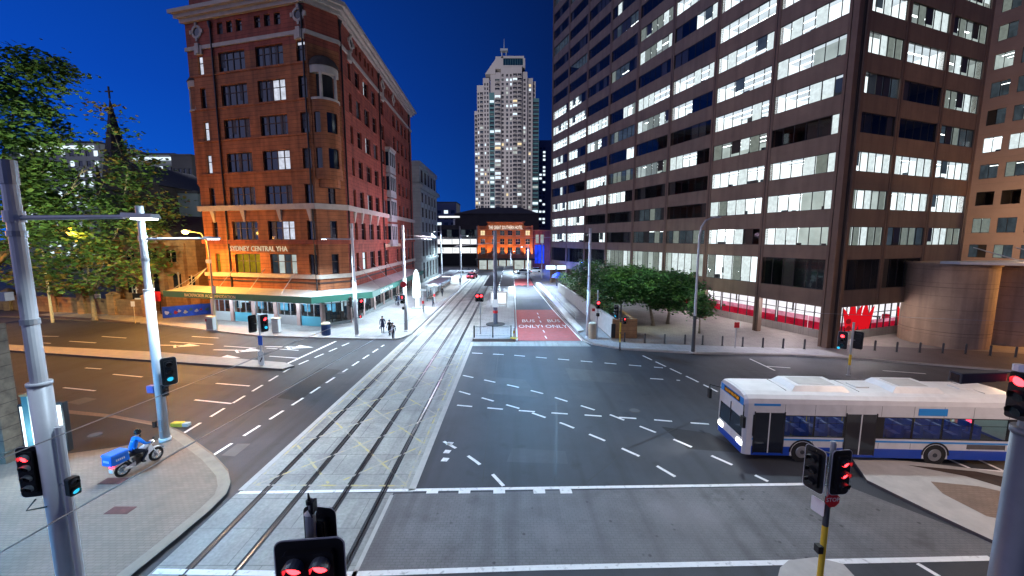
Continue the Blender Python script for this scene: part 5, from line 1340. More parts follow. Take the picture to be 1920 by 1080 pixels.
# the big pole on the island, close to the viewpoint
q = D(113, 980, 8.7); p1 = mast('thick pale pole carrying the red signal by the lit advertising panel', q.x, q.y, D(5, 300, 8.7).z, D(78, 722, 8.7).z, (1, .05, 2.55, D(100, 406, 8.7).z), power=75, base=False, cone=140)
b = MB(); b.box(q.x - .22, q.x - .02, q.y - .36, q.y - .2, D(100, 560, 8.7).z, D(100, 545, 8.7).z, 'galv'); b.build('junction_box', p1); b = MB(); b.tube([(q.x + .3, q.y, 0), (q.x + .3, q.y, D(90, 800, 8.7).z)], [.075, .075], 'steel_paint', 10); b.build('conduit', p1)
z_ = D(56, 885, 8.5); signal_head(p1, (z_.x, z_.y, z_.z), 12, 4, 0, 'lens_red', .74, True, None, vm='visor_silver', also=())
bracket(p1, (z_.x + .2, z_.y + .1, z_.z - .1), (q.x, q.y, z_.z - .1))
z_ = D(137, 911, 8.6); signal_head(p1, (z_.x, z_.y, z_.z), 75, 2, 1, 'lens_green', .62, False)
bracket(p1, (z_.x - .1, z_.y, z_.z), (q.x, q.y, z_.z))
b = MB(); b.tube([(q.x - .1, q.y - .3, D(70, 930, 8.5).z), (q.x - .2, q.y - .42, D(75, 945, 8.5).z), (q.x, q.y - .2, D(80, 950, 8.5).z)], .018, 'black_plastic', 6); b.build('cable', p1)
# second pole at the island tip
q = G(310, 826, .13); p2 = mast('tall pale pole at the tip of the brown paved island with a green signal', q[0], q[1], D(258, 386, q[1]).z, D(281, 545, q[1]).z, (1, .1, 2.95, D(272, 447, q[1]).z), power=560)
z_ = D(317, 696, q[1] - .1); signal_head(p2, (z_.x, z_.y, z_.z), 48, 3, 2, 'lens_green', 1.05); bracket(p2, (z_.x - .1, z_.y, z_.z), (q[0], q[1], z_.z))
z_ = D(309, 732, q[1] - .1); signal_head(p2, (z_.x, z_.y, z_.z), 62, 2, None, 'lens_red', .8, False); bracket(p2, (z_.x - .1, z_.y, z_.z), (q[0], q[1], z_.z))
b = MB(); b.box(q[0] - .5, q[0] - .2, q[1] - .15, q[1] + .1, D(285, 735, q[1]).z, D(285, 722, q[1]).z, 'sign_blue'); b.build('sign_plate', p2); b = MB(); b.box(q[0] - .24, q[0] - .12, q[1] - .34, q[1] - .22, .95, 1.25, 'black_plastic'); b.build('push_button', p2)
# two poles on the hostel corner
q = (G(668, 638)[0], 38.9); q = (D(668, 606, 40).x, 40.0); p3 = mast('pale pole in front of the green awning with its lamp arm over the road', q[0], q[1], D(661, 419, 40).z, D(664, 527, 40).z, (-1, -.1, 2.6, D(655, 448, 40).z), power=1200, cone=132)
for px, py, rz, n, lit, col, s_, bd in ((657, 567, -55, 3, None, 'lens_red', .95, True), (677, 570, 35, 3, 0, 'lens_red', .95, True)):
    z_ = D(px, py, 39.7); signal_head(p3, tuple(z_), rz, n, lit, col, s_, bd); bracket(p3, tuple(z_), (q[0], q[1], z_.z))
z_ = D(675.5, 593, 39.7); signal_head(p3, tuple(z_), 30, 1, 0, 'lens_red', .9, False, 'man')
q = (D(761.5, 622, 42).x, 42.0); p4 = mast('pale pole beside the walking people with a red pedestrian signal', q[0], q[1], D(754, 422, 42).z, D(757, 523, 42).z, (1, .1, 2.6, D(757, 448, 42).z), power=1350)
z_ = D(755, 561, 41.7); signal_head(p4, tuple(z_), -8, 2, 0, 'lens_red', 1.35, False, 'man'); bracket(p4, tuple(z_), (q[0], q[1], z_.z)); z_ = D(756, 578, 41.7); signal_head(p4, tuple(z_), 10, 1, None, 'lens_red', .8, False)
b = MB(); z_ = D(757, 533, 41.7); b.tube([(z_.x, z_.y - .2, z_.z), (z_.x, z_.y - .16, z_.z)], [.32, .32], 'sign_red', 16); b.build('sign_plate', p4)
# pole by the bus lane and planter wall
q = G(1102, 633, .13); p5 = mast('slender pale pole beside the cream bin at the end of the planter wall', q[0], q[1], D(1106, 428, q[1]).z, D(1103, 545, q[1]).z, None, r0=.17, r1=.13)
# curved lamp post of the plaza
q = G(1299, 661, .13); lp = thing('lamp_post', 'grey curved lamp post standing among the bollards in front of the plaza', 'lamp post', (q[0], q[1], 0)); b = MB()
x, y = q; zt_ = D(1335, 408, y).z
b.tube([(x, y, 0), (x, y, 3.4)], [.16, .13], 'pole_dark', 12); b.tube([(x, y, 3.4), (x, y, zt_ - 1.6), (x + .12, y, zt_ - .8), (x + .45, y - .02, zt_ - .25), (x + 1.0, y - .05, zt_)], [.11, .085, .08, .075, .06], 'galv', 12); b.tube([(x, y, .1), (x, y, .22)], [.3, .3], 'kerb', 12); b.build('shaft', lp)
luminaire(lp, (x + 1.3, y - .06, zt_ + .02), (1, -.05), 'galv')
# sodium lamp
q = G(405, 616, .13); x, y = q; zt_ = D(352, 433, y).z; sl_ = thing('lamp_post', 'cream curved lamp post with a glowing orange sodium lamp in front of the hostel', 'lamp post', (x, y, 0)); b = MB()
b.tube([(x, y, 0), (x, y, .9)], [.2, .17], 'pole_cream', 12); b.tube([(x, y, .9), (x, y, zt_ - 2.2), (x - .15, y, zt_ - 1.1), (x - .7, y, zt_ - .25), (x - 2.2, y - .05, zt_)], [.12, .08, .075, .07, .055], 'pole_cream', 12); b.build('shaft', sl_)
b = MB(); zz = D(397, 490, y).z; b.box(x - .35, x + .25, y - .14, y - .1, zz - .2, zz + .2, 'sign_white'); b.build('sign_plate', sl_); b = MB(); zz = D(403, 543, y).z; b.box(x + .08, x + .45, y - .16, y - .1, zz - .42, zz + .42, 'sign_white'); b.build('notice_box', sl_)
b = MB(); xl = D(350, 443, y).x; b.hexa([Vector(v) for v in ((xl - .45, y - .2, zt_ - .05), (xl + .5, y - .15, zt_ - .05), (xl + .5, y + .1, zt_ - .05), (xl - .45, y + .1, zt_ - .05), (xl - .35, y - .12, zt_ + .16), (xl + .5, y - .1, zt_ + .1), (xl + .5, y + .06, zt_ + .1), (xl - .35, y + .04, zt_ + .16))], 'galv'); lo = b.build('luminaire', sl_)
b = MB(); b.ball((xl - .05, y - .05, zt_ - .12), .3, 'lamp_sodium', 12, 8, .7); b.build('lamp', lo)
light('SPOT', (xl, y - .1, zt_ - .35), 1600, SOD, .25, aim=(xl + .5, y - 2.0, 0), cone=168, blend=.35)
light('POINT', (xl + .6, y - .9, zt_ - .8), 330, SOD, .3)
# street lamps further along
def small_lamp(px, py, ptop, label, name='lamp_post', arm=None, power=0, m='steel_paint', grp=None):
    x, y = G(px, py, .1); t = thing(name, label, 'lamp post', (x, y, 0), grp); b = MB(); zt_ = D(px, ptop, y).z
    b.tube([(x, y, 0), (x, y, zt_)], [.16, .09], m, 8); b.build('shaft', t)
    if arm:
        luminaire(t, (x + arm, y, zt_ - .3), (1 if arm > 0 else -1, 0)); b = MB(); b.tube([(x, y, zt_ - .32), (x + arm * .9, y, zt_ - .28)], .05, m, 6); b.build('lamp_arm', t)
        if power: light('SPOT', (x + arm, y, zt_ - .5), power, WHT, .2, aim=(x + arm, y, 0), cone=150, blend=.7)
    return t
small_lamp(865, 522, 440, 'pale lamp post beside the far kerb of the tram street', arm=1.6, power=2600)
small_lamp(829, 520, 432, 'pale lamp post in front of the white car park decks', arm=-1.6, power=2200)
small_lamp(958, 512, 469, 'thin white lamp post in front of the brick hotel doors', arm=.9, power=1500)
small_lamp(990, 540, 460, 'thin white lamp post at the far end of the bus lane', arm=-1.2, power=2600)
small_lamp(1016, 522, 455, 'thin pale post by the blue lit narrow building')
small_lamp(99, 603, 470, 'pale tapered post in front of the churchyard wall', m='pole_cream')
# signals standing free ----------------------------------------------------------------
def signal_post(label, x, y, h, heads, r=.06, m='galv', bands=(), base=.13, group='traffic signal posts', name='traffic_signal'):
    t = thing(name, label, 'traffic signal', (x, y, 0), group); b = MB(); b.tube([(x, y, 0), (x, y, h)], [r, r], m, 12); b.tube([(x, y, base - .05), (x, y, base + .06)], [r * 2, r * 2], m, 12)
    b.tube([(x, y, h), (x, y, h + .02)], [r * 1.15, r * .8], m, 12)
    b.build('post', t)
    for z0, z1, mm in bands: b = MB(); b.tube([(x, y, z0), (x, y, z1)], [r + .006, r + .006], mm, 12); b.build('band', t)
    for (dx, dy, z, rz, n, lit, col, s_, bd, gl) in heads:
        signal_head(t, (x + dx, y + dy, z), rz, n, lit, col, s_, bd, gl)
        for zz in (.35, -.35):
            bracket(t, (x + dx * .9, y + dy * .9, z + zz * n / 3 * s_), (x, y, z + zz * n / 3 * s_), r=.018)
    return t
# close tram signal at the bottom of the picture
Yt = 5.3; xt = D(583, 985, Yt + .22).x; ts = signal_post('close black tram signal board with two red lamps under hooded visors', xt, Yt + .22, D(583, 962, Yt + .22).z, [], .075, name='tram_signal')
c_ = D(579, 1010, Yt).z; hx_ = D(580, 1020, Yt).x
signal_head(ts, (hx_, Yt, c_ - .52), 6, 2, 0, 'lens_red', 1.06, True, None, 2, 'visor_silver')
c2_ = D(594, 950, Yt + .35).z; signal_head(ts, (D(595, 960, Yt + .35).x, Yt + .42, c2_ - .5), 172, 2, None, 'lens_red', .92, True, None, 1)
b = MB(); zt_ = D(583, 962, Yt + .22).z
b.tube([(xt, Yt + .22, zt_), (xt, Yt + .22, zt_ + .17)], [.02, .02], 'galv', 8); b.tube([(xt, Yt + .22, zt_ + .15), (xt, Yt + .22, zt_ + .21)], [.05, .05], 'black_plastic', 10); b.tube([(xt, Yt + .22, zt_ + .2), (xt - .01, Yt + .22, zt_ + .32)], [.025, .01], 'black_plastic', 8)
b.box(xt + .04, xt + .08, Yt + .16, Yt + .28, zt_ + .02, zt_ + .2, 'black_plastic'); b.tube([(xt + .02, Yt + .15, zt_ + .1), (xt + .07, Yt + .15, zt_ - .02)], .012, 'pole_dark', 6); b.build('sensor', ts)
bracket(ts, (xt, Yt + .2, c_ - .2), (hx_, Yt + .1, c_ - .2), r=.02); bracket(ts, (xt, Yt + .2, c_ - .7), (hx_, Yt + .1, c_ - .7), r=.02)
# post on the near refuge
Yn = 9.6; x0 = D(1552, 940, Yn).x; ht = D(1562, 829, Yn).z
sg = signal_post('black signal on a yellow banded post with a red arrow and an octagonal stop plate', x0, Yn, ht, [], .065, bands=[(D(1545, 1080, Yn).z - 1, D(1548, 985, Yn).z, 'pole_yellow'), (D(1548, 985, Yn).z, D(1551, 930, Yn).z, 'pole_dark')])
z_ = D(1576, 886, Yn - .15); signal_head(sg, tuple(z_), 6, 3, 1, 'lens_red', .92, True, None, also=(0,)); z2 = D(1527, 879, Yn + .05); signal_head(sg, tuple(z2), -72, 3, None, 'lens_red', .9)
for zz in (.45, .1, -.45): bracket(sg, (x0, Yn, z_.z + zz), (z_.x, z_.y + .1, z_.z + zz)); bracket(sg, (x0, Yn, z2.z + zz), (z2.x, z2.y, z2.z + zz + .05))
b = MB(); zc_ = D(1561, 938, Yn - .12); M = MT(zc_, R(4)); slab(b, [(math.cos(R(22.5 + 45 * i)) * .2, math.sin(R(22.5 + 45 * i)) * .2) for i in range(8)], -.006, .006, 'sign_red', M)
b.add(text_mb('STOP', .15, 'sign_white', M @ Matrix.Translation((0, -.011, -.03)) @ Matrix.Rotation(R(90), 4, 'X'), .001)); b.build('stop_plate', sg)
b = MB(); z3 = D(1533, 948, Yn + .1); M = MT(z3, R(-75)); slab(b, rrect(.17, .2, .03), -.006, .006, 'sign_white', M); slab(b, rrect(.15, .18, .03), .007, .012, 'sign_red', M); b.tube([z3, (x0, Yn, z3.z - .05)], .015, 'galv', 6); b.build('sign_plate', sg)
b = MB(); z4 = D(1537, 1030, Yn - .05); b.box(z4.x - .07, z4.x + .06, Yn - .1, Yn + .06, z4.z - .1, z4.z + .1, 'black_plastic'); b.build('push_button', sg)
# median post
q = G(492, 684, .15); sm = signal_post('two black signal heads back to back on a post in the middle of the median', q[0], q[1], D(486, 590, q[1]).z, [], .07, 'sign_white', base=.15)
for px, py, rz, lit, col, al in ((473, 607, -118, None, 'lens_red', ()), (495.5, 606, 62, 0, 'lens_red', ())):
    z_ = D(px, py, q[1]); hd_ = signal_head(sm, tuple(z_), rz, 3, lit, col, 1.05, also=al); bracket(sm, tuple(z_), (q[0], q[1], z_.z))
z_ = D(499, 614, q[1] - .25); b = MB(); b.ball((z_.x, z_.y, z_.z), .11, 'lens_green', 10, 6); b.build('lens', sm)
b = MB(); z_ = D(489, 635, q[1]); b.box(z_.x - .16, z_.x + .16, q[1] - .1, q[1] - .075, z_.z - .5, z_.z + .25, 'sign_blue'); b.build('sign_plate', sm)
b = MB(); b.box(q[0] - .22, q[0] + .22, q[1] - .12, q[1] - .09, .2, 1.25, 'sign_white'); b.poly([(q[0] - .12, q[1] - .125, .45), (q[0] - .05, q[1] - .125, .4), (q[0] + .14, q[1] - .125, .75), (q[0] + .07, q[1] - .125, .8)], 'black_plastic'); b.build('keep_plate', sm)
# tram signal at the platform end
q = G(901, 626, .28); stp = signal_post('red tram signal on a thin grey post beside the platform fence', q[0], q[1], D(899, 548, q[1]).z, [], .05, base=.28, name='tram_signal')
z_ = D(899, 558, q[1] - .15); signal_head(stp, tuple(z_), 0, 2, 0, 'lens_red', 1.2, False, None, 2)
# signals by the planter wall
q = G(1119, 636, .13); s5 = signal_post('red signal on a grey post just beside the cream bin', q[0], q[1], D(1121, 545, q[1]).z, [], .06)
z_ = D(1121.5, 571, q[1] - .15); signal_head(s5, tuple(z_), 0, 2, 0, 'lens_red', 1.15, False, None, 1); z_ = D(1121, 590, q[1] - .12); signal_head(s5, tuple(z_), 10, 1, None, 'lens_red', .9, False); z_ = D(1113, 581, q[1] - .12); b = MB(); b.box(z_.x - .15, z_.x + .15, z_.y, z_.y + .03, z_.z - .14, z_.z + .14, 'sign_red'); b.build('sign_plate', s5)
q = G(1162, 655, .13); s6 = signal_post('black signal turned sideways on a post with yellow bands at the kerb', q[0], q[1], D(1162, 572, q[1]).z, [], .065, 'pole_dark', [(.8, 1.6, 'pole_yellow'), (1.7, 2.6, 'pole_yellow')])
z_ = D(1156, 585, q[1] - .1); signal_head(s6, tuple(z_), -62, 3, 2, 'lens_green', 1.0); z_ = D(1171, 601, q[1] - .1); signal_head(s6, tuple(z_), 8, 2, 0, 'lens_red', .9, False, 'man'); bracket(s6, tuple(z_), (q[0], q[1], z_.z))
# signal on the far kerb beyond the bus
q = D(1592, 690, 28.5); q = (q.x, 28.5); s7 = signal_post('pair of black signals under a red sign on a post beyond the bus', q[0], q[1], D(1594, 605, q[1]).z, [], .075, 'galv', [(.8, 1.6, 'pole_yellow')], base=0)
for px, rz, lit in ((1580, -52, 0), (1609, 128, None)):
    z_ = D(px, 638, q[1] - .05); signal_head(s7, tuple(z_), rz, 3, lit, 'lens_red', 1.0); bracket(s7, tuple(z_), (q[0], q[1], z_.z))
z_ = D(1572, 652, q[1] - .35); b = MB(); b.ball(tuple(z_), .09, 'lens_green', 8, 6); b.build('lens', s7)
b = MB(); z_ = D(1591, 603, q[1] - .1); slab(b, [(math.cos(R(30 * i)) * .2, math.sin(R(30 * i)) * .2) for i in range(12)], -.01, .01, 'sign_red', MT(z_)); z_ = D(1591, 615, q[1] - .1); slab(b, [(-.3, -.15), (.3, -.15), (.05, .18), (-.05, .18)], -.01, .01, 'sign_red', MT(z_)); b.build('sign_plate', s7)
# big pole at the edge with camera arm
Yr = 5.1; q = D(1893, 1080, Yr); x, y = q.x, Yr
pr_ = mast('thick grey pole at the picture edge carrying a dark camera box and a red signal', x, y, 11.6, D(1935, 815, Yr).z, None, base=False, r0=.195, r1=.15, m='steel_grey')
b = MB(); zz = D(1880, 690, Yr).z; b.tube([(x, y, zz), (x - .35, y - .02, zz)], [.05, .05], 'steel_paint', 8); b.tube([(x - .3, y, zz - .04), (x - .3, y, zz + .04)], [.08, .08], 'steel_paint', 10); b.build('camera_arm', pr_)
b = MB(); a = D(1792, 707, Yr); c = D(1880, 706, Yr); b.hexa([Vector(v) for v in ((a.x, y - .07, a.z - .075), (c.x, y - .05, c.z - .05), (c.x, y + .07, c.z - .05), (a.x, y + .09, a.z - .075), (a.x, y - .07, a.z + .07), (c.x, y - .05, c.z + .07), (c.x, y + .07, c.z + .07), (a.x, y + .09, a.z + .07))], 'pole_dark')
b.box(a.x - .005, a.x + .02, y - .05, y + .07, a.z - .06, a.z + .05, 'glass_dark'); b.build('camera_box', pr_, bevel=.012)
z_ = D(1915, 742, Yr - .05); signal_head(pr_, tuple(z_), -78, 3, 0, 'lens_red', .62, False); bracket(pr_, tuple(z_), (x, y, z_.z))
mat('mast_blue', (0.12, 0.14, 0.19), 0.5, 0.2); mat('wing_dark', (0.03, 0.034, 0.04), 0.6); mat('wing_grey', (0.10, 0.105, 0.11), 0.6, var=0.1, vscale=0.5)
# ================================================================== TRAM STOP
q = G(929, 608, .28); ms = thing('tram_mast', 'tall dark blue grey mast standing in the middle of the tram platform', 'mast', (q[0], q[1], 0)); b = MB()
x, y = q; b.tube([(x, y, .2), (x, y, D(929, 432, y).z)], [.26, .2], 'mast_blue', 14); b.build('shaft', ms); b = MB(); b.tube([(x, y, .28), (x, y, .34)], [1.1, 1.1], 'pole_dark', 20); b.box(x - .34, x + .34, y - .3, y - .24, 2.3, 3.2, 'sign_white'); b.tube([(x, y, 1.6), (x, y, 1.9)], [.29, .29], 'sign_red', 14); b.build('base_collar', ms)
b = MB(); zz = D(929, 455, y).z; b.tube([(x - 4.6, y, zz - .4), (x, y, zz), (x + .6, y, zz)], .04, 'galv', 6); b.build('wire_arm', ms)
cp = thing('tram_shelter', 'long tram platform shelter with two sloping grey roof wings', 'shelter', (-1.8, 62, 0)); b = MB()
for s, m in ((-1, 'pole_dark'), (1, 'galv')):
    p = lambda u, yy, z: Vector((-1.9 + s * u, yy, z))
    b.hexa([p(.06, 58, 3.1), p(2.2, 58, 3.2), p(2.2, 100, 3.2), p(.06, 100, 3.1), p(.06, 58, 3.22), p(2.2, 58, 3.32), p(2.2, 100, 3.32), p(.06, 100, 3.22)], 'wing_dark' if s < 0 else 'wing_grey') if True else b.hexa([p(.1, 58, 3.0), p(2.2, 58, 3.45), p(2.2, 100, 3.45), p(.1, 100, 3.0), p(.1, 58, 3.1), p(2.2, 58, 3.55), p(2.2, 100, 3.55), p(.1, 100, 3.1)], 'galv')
b.build('roof', cp)
for yy in (61, 68, 75, 82, 89, 96):
    b = MB(); b.tube([(-1.9, yy, .28), (-1.9, yy, 3.02)], [.11, .11], 'galv', 8); b.build('column', cp)
    if yy in (61, 75, 89): b = MB(); b.box(-3.1, -.7, yy + .8, yy + .9, 2.92, 3.0, 'tube_white'); b.build('strip_lamp', cp); light('POINT', (-1.9, yy, 2.6), 260, WHT, .4)
fe = thing('platform_fence', 'grey barred safety fence across the end of the tram platform', 'fence', (-2, 38.9, 0)); b = MB()
for x in (-3.75, -1.9, -.1): b.box(x - .05, x + .05, 38.75, 38.85, .28, 1.5, 'pole_dark')
b.build('fence_post', fe)
for a, c in ((-3.7, -1.95), (-1.85, -.15)):
    b = MB(); b.box(a, c, 38.78, 38.82, 1.36, 1.42, 'galv'); b.box(a, c, 38.78, 38.82, .42, .47, 'galv')
    for k in range(14): x = a + (c - a) * (k + .5) / 14; b.box(x - .012, x + .012, 38.785, 38.815, .47, 1.36, 'galv')
    b.build('fence_panel', fe)
mk_ = thing('marker_post', 'small orange banded hazard post at the platform corner', 'marker post', (.25, 38.5, 0)); b = MB(); b.tube([(.2, 38.6, .1), (.2, 38.6, 1.35)], [.07, .07], 'sign_white', 10); b.build('post', mk_); b = MB(); b.tube([(.2, 38.6, .75), (.2, 38.6, 1.05)], [.076, .076], 'pole_yellow', 10); b.tube([(.2, 38.6, .28), (.2, 38.6, .32)], [.4, .4], 'pole_yellow', 14); b.build('band', mk_)
tf = thing('timetable_stand', 'white lit information stand under the tram shelter front', 'information stand', (-1.9, 57, 0)); b = MB(); b.box(-3.1, -.7, 56.9, 57.2, .5, 2.5, 'sign_white'); b.build('panel', tf); b = MB(); b.box(-2.9, -.9, 56.86, 56.895, .8, 2.3, 'room_white'); b.build('display', tf); b = MB(); b.box(-3.05, -2.95, 56.95, 57.15, .28, .5, 'galv'); b.box(-.85, -.75, 56.95, 57.15, .28, .5, 'galv'); b.build('foot', tf)
# ================================================================== PLANTER WALL, KERB RAMP, RAILING
pw = thing('planter_wall', 'long pale rendered planter wall running beside the footpath of the bus lane', 'wall', (10, 60, 0)); b = MB()
def pwx(y): return 10.0 - (y - 39.2) * .036
ysg = [39.2 + i * 4 for i in range(10)]
for a, c in zip(ysg, ysg[1:]):
    b = MB(); h = 2.15 - (a - 39) * .012
    b.hexa([Vector(v) for v in ((pwx(a), a + .03, 0), (pwx(a) + .3, a + .03, 0), (pwx(c) + .3, c, 0), (pwx(c), c, 0), (pwx(a), a + .03, h), (pwx(a) + .3, a + .03, h), (pwx(c) + .3, c, h), (pwx(c), c, h))], 'kerb'); b.build('wall_panel', pw)
b = MB(); b.box(pwx(39.2) + .02, 12.5, 39.15, 39.45, 0, 2.1, 'church_stone'); b.box(12.2, 12.5, 39.45, 75, 0, 2.0, 'church_stone'); b.build('end_wall', pw)
b = MB(); b.poly([(pwx(39.5) + .3, 39.45, 1.9), (12.2, 39.45, 1.9), (12.2, 75, 1.6), (pwx(75) + .3, 75, 1.6)], 'soil'); b.build('soil_bed', pw)
b = MB(); b.box(9.9, 10.3, 39.02, 39.14, .2, 1.6, 'frame_dark'); b.build('access_door', pw)
rp = thing('kerb_ramp', 'white concrete wedge ramp tapering beside the red bus lane', 'ramp', (6.6, 60, 0)); b = MB()
b.hexa([Vector(v) for v in ((7.0, 41.5, .1), (7.75, 42.2, .1), (5.9, 84, .1), (5.05, 84, .1), (7.0, 41.5, .3), (7.75, 42.2, .3), (5.9, 84, .85), (5.05, 84, .85))], 'bus_white'); b.build('slab', rp)
rl_ = thing('railing', 'low grey steel railing along the white ramp of the bus lane', 'railing', (7, 60, 0)); 
for k in range(9):
    b = MB(); yy = 47 + k * 4; xx = 7.85 - (yy - 42) * .045; b.tube([(xx, yy, .1), (xx, yy, 1.15)], .03, 'galv', 6); b.build('baluster', rl_)
b = MB()
for z in (.65, 1.15): b.tube([(7.85 - 5 * .045, 47, z), (7.85 - 37 * .045, 79, z)], .028, 'galv', 6)
b.build('handrail', rl_)
# ================================================================== SMALL STREET FURNITURE
bol = None
for i, (px, py) in enumerate(((1171, 641), (1209, 643), (1246, 644), (1284, 645), (1317, 646.5), (1354, 648), (1392, 650), (1430, 651.5), (1468, 653), (1508, 654.5), (1640, 657), (1681, 660), (1724, 661), (1767, 662.5), (1810, 664), (1856, 667), (1904, 670))):
    x, y = G(px, py, .13)
    if bol is None:
        bol = thing('bollard', '', 'bollard', (x, y, .13)); b = MB(); b.tube([(x, y, .13), (x, y, 1.0)], [.075, .075], 'pole_dark', 12); b.tube([(x, y, 1.0), (x, y, 1.06)], [.075, .03], 'pole_dark', 12); b.build('shaft', bol); b = MB(); b.tube([(x, y, .13), (x, y, .17)], [.13, .12], 'pole_dark', 12); b.build('foot', bol); o = bol
    else: o = copy_tree(bol); o.location = (x, y, .13)
    n_ord = ('first', 'second', 'third', 'fourth', 'fifth', 'sixth', 'seventh', 'eighth', 'ninth', 'tenth', 'eleventh', 'twelfth', 'thirteenth', 'fourteenth', 'fifteenth', 'sixteenth', 'seventeenth')[i]
    o['label'] = f'dark steel bollard, {n_ord} in the plaza row counted from the planter wall'; o['group'] = 'bollards along the plaza edge'
def bin_(px, py, label, m, r=.3, h=1.05, top='galv', name='litter_bin', cat='bin', z0=.14):
    x, y = G(px, py, z0); t = thing(name, label, cat, (x, y, z0)); b = MB(); b.tube([(x, y, z0), (x, y, z0 + h)], [r * .94, r], m, 16)
    for k in range(14): a = k * math.pi / 7; b.box(x + math.cos(a) * r - .015, x + math.cos(a) * r + .015, y + math.sin(a) * r - .015, y + math.sin(a) * r + .015, z0 + .08, z0 + h - .06, m)
    b.build('body', t); b = MB(); b.tube([(x, y, z0 + h), (x, y, z0 + h + .1), (x, y, z0 + h + .2)], [r * 1.08, r * 1.05, r * .5], top, 16); b.build('lid', t); return t
bin_(612, 628, 'dark blue round litter bin by the brown shop pier under the awning', 'bin_blue', .42, 1.15, 'cream_box')
bin_(1110, 634, 'cream round bin standing between the slender pole and the red signal', 'cream_box', .38, 1.45, 'cream_box')
for px, py, lb in ((397, 620, 'white cabinet with a red corner half hidden by the median signals'), (519, 624, 'white street cabinet standing alone on the kerb under the awning')):
    x, y = G(px, py, .14); t = thing('street_cabinet', lb, 'cabinet', (x, y, .14), 'white street cabinets'); b = MB(); b.box(x - .38, x + .38, y - .25, y + .25, .22, 1.65, 'sign_white'); b.build('body', t, bevel=.03); b = MB(); b.box(x - .42, x + .42, y - .29, y + .29, 1.65, 1.75, 'cream_box'); b.build('cap', t); b = MB(); b.box(x - .33, x + .33, y - .26, y - .252, .35, 1.5, 'kerb'); b.build('door', t)
    if px < 400: b = MB(); b.box(x - .40, x - .25, y - .262, y - .251, 1.2, 1.5, 'sign_red'); b.build('sticker', t)
# lit advertising panel on the island
q = G(95, 872, .13); x, y = q[0] + .05, q[1]; ad = thing('advertising_panel', 'glowing white advertising light box in a dark frame behind the thick pole', 'light box', (x, y, .13)); M = MT((x, y, 0), R(8))
b = MB(); b.box(-.85, .85, -.12, .12, .75, 3.0, 'frame_dark', M); b.build('frame', ad, bevel=.03); b = MB(); b.box(-.76, .76, -.135, -.121, .84, 2.9, 'adpanel', M); b.build('screen', ad); b = MB(); b.box(-.2, .2, -.1, .1, .13, .75, 'pole_dark', M); b.build('foot', ad)
light('POINT', (x + .2, y - 1.0, 1.8), 40, (.7, .9, 1), .5)
q = G(42, 895, .13); x, y = q[0], q[1] + .8; t = thing('control_cabinet', 'tall control cabinet with a teal side and orange top behind the red signal', 'cabinet', (x, y, .13)); M = MT((x, y, 0), R(10)); zt_ = D(42, 738, y).z
b = MB(); b.box(-.22, .0, -.3, .3, .13, zt_, 'tower_teal', M); b.box(.001, .3, -.3, .3, .13, zt_, 'cream_box', M); b.build('body', t); b = MB(); b.box(-.25, .33, -.33, .33, zt_, zt_ + .07, 'church_stone', M); b.build('cap', t)
# signs in the far street
def sign(px, py, ptop, label, m, w_=.5, h=.5, z0=.13, pm='galv', shape=None):
    x, y = G(px, py, z0); zt_ = D(px, ptop, y).z; t = thing('street_sign', label, 'sign', (x, y, z0)); b = MB(); b.tube([(x, y, z0), (x, y, zt_)], .045, pm, 8); b.build('post', t); b = MB(); b.box(x - w_ / 2, x + w_ / 2, y - .07, y - .05, zt_ - h, zt_, m); b.build('plate', t); return t
sign(254, 606, 565, 'small cream parking sign on a thin post in front of the churchyard wall', 'sign_white', .45, .6, pm='pole_cream')
sign(188, 588, 551, 'white square notice sign behind the churchyard wall', 'sign_white', .8, .6)
sign(1378, 652, 604, 'small red sign on a thin post between the bollards', 'sign_red', .45, .5)
nb_ = thing('notice_board', 'dark church notice board with a small cross on top behind the wall', 'notice board', (-50.5, 53, 0)); z_ = D(263, 560, 52.5); b = MB(); b.box(z_.x - 1.0, z_.x + 1.0, 52.5, 52.6, z_.z - .7, z_.z + .7, 'frame_dark'); b.box(z_.x - .7, z_.x + .7, 52.46, 52.49, z_.z - .1, z_.z + .1, 'sign_white'); b.build('board', nb_); b = MB(); b.box(z_.x - .95, z_.x - .85, 52.5, 52.6, 0, z_.z - .7, 'frame_timber'); b.box(z_.x + .85, z_.x + .95, 52.5, 52.6, 0, z_.z - .7, 'frame_timber'); b.build('leg', nb_); b = MB(); b.box(z_.x - .5, z_.x - .42, 52.5, 52.6, z_.z + .7, z_.z + 1.7, 'sign_white'); b.box(z_.x - .72, z_.x - .2, 52.5, 52.6, z_.z + 1.2, z_.z + 1.3, 'sign_white'); b.build('cross', nb_)
rd = thing('red_notice', 'bright red notice panel on legs beside the church notice board', 'notice board', (-47.5, 52, 0)); z_ = D(292, 557, 52.0); b = MB(); b.box(z_.x - .75, z_.x + .6, 52, 52.08, z_.z - .55, z_.z + .75, 'poster_bright_red' if False else 'sign_red'); b.build('panel', rd); b = MB(); b.box(z_.x - .6, z_.x - .5, 52, 52.08, 0, z_.z - .55, 'frame_dark'); b.box(z_.x + .4, z_.x + .5, 52, 52.08, 0, z_.z - .55, 'frame_dark'); b.build('leg', rd)
q = G(330, 800, .0); t = thing('hazard_block', 'low yellow and white hazard block on the kerb behind the island pole', 'kerb block', (*G(338, 800, .13), .13)); x, y = G(338, 799, .13); b = MB(); b.box(x - .42, x + .2, y - .15, y + .15, .13, .36, 'pole_yellow'); b.build('body', t, bevel=.05); b = MB(); b.box(x + .2, x + .5, y - .14, y + .14, .13, .33, 'kerb'); b.build('end_piece', t, bevel=.04)
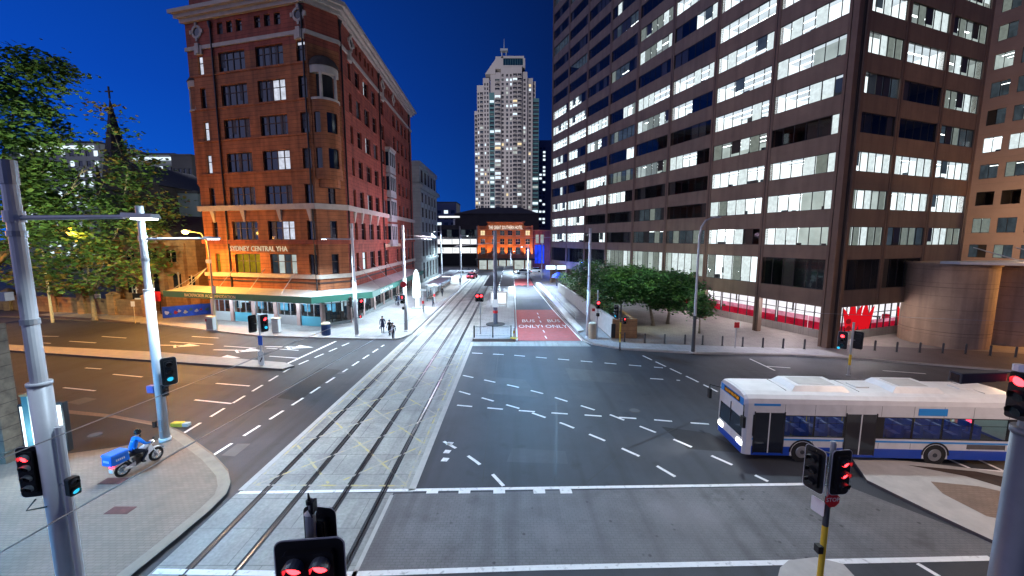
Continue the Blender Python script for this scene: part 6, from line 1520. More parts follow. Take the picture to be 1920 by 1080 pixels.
# bus shelters and stalls along the far pavement
for px, py, w_, lb in ((826, 566, 5.0, 'street bus shelter with a flat roof, the one closer to the glowing cone'), (848, 543, 6.0, 'street bus shelter with a flat roof, the one closer to the car park')):
    x, y = G(px, py, .14); t = thing('bus_shelter', lb, 'shelter', (x, y, .14), 'bus shelters of the tram street'); x -= 1.2; b = MB(); b.box(x - 1.2, x + 1.2, y, y + w_ * 2.2, 2.7, 2.95, 'galv'); b.build('roof', t)
    b = MB(); b.box(x - 1.1, x - 1.05, y + .3, y + w_ * 2.1, .3, 2.6, 'rail_glassy'); b.build('glass_wall', t); b = MB(); b.box(x - 1.0, x - .5, y + .6, y + w_ * 1.8, .55, .65, 'frame_timber'); b.box(x - .9, x - .6, y + 1, y + 1.1, .14, .55, 'galv'); b.box(x - .9, x - .6, y + w_ * 1.6, y + w_ * 1.6 + .1, .14, .55, 'galv'); b.build('bench', t)
    for yy in (y + .4, y + w_ * 2): b = MB(); b.tube([(x - 1.0, yy, .14), (x - 1.0, yy, 2.7)], .06, 'pole_dark', 8); b.build('post', t)
    b = MB(); b.box(x - .8, x + .8, y + .4, y + w_ * 2, 2.62, 2.69, 'tube_white'); b.build('strip_lamp', t)
x, y = G(782, 578, .14); t = thing('light_cone', 'tall glowing white cone of light standing on the hostel pavement', 'light sculpture', (x, y, .14)); b = MB(); zt_ = D(782, 505, y).z
b.tube([(x, y, 1.7), (x, y, 2.2), (x, y, 3.6), (x, y, zt_ - .6), (x, y, zt_)], [.5, .62, .55, .38, .1], 'adpanel', 14); b.build('glow_body', t, True); b = MB(); b.tube([(x, y, .14), (x, y, 1.7)], [.3, .3], 'sign_white', 12); b.box(x - .7, x + .7, y - .5, y + .5, .14, .3, 'galv'); b.build('pedestal', t)
light('POINT', (x + .9, y - .9, 2.6), 500, WHT, .5)
for i, (px, py, lb) in enumerate(((794, 585, 'tall pale info post with a white head near the glowing cone'), (815, 570, 'slim pale info post by the bus shelter group of people'))):
    x, y = G(px, py, .14); t = thing('info_post', lb, 'post', (x, y, .14), 'pale info posts on the pavement'); b = MB(); b.tube([(x, y, .14), (x, y, 3.0)], [.14, .12], 'galv', 10); b.build('post', t); b = MB(); b.box(x - .4, x + .4, y - .1, y + .1, 3.0, 3.3, 'sign_white'); b.build('head', t); b = MB(); b.box(x - .15, x + .15, y - .17, y - .13, 1.3, 1.7, 'sign_red'); b.build('sticker', t)
# overhead wires
def wire(label, a, b_, sag=.0, r=.011):
    a, b_ = Vector(a), Vector(b_); mb = MB(); n = 12; mb.tube([a.lerp(b_, i / n) - Vector((0, 0, sag * 4 * (i / n) * (1 - i / n))) for i in range(n + 1)], r, 'wire', 5); return tag(mb.build('overhead_wire'), label, 'wire', 'overhead wires')
wire('thin overhead wire crossing in front of the island pole with the green signal', D(-60, 884, 5.5), D(905, 500, 43), .05)
wire('dark overhead wire passing over the motorbike and the near kerb', D(-60, 1070, 4.9), D(892, 528, 47), .0, .012)
wire('thin wire spanning in front of the concrete drums', D(1480, 584, 31), D(2010, 607, 29), .05, .014)
wire('span wire from the hostel corner pole to the tram mast', D(756, 440, 42), (D(929, 440, 47)), .3, .014)
wire('span wire from the tram mast to the slender pole', D(929, 440, 47), D(1105, 440, 40), .3, .014)
# far traffic
def car(px, py, label, m, rz, lights='head'):
    x, y = G(px, py); t = thing('parked_car', label, 'car', (x, y, 0), 'cars in the far cross street'); M = MT((x, y, 0), R(rz)); b = MB()
    prof = [(-2.1, .35), (2.15, .35), (2.2, .75), (1.3, .95), (-1.95, 1.0), (-2.15, .8)]
    a = [M @ Vector((p, -.85, z)) for p, z in prof]; c = [M @ Vector((p, .85, z)) for p, z in prof]; b.poly(a, m); b.poly(c[::-1], m)
    for i in range(6): j = (i + 1) % 6; b.poly([a[i], c[i], c[j], a[j]], m)
    bo = b.build('body', t); b = MB(); cab = [(1.25, .95, .8), (-1.9, 1.0, .8), (-1.3, 1.45, .62), (.3, 1.47, .62)]
    a = [M @ Vector((p, -w_, z)) for p, z, w_ in cab]; c = [M @ Vector((p, w_, z)) for p, z, w_ in cab]; b.poly(a, 'glass_dark'); b.poly(c[::-1], 'glass_dark')
    for i in range(4): j = (i + 1) % 4; b.poly([a[i], c[i], c[j], a[j]], m if i == 2 else 'glass_dark')
    b.build('cabin', t)
    for sx in (-1.35, 1.35):
        for sy in (-.86, .86): b = MB(); p = M @ Vector((sx, sy - .1, .33)); q_ = M @ Vector((sx, sy + .1, .33)); b.tube([p, q_], [.33, .33], 'tyre', 14); b.build('wheel', t)
    for sy in (-.6, .6):
        b = MB(); b.box(2.16, 2.24, sy - .2, sy + .2, .62, .8, 'headlamp', M); b.build('headlight', t); b = MB(); b.box(-2.2, -2.1, sy - .2, sy + .2, .68, .85, 'led_red_small', M); b.build('tail_light', t)
car(885, 522, 'dark red car with glowing tail lights waiting beyond the platform', 'car_red', 80); car(981, 514, 'white car with lamps on crossing in front of the brick hotel', 'car_white', 190); car(876, 512, 'white car with bright lamps in front of the car park', 'car_white', 10); car(1002, 511, 'pale car waiting in front of the narrow blue lit building', 'car_white', 180)
x, y = D(1048, 510, 80).x, 80.0; t = thing('market_umbrella', 'blue lit umbrella behind the planter shrubs near the office corner', 'umbrella', (x, y, .13)); b = MB(); b.tube([(x, y, 2.3), (x, y, 2.8), (x, y, 3.4)], [1.5, 1.3, .1], 'umbrella_blue', 12); b.build('canopy', t); b = MB(); b.tube([(x, y, .1), (x, y, 2.2)], .05, 'galv', 8); b.build('pole', t)
t = thing('light_board', 'wide glowing blue white light board beside the office block', 'light box', (x + .3, y + 4, .13)); y -= 2; z_ = D(1044, 502, y + 6); b = MB(); b.box(z_.x - 2.4, z_.x + 2.2, y + 6, y + 6.2, z_.z - .45, z_.z + .55, 'frame_dark'); b.build('frame', t); b = MB(); b.box(z_.x - 2.3, z_.x - .3, y + 5.96, y + 5.995, z_.z - .35, z_.z + .45, 'adpanel'); b.box(z_.x, z_.x + 2.1, y + 5.96, y + 5.995, z_.z - .35, z_.z + .45, 'adpanel'); b.build('screen', t); b = MB(); b.box(z_.x - .1, z_.x + .1, y + 6, y + 6.2, 0, z_.z - .45, 'pole_dark'); b.build('foot', t)
light('POINT', (z_.x - 1.5, y + 4.5, z_.z + .6), 500, (.06, .16, 1.0), .5)
# ================================================================== CITY BUS
bus = thing('city_bus', 'long white and blue city bus crossing the junction with headlights on', 'bus', (0, 0, 0))
LB, WB = 11.9, 2.5
def bx(mb, x0, x1, y0, y1, z0, z1, m): mb.box(x0, x1, y0, y1, z0, z1, m)
prof = [(0, .3), (0, 1.22), (0, 2.18), (0, 2.72), (.06, 2.92), (.22, 3.06), (.5, 3.14), (1.25, 3.17), (2.0, 3.14), (2.28, 3.06), (2.44, 2.92), (2.5, 2.72), (2.5, .3)]
def prow(x, f): # cross-section, drawn in towards the front and rear faces
    return [Vector((x, 1.25 + (y - 1.25) * f, .3 + (z - .3) * (1 - (1 - f) * .35))) for y, z in prof]
b = MB(); secs = [prow(0.0, .93), prow(.12, .985), prow(.35, 1.0), prow(LB - .3, 1.0), prow(LB - .06, .985), prow(LB, .94)]
for si, (s, t_) in enumerate(zip(secs, secs[1:])):
    for i in range(len(prof) - 1):
        if not (si == 2 and i == 1): b.poly([s[i], t_[i], t_[i + 1], s[i + 1]], 'bus_white')
    b.poly([s[0], s[-1], t_[-1], t_[0]], 'black_plastic')
for x in (1.72, 3.02, 4.33, 5.85, 7.22, 8.48, 9.72, 11.2):
    bx(b, x - .006, x + .006, -.004, .0, 2.22, 2.70, 'kerb_dark'); bx(b, x - .006, x + .006, -.004, .0, .74, 1.0, 'kerb_dark')
for x in (2.0, 5.2, 8.0, 10.6): bx(b, x - .008, x + .008, .5, 2.0, 3.135, 3.178, 'kerb')
bx(b, 7.4, 8.6, -.016, -.002, 2.3, 2.62, 'bus_lightblue'); bx(b, 9.6, 11.2, -.015, .0, .80, 1.0, 'kerb_dark')
b.poly(secs[0], 'bus_white'); b.poly(secs[-1][::-1], 'bus_white'); body = b.build('body', bus)
b = MB()
for x0, x1 in ((.36, 2.05), (3.15, 7.75), (8.85, LB - .32)):
    bx(b, x0, x1, -.012, .05, .3, .72, 'bus_blue'); bx(b, x0, x1, WB - .05, WB + .012, .3, .72, 'bus_blue')
bx(b, -.014, .05, .15, 2.35, .3, .62, 'bus_blue'); bx(b, LB - .05, LB + .014, .15, 2.35, .3, .9, 'bus_blue')
b.build('skirt', bus)
b = MB(); bx(b, .36, 1.5, -.011, .04, 2.62, 2.72, 'bus_lightblue'); bx(b, .0 - .012, .05, .2, 2.3, 2.52, 2.86, 'bus_lightblue'); bx(b, .36, LB - .32, -.010, .04, 1.02, 1.10, 'bus_lightblue'); b.build('stripe', bus)
for x0, x1 in ((1.75, 3.0), (3.05, 4.3), (6.0, 7.2), (7.25, 8.45), (8.5, 9.7), (9.75, 11.2)):
    b = MB(); b.poly([(x0, -.012, 1.22), (x1, -.012, 1.22), (x1, -.012, 2.18), (x0, -.012, 2.18)], 'glass_tint'); bx(b, x0 + .06, x1 - .06, -.017, -.0135, 1.85, 1.87, 'frame_dark'); b.build('side_window', bus)
for x0 in (1.0, 3.5, 6, 8.5):
    b = MB(); bx(b, x0, x0 + 2.3, WB - .05, WB + .013, 1.22, 2.18, 'glass_dark'); b.build('side_window', bus)
b = MB()
for x0, x1 in ((.36, .42), (1.7, 1.75), (3.0, 3.05), (4.3, 4.35), (5.7, 6.0), (7.2, 7.25), (8.45, 8.5), (9.7, 9.75), (11.2, LB - .31)): bx(b, x0, x1, -.013, .04, 1.22, 2.18, 'frame_dark')
bx(b, .36, LB - .31, -.014, .03, 2.165, 2.2, 'frame_dark'); bx(b, .36, LB - .31, -.014, .03, 1.2, 1.235, 'frame_dark')
b.build('window_pillar', bus)
b = MB(); b.poly([(.5, .1, .95), (LB - .4, .1, .95), (LB - .4, 2.42, .95), (.5, 2.42, .95)], 'desk'); b.poly([(.5, 2.42, .95), (LB - .4, 2.42, .95), (LB - .4, 2.42, 2.6), (.5, 2.42, 2.6)], 'room_grey'); b.poly([(.5, .1, 2.45), (LB - .4, .1, 2.45), (LB - .4, 2.42, 2.45), (.5, 2.42, 2.45)], 'bus_ceiling')
for k in range(11):
    for y in (.18, .66, 1.5, 1.95): bx(b, 2.0 + k * .82, 2.12 + k * .82, y, y + .4, .95, 1.75, 'bus_blue'); bx(b, 1.75 + k * .82, 2.0 + k * .82, y, y + .4, .95, 1.35, 'bus_blue')
for k in range(6): b.tube([(1.9 + k * 1.64, 1.25, .95), (1.9 + k * 1.64, 1.25, 2.44)], .02, 'pole_yellow', 6)
b.build('interior', bus)
b = MB(); b.hexa([Vector(v) for v in ((-.03, .2, 1.05), (.03, .2, 1.05), (.03, 2.3, 1.05), (-.03, 2.3, 1.05), (.02, .22, 2.5), (.07, .22, 2.5), (.07, 2.28, 2.5), (.02, 2.28, 2.5))], 'glass_dark'); bx(b, -.035, .0, 1.24, 1.27, 1.06, 2.3, 'frame_dark'); b.build('windscreen', bus)
b = MB(); bx(b, -.02, .05, .5, 2.0, 2.56, 2.82, 'glass_dark'); bx(b, -.026, -.021, .6, 1.9, 2.62, 2.76, 'amber_panel'); b.build('destination_sign', bus)
for x0 in (.45, 4.4):
    b = MB(); bx(b, x0, x0 + 1.25, -.016, .05, .42, 2.3, 'glass_dark'); bx(b, x0 + .6, x0 + .65, -.022, .0, .42, 2.3, 'bus_white'); bx(b, x0 - .05, x0, -.02, .03, .38, 2.35, 'frame_dark'); bx(b, x0 + 1.25, x0 + 1.3, -.02, .03, .38, 2.35, 'frame_dark'); b.build('door', bus)
for x in (2.6, 8.3):
    for y, s in ((.0, -1), (WB, 1)):
        b = MB(); b.tube([(x, y - s * .26, .48), (x, y + s * .005, .48)], [.48, .48], 'tyre', 22); w_ = b.build('wheel', bus)
        b = MB(); b.tube([(x, y - s * .02, .48), (x, y + s * .018, .48)], [.3, .27], 'alloy', 18); b.tube([(x, y + s * .018, .48), (x, y + s * .04, .48)], [.1, .09], 'pole_dark', 10); b.build('rim', w_)
        b = MB()
        an = [math.pi * i / 12 for i in range(13)]
        for i in range(12):
            q = lambda a, r: Vector((x + math.cos(a) * r, y + s * .017, .48 + math.sin(a) * r)); b.poly([q(an[i], .52), q(an[i + 1], .52), q(an[i + 1], .6), q(an[i], .6)], 'black_plastic')
        b.build('wheel_arch', bus)
for y in (.35, 2.15):
    b = MB(); bx(b, -.03, .02, y - .2, y + .2, .66, .86, 'headlamp'); b.build('headlight', bus); b = MB(); bx(b, LB - .02, LB + .03, y - .12, y + .12, .95, 1.35, 'led_red_small'); b.build('tail_light', bus)
    ys_ = y - .75 if y < 1 else y + .75; b = MB(); b.tube([(.1, max(0, min(WB, y)), 2.6), (-.3, ys_, 2.5), (-.3, ys_, 2.3)], .025, 'black_plastic', 6); bx(b, -.36, -.24, ys_ - .12, ys_ + .12, 1.8, 2.3, 'black_plastic'); b.build('mirror', bus)
for x0, x1 in ((2.2, 4.8), (6.6, 8.9)):
    b = MB(); b.hexa([Vector(v) for v in ((x0, .45, 3.12), (x1, .45, 3.12), (x1, 2.05, 3.12), (x0, 2.05, 3.12), (x0 + .25, .6, 3.36), (x1 - .25, .6, 3.36), (x1 - .25, 1.9, 3.36), (x0 + .25, 1.9, 3.36))], 'bus_white'); bx(b, x0 + .5, x1 - .5, .75, 1.75, 3.362, 3.375, 'kerb'); b.build('roof_unit', bus)
b = MB(); bx(b, 5.4, 6.0, .95, 1.55, 3.15, 3.22, 'bus_white'); bx(b, 10.0, 10.6, .95, 1.55, 3.13, 3.2, 'bus_white'); b.build('roof_hatch', bus)
f0 = G(1392, 852, .3); bus.location = (f0[0], f0[1], 0); bus.rotation_euler = (0, 0, R(-2.6))
hl_ = Vector((f0[0] - .3, f0[1] + 1.2, .8)); light('SPOT', hl_, 60, (1, .96, .9), .15, aim=hl_ + Vector((-8, .4, -1.1)), cone=55, blend=.9, name='headlight_beam')

# ================================================================== PEOPLE
def skin_body(name, nodes, edges, segm, parent=None, M=Matrix()):
    keys = list(nodes); idx = {k: i for i, k in enumerate(keys)}
    me = bpy.data.meshes.new(name); me.from_pydata([nodes[k][0] for k in keys], [(idx[a], idx[b_]) for a, b_ in edges], [])
    ob = bpy.data.objects.new(name, me); COL.objects.link(ob)
    sk = ob.modifiers.new('skin', 'SKIN'); sk.use_smooth_shade = True
    sv = me.skin_vertices[0].data
    for k in keys:
        r = nodes[k][1]; sv[idx[k]].radius = r if isinstance(r, tuple) else (r, r); sv[idx[k]].use_root = (k == 'pelvis')
    ss = ob.modifiers.new('sub', 'SUBSURF'); ss.levels = 1; ss.render_levels = 1
    bpy.context.view_layer.update()
    m2 = bpy.data.meshes.new_from_object(ob.evaluated_get(bpy.context.evaluated_depsgraph_get())); bpy.data.objects.remove(ob)
    mn = []
    P = {k: Vector(nodes[k][0]) for k in keys}
    segs = [(P[a], P[b_], segm(a, b_)) for a, b_ in edges]
    m2.materials.clear()
    for p in m2.polygons:
        c = p.center; best = min(segs, key=lambda s: ((c - s[0]) - (s[1] - s[0]) * max(0, min(1, (c - s[0]).dot(s[1] - s[0]) / max(1e-9, (s[1] - s[0]).length_squared)))).length)
        if best[2] not in mn: mn.append(best[2]); m2.materials.append(MATS[best[2]])
        p.material_index = mn.index(best[2])
    m2.transform(M); m2.name = name
    o = bpy.data.objects.new(name, m2); COL.objects.link(o)
    if parent: o.parent = parent
    return o
def hand(nodes, edges, side, wrist, d, down=Vector((0, 0, -1)), out=Vector((0, 1, 0)), curl=.35):
    d = Vector(d).normalized(); w_ = Vector(wrist); s = Vector(out); pm = w_ + d * .06
    nodes[f'palm{side}'] = (tuple(pm), (.038, .02)); edges.append((f'wrist{side}', f'palm{side}'))
    for i, (off, ln) in enumerate(((-.03, .07), (-.01, .082), (.012, .076), (.032, .06))):
        a = pm + s * off + d * .035; c = a + (d * (1 - curl) + Vector(down) * curl).normalized() * ln * .5; e_ = c + (d * (1 - 2 * curl) + Vector(down) * 2 * curl).normalized() * ln * .5
        for nm, p in (('a', a), ('b', c), ('c', e_)): nodes[f'f{side}{i}{nm}'] = (tuple(p), .009 if nm != 'c' else .0075)
        edges += [(f'palm{side}', f'f{side}{i}a'), (f'f{side}{i}a', f'f{side}{i}b'), (f'f{side}{i}b', f'f{side}{i}c')]
    a = w_ + d * .03 - s * .035; c = a + (d * .6 - s * .5 + Vector(down) * .3).normalized() * .045
    nodes[f'th{side}a'] = (tuple(a), .011); nodes[f'th{side}b'] = (tuple(c), .009); edges += [(f'wrist{side}', f'th{side}a'), (f'th{side}a', f'th{side}b')]
def face_bits(mb, hc, fwd, M, r=.095):
    f = Vector(fwd).normalized(); s = f.cross(Vector((0, 0, 1))).normalized(); hc = Vector(hc)
    for k in (-1, 1):
        mb.ball(M @ (hc + f * r * .88 + s * k * .033 + Vector((0, 0, .005))), .011, 'hair', 6, 4); mb.ball(M @ (hc + s * k * r * .82 + Vector((0, 0, -.01))), .022, 'skin', 6, 4)
    mb.tube([M @ (hc + f * r * .9 + Vector((0, 0, .0))), M @ (hc + f * (r + .02) + Vector((0, 0, -.03)))], [.008, .014], 'skin', 6)
    mb.box(-.022, .022, -.004, .004, -.004, .004, 'bag_brown', M @ Matrix.Translation(hc + f * r * .93 + Vector((0, 0, -.055))) @ Matrix.Rotation(math.atan2(f.y, f.x) + math.pi / 2, 4, 'Z'))
def walker(px, py, z0, rz, label, top, legs, h=1.72, step=.22, arm=.15, coat=0, hair=True, group=None, lean=0.0):
    x, y = G(px, py, z0); t = thing('person', label, 'person', (x, y, z0), group); s = h / 1.72
    n, e = {}, []
    # faces -Y in its own frame
    n['pelvis'] = ((0, 0, .93), (.15, .115)); n['waist'] = ((0, -lean * .3, 1.08), (.135, .10)); n['chest'] = ((0, -lean * .7, 1.27), (.165, .115)); n['collar'] = ((0, -lean, 1.43), (.075, .07)); n['neck'] = ((0, -lean - .01, 1.50), .052); n['headb'] = ((0, -lean - .02, 1.57), .078); n['headm'] = ((0, -lean - .025, 1.63), (.078, .095)); n['headt'] = ((0, -lean - .02, 1.69), .06)
    e += [('pelvis', 'waist'), ('waist', 'chest'), ('chest', 'collar'), ('collar', 'neck'), ('neck', 'headb'), ('headb', 'headm'), ('headm', 'headt')]
    for sd, k in (('L', -1), ('R', 1)):
        n['sh' + sd] = ((k * .19, -lean, 1.40), .066); n['el' + sd] = ((k * .25, -lean * .8 + k * arm * .5 + .02, 1.12), .048); n['wrist' + sd] = ((k * .25, -lean * .8 + k * arm * 1.3 - .06, .87), .032)
        e += [('collar', 'sh' + sd), ('sh' + sd, 'el' + sd), ('el' + sd, 'wrist' + sd)]
        hand(n, e, sd, n['wrist' + sd][0], (0, -.15, -1), (0, -1, 0), (0, 1, 0), .25)
        fy = -k * step
        n['hip' + sd] = ((k * .095, 0, .86), .10); n['kn' + sd] = ((k * .10, fy * .55 - .04, .49), .066); n['an' + sd] = ((k * .10, fy, .09), .046); n['toe' + sd] = ((k * .115, fy - .16, .04), (.042, .03))
        e += [('pelvis', 'hip' + sd), ('hip' + sd, 'kn' + sd), ('kn' + sd, 'an' + sd), ('an' + sd, 'toe' + sd)]
    def sm(a, b_):
        k = b_[:2]
        if k in ('he', 'ne') or b_[0] == 'f' or b_.startswith(('palm', 'th')): return 'skin'
        if k in ('sh', 'el', 'wr') or b_ in ('waist', 'chest', 'collar'): return top
        if k == 'to': return 'black_plastic'
        if coat and k in ('hi',): return top
        return legs
    M = Matrix.Rotation(R(rz), 4, 'Z') @ Matrix.Scale(s, 4)
    skin_body('body', n, e, sm, t, M)
    T = Matrix.Translation((x, y, z0)) @ M
    b = MB(); hc = (0, -lean - .025, 1.63); face_bits(b, hc, (0, -1, 0), T); b.build('face', t)
    b = MB(); c = Vector(hc)
    for i in range(5):
        for j in range(12):
            q = lambda ii, jj: T @ (c + Vector((math.sin(ii / 5 * 1.75) * math.cos(jj * math.pi / 6) * .098, math.sin(ii / 5 * 1.75) * math.sin(jj * math.pi / 6) * .112 + .018, math.cos(ii / 5 * 1.75) * .105 + .015)))
            b.poly([q(i, j), q(i, j + 1), q(i + 1, j + 1), q(i + 1, j)], 'hair')
    b.build('hair', t, True)
    if coat:
        b = MB()
        for i in range(14):
            a0, a1 = 2 * math.pi * i / 14, 2 * math.pi * (i + 1) / 14
            for (z0_, r0_), (z1_, r1_) in (((1.05, .155), (.86, .19)), ((.86, .19), (.62, .215))):
                q = lambda a, z, r: T @ Vector((math.cos(a) * r, math.sin(a) * r * .78 - lean * .2, z)); b.poly([q(a0, z0_, r0_), q(a1, z0_, r0_), q(a1, z1_, r1_), q(a0, z1_, r1_)], top)
        b.build('coat', t, True)
    return t, T
pz = .14
pA, TA = walker(718, 624, pz, 12, 'person in dark coat walking with a brown bag in one hand, apart from the pair', 'jacket_navy', 'trousers', 1.78, .1, .08, 1)
pB, TB = walker(731, 630, pz, -10, 'person in black coat half hidden behind the one with the pink scarf', 'jacket_black', 'trousers', 1.68, .12, .1, 1)
pC, TC = walker(737.5, 637, pz, 5, 'person in black jacket with a pale pink scarf across the chest stepping to the kerb', 'jacket_black', 'trousers', 1.72, .2, .12, 0, lean=.03)
b = MB(); b.hexa([TC @ Vector(v) for v in ((-.17, -.15, 1.0), (.02, -.17, 1.0), (.02, -.13, 1.0), (-.17, -.11, 1.0), (-.06, -.17, 1.38), (.1, -.17, 1.42), (.1, -.1, 1.42), (-.06, -.1, 1.38))], 'jacket_pink'); b.hexa([TC @ Vector(v) for v in ((-.2, -.13, .78), (-.04, -.16, .78), (-.04, -.12, .78), (-.2, -.09, .78), (-.17, -.15, 1.0), (.02, -.17, 1.0), (.02, -.13, 1.0), (-.17, -.11, 1.0))], 'jacket_pink'); b.build('scarf', pC)
hb = thing('hand_bag', 'brown hand bag hanging from the hand of the person in the dark coat', 'bag', tuple(TA @ Vector((-.25, -.12, .62)))); b = MB(); b.box(-.29, -.21, -.26, .06, .45, .68, 'bag_brown', TA); b.build('body', hb); b = MB(); b.tube([TA @ Vector(v) for v in ((-.25, -.2, .68), (-.25, -.17, .78), (-.25, -.1, .8), (-.25, -.03, .78), (-.25, 0, .68))], .01, 'bag_brown', 6); b.build('handle', hb)
for px, py, rz, tp, lb in ((744, 573, 20, 'jacket_black', 'person in black by the bright shop doors, next to one in blue'), (748, 573, -60, 'bin_blue', 'person in blue by the bright shop doors, next to one in black'), (803, 563, 40, 'jacket_navy', 'person in navy waiting at the bus shelter beside the pale info post'), (808, 560, -80, 'jacket_navy', 'person in dark blue waiting under the bus shelter edge'), (829, 556, 150, 'jacket_black', 'person in black waiting at the kerb end of the bus shelter group'), (812, 575, 90, 'jacket_black', 'person in black standing between the two pale info posts'), (863, 535, 10, 'jacket_navy', 'person in navy standing near the far lamp post by the kerb')):
    walker(px, py, pz, rz, lb, tp, 'trousers', 1.7, .1, .08, 0, group='people along the tram street')

# ================================================================== DELIVERY MOTORBIKE AND RIDER
mr, mf = Vector((*G(232, 893, .13), .13)), Vector((*G(283, 868, .13), .13))
ang = math.atan2(mf.y - mr.y, mf.x - mr.x); wbz = 1.28
bk = thing('delivery_motorbike', 'white delivery motorbike with a big blue top box standing on the brown island', 'motorbike', (0, 0, 0))
def wheel(x, front):
    b = MB(); n = 24; R0_, r_ = .30, .055
    for i in range(n):
        for j in range(8):
            q = lambda ii, jj: Vector((x + math.cos(2 * math.pi * ii / n) * (R0_ - r_ + math.cos(2 * math.pi * jj / 8) * r_), math.sin(2 * math.pi * jj / 8) * r_ * .85, .30 + math.sin(2 * math.pi * ii / n) * (R0_ - r_ + math.cos(2 * math.pi * jj / 8) * r_)))
            b.poly([q(i, j), q(i + 1, j), q(i + 1, j + 1), q(i, j + 1)], 'tyre')
    w_ = b.build('tyre', None); w_.parent = None
    return w_
def wheel_thing(x):
    b = MB(); b.tube([(x, -.07, .3), (x, .07, .3)], [.05, .05], 'alloy', 10); b.tube([(x, .045, .3), (x, .05, .3)], [.12, .12], 'alloy', 16); w_ = b.build('wheel', bk)
    t_ = wheel(x, 0); t_.parent = w_
    b = MB(); n = 24
    for i in range(n):
        a0, a1 = 2 * math.pi * i / n, 2 * math.pi * (i + 1) / n
        q = lambda a, r, y: Vector((x + math.cos(a) * r, y, .3 + math.sin(a) * r)); b.poly([q(a0, .195, -.03), q(a1, .195, -.03), q(a1, .195, .03), q(a0, .195, .03)], 'alloy')
    for i in range(6): a = i * math.pi / 3; b.tube([(x, 0, .3), (x + math.cos(a) * .2, 0, .3 + math.sin(a) * .2)], .016, 'alloy', 6)
    b.build('rim', w_)
wheel_thing(0); wheel_thing(wbz)
b = MB()
b.tube([(.1, .0, .78), (.5, .0, .70), (.98, 0, .86)], [.05, .06, .05], 'engine', 8); b.tube([(.98, 0, .86), (.6, 0, .3), (.35, 0, .34), (.12, 0, .75)], .03, 'engine', 8); b.box(.42, .74, -.13, .13, .28, .56, 'engine'); b.tube([(.55, .1, .55), (.65, .1, .58), (.8, .08, .5)], [.06, .07, .05], 'engine', 8)
b.tube([(.72, -.11, .32), (.4, -.15, .26), (-.1, -.16, .36)], [.03, .035, .05], 'alloy', 8); b.build('frame', bk)
b = MB(); b.tube([(1.02, -.09, .92), (wbz, -.09, .3)], [.025, .03], 'moto_white', 8); b.tube([(1.02, .09, .92), (wbz, .09, .3)], [.025, .03], 'moto_white', 8); b.build('fork', bk)
b = MB()
for y in (-.09, .09): b.hexa([Vector(v) for v in ((-.02, y - .02, .26), (.5, y - .02, .30), (.5, y + .02, .30), (-.02, y + .02, .26), (-.02, y - .02, .34), (.5, y - .02, .46), (.5, y + .02, .46), (-.02, y + .02, .34))], 'moto_white')
b.build('swing_arm', bk)
b = MB(); an = [R(20 + 130 * i / 10) for i in range(11)]
for i in range(10):
    q = lambda a, y: Vector((wbz + math.cos(a) * .35, y, .3 + math.sin(a) * .35)); b.poly([q(an[i], -.08), q(an[i + 1], -.08), q(an[i + 1], .08), q(an[i], .08)], 'moto_white')
b.build('front_fender', bk)
b = MB(); b.hexa([Vector(v) for v in ((-.32, -.08, .52), (.05, -.09, .62), (.05, .09, .62), (-.32, .08, .52), (-.32, -.08, .56), (.05, -.09, .70), (.05, .09, .70), (-.32, .08, .56))], 'moto_white'); b.build('rear_fender', bk)
b = MB(); b.hexa([Vector(v) for v in ((.62, -.11, .72), (1.0, -.08, .84), (1.0, .08, .84), (.62, .11, .72), (.64, -.1, .86), (.96, -.08, .98), (.96, .08, .98), (.64, .1, .86))], 'moto_white'); b.hexa([Vector(v) for v in ((.86, -.15, .5), (1.12, -.12, .6), (1.12, .12, .6), (.86, .15, .5), (.92, -.14, .84), (1.08, -.1, .9), (1.08, .1, .9), (.92, .14, .84))], 'moto_white'); b.build('leg_shield', bk, bevel=.02)
b = MB(); b.hexa([Vector(v) for v in ((.05, -.13, .72), (.68, -.1, .74), (.68, .1, .74), (.05, .13, .72), (.05, -.13, .82), (.66, -.09, .82), (.66, .09, .82), (.05, .13, .82))], 'jacket_black'); b.build('seat', bk, bevel=.03)
b = MB(); b.tube([(1.0, 0, .92), (.98, 0, 1.02)], .03, 'engine', 8); b.tube([(.92, -.38, 1.06), (1.0, -.2, 1.04), (1.0, .2, 1.04), (.92, .38, 1.06)], .015, 'black_plastic', 8); hbz = b.build('handlebar', bk)
for y in (-.33, .33): b = MB(); b.tube([(.96, y, 1.05), (1.0, y * 1.15, 1.25)], .008, 'black_plastic', 6); b.ball((1.0, y * 1.2, 1.28), .06, 'black_plastic', 8, 5, .7); b.build('mirror', bk)
b = MB(); b.ball((1.12, 0, .94), .1, 'moto_white', 10, 7); b.ball((1.17, 0, .94), .075, 'lamp_white', 10, 6); b.build('headlight', bk)
b = MB(); b.box(-.40, -.34, -.1, .1, .58, .66, 'led_red_small'); b.build('tail_light', bk); b = MB(); b.box(-.42, -.38, -.09, .09, .38, .52, 'sign_white'); b.build('number_plate', bk)
b = MB(); b.hexa([Vector(v) for v in ((-.52, -.27, .72), (.14, -.27, .72), (.14, .27, .72), (-.52, .27, .72), (-.5, -.26, 1.1), (.12, -.26, 1.1), (.12, .26, 1.1), (-.5, .26, 1.1))], 'box_blue'); tb_ = b.build('top_box', bk, bevel=.03)
b = MB(); b.hexa([Vector(v) for v in ((-.54, -.285, 1.1), (.16, -.285, 1.1), (.16, .285, 1.1), (-.54, .285, 1.1), (-.5, -.25, 1.19), (.12, -.25, 1.19), (.12, .25, 1.19), (-.5, .25, 1.19))], 'box_blue'); b.build('lid', tb_, bevel=.02)
b = MB()
for i in range(5): b.box(-.532, -.525, -.16 + i * .065, -.12 + i * .065, .88, .97, 'sign_white')
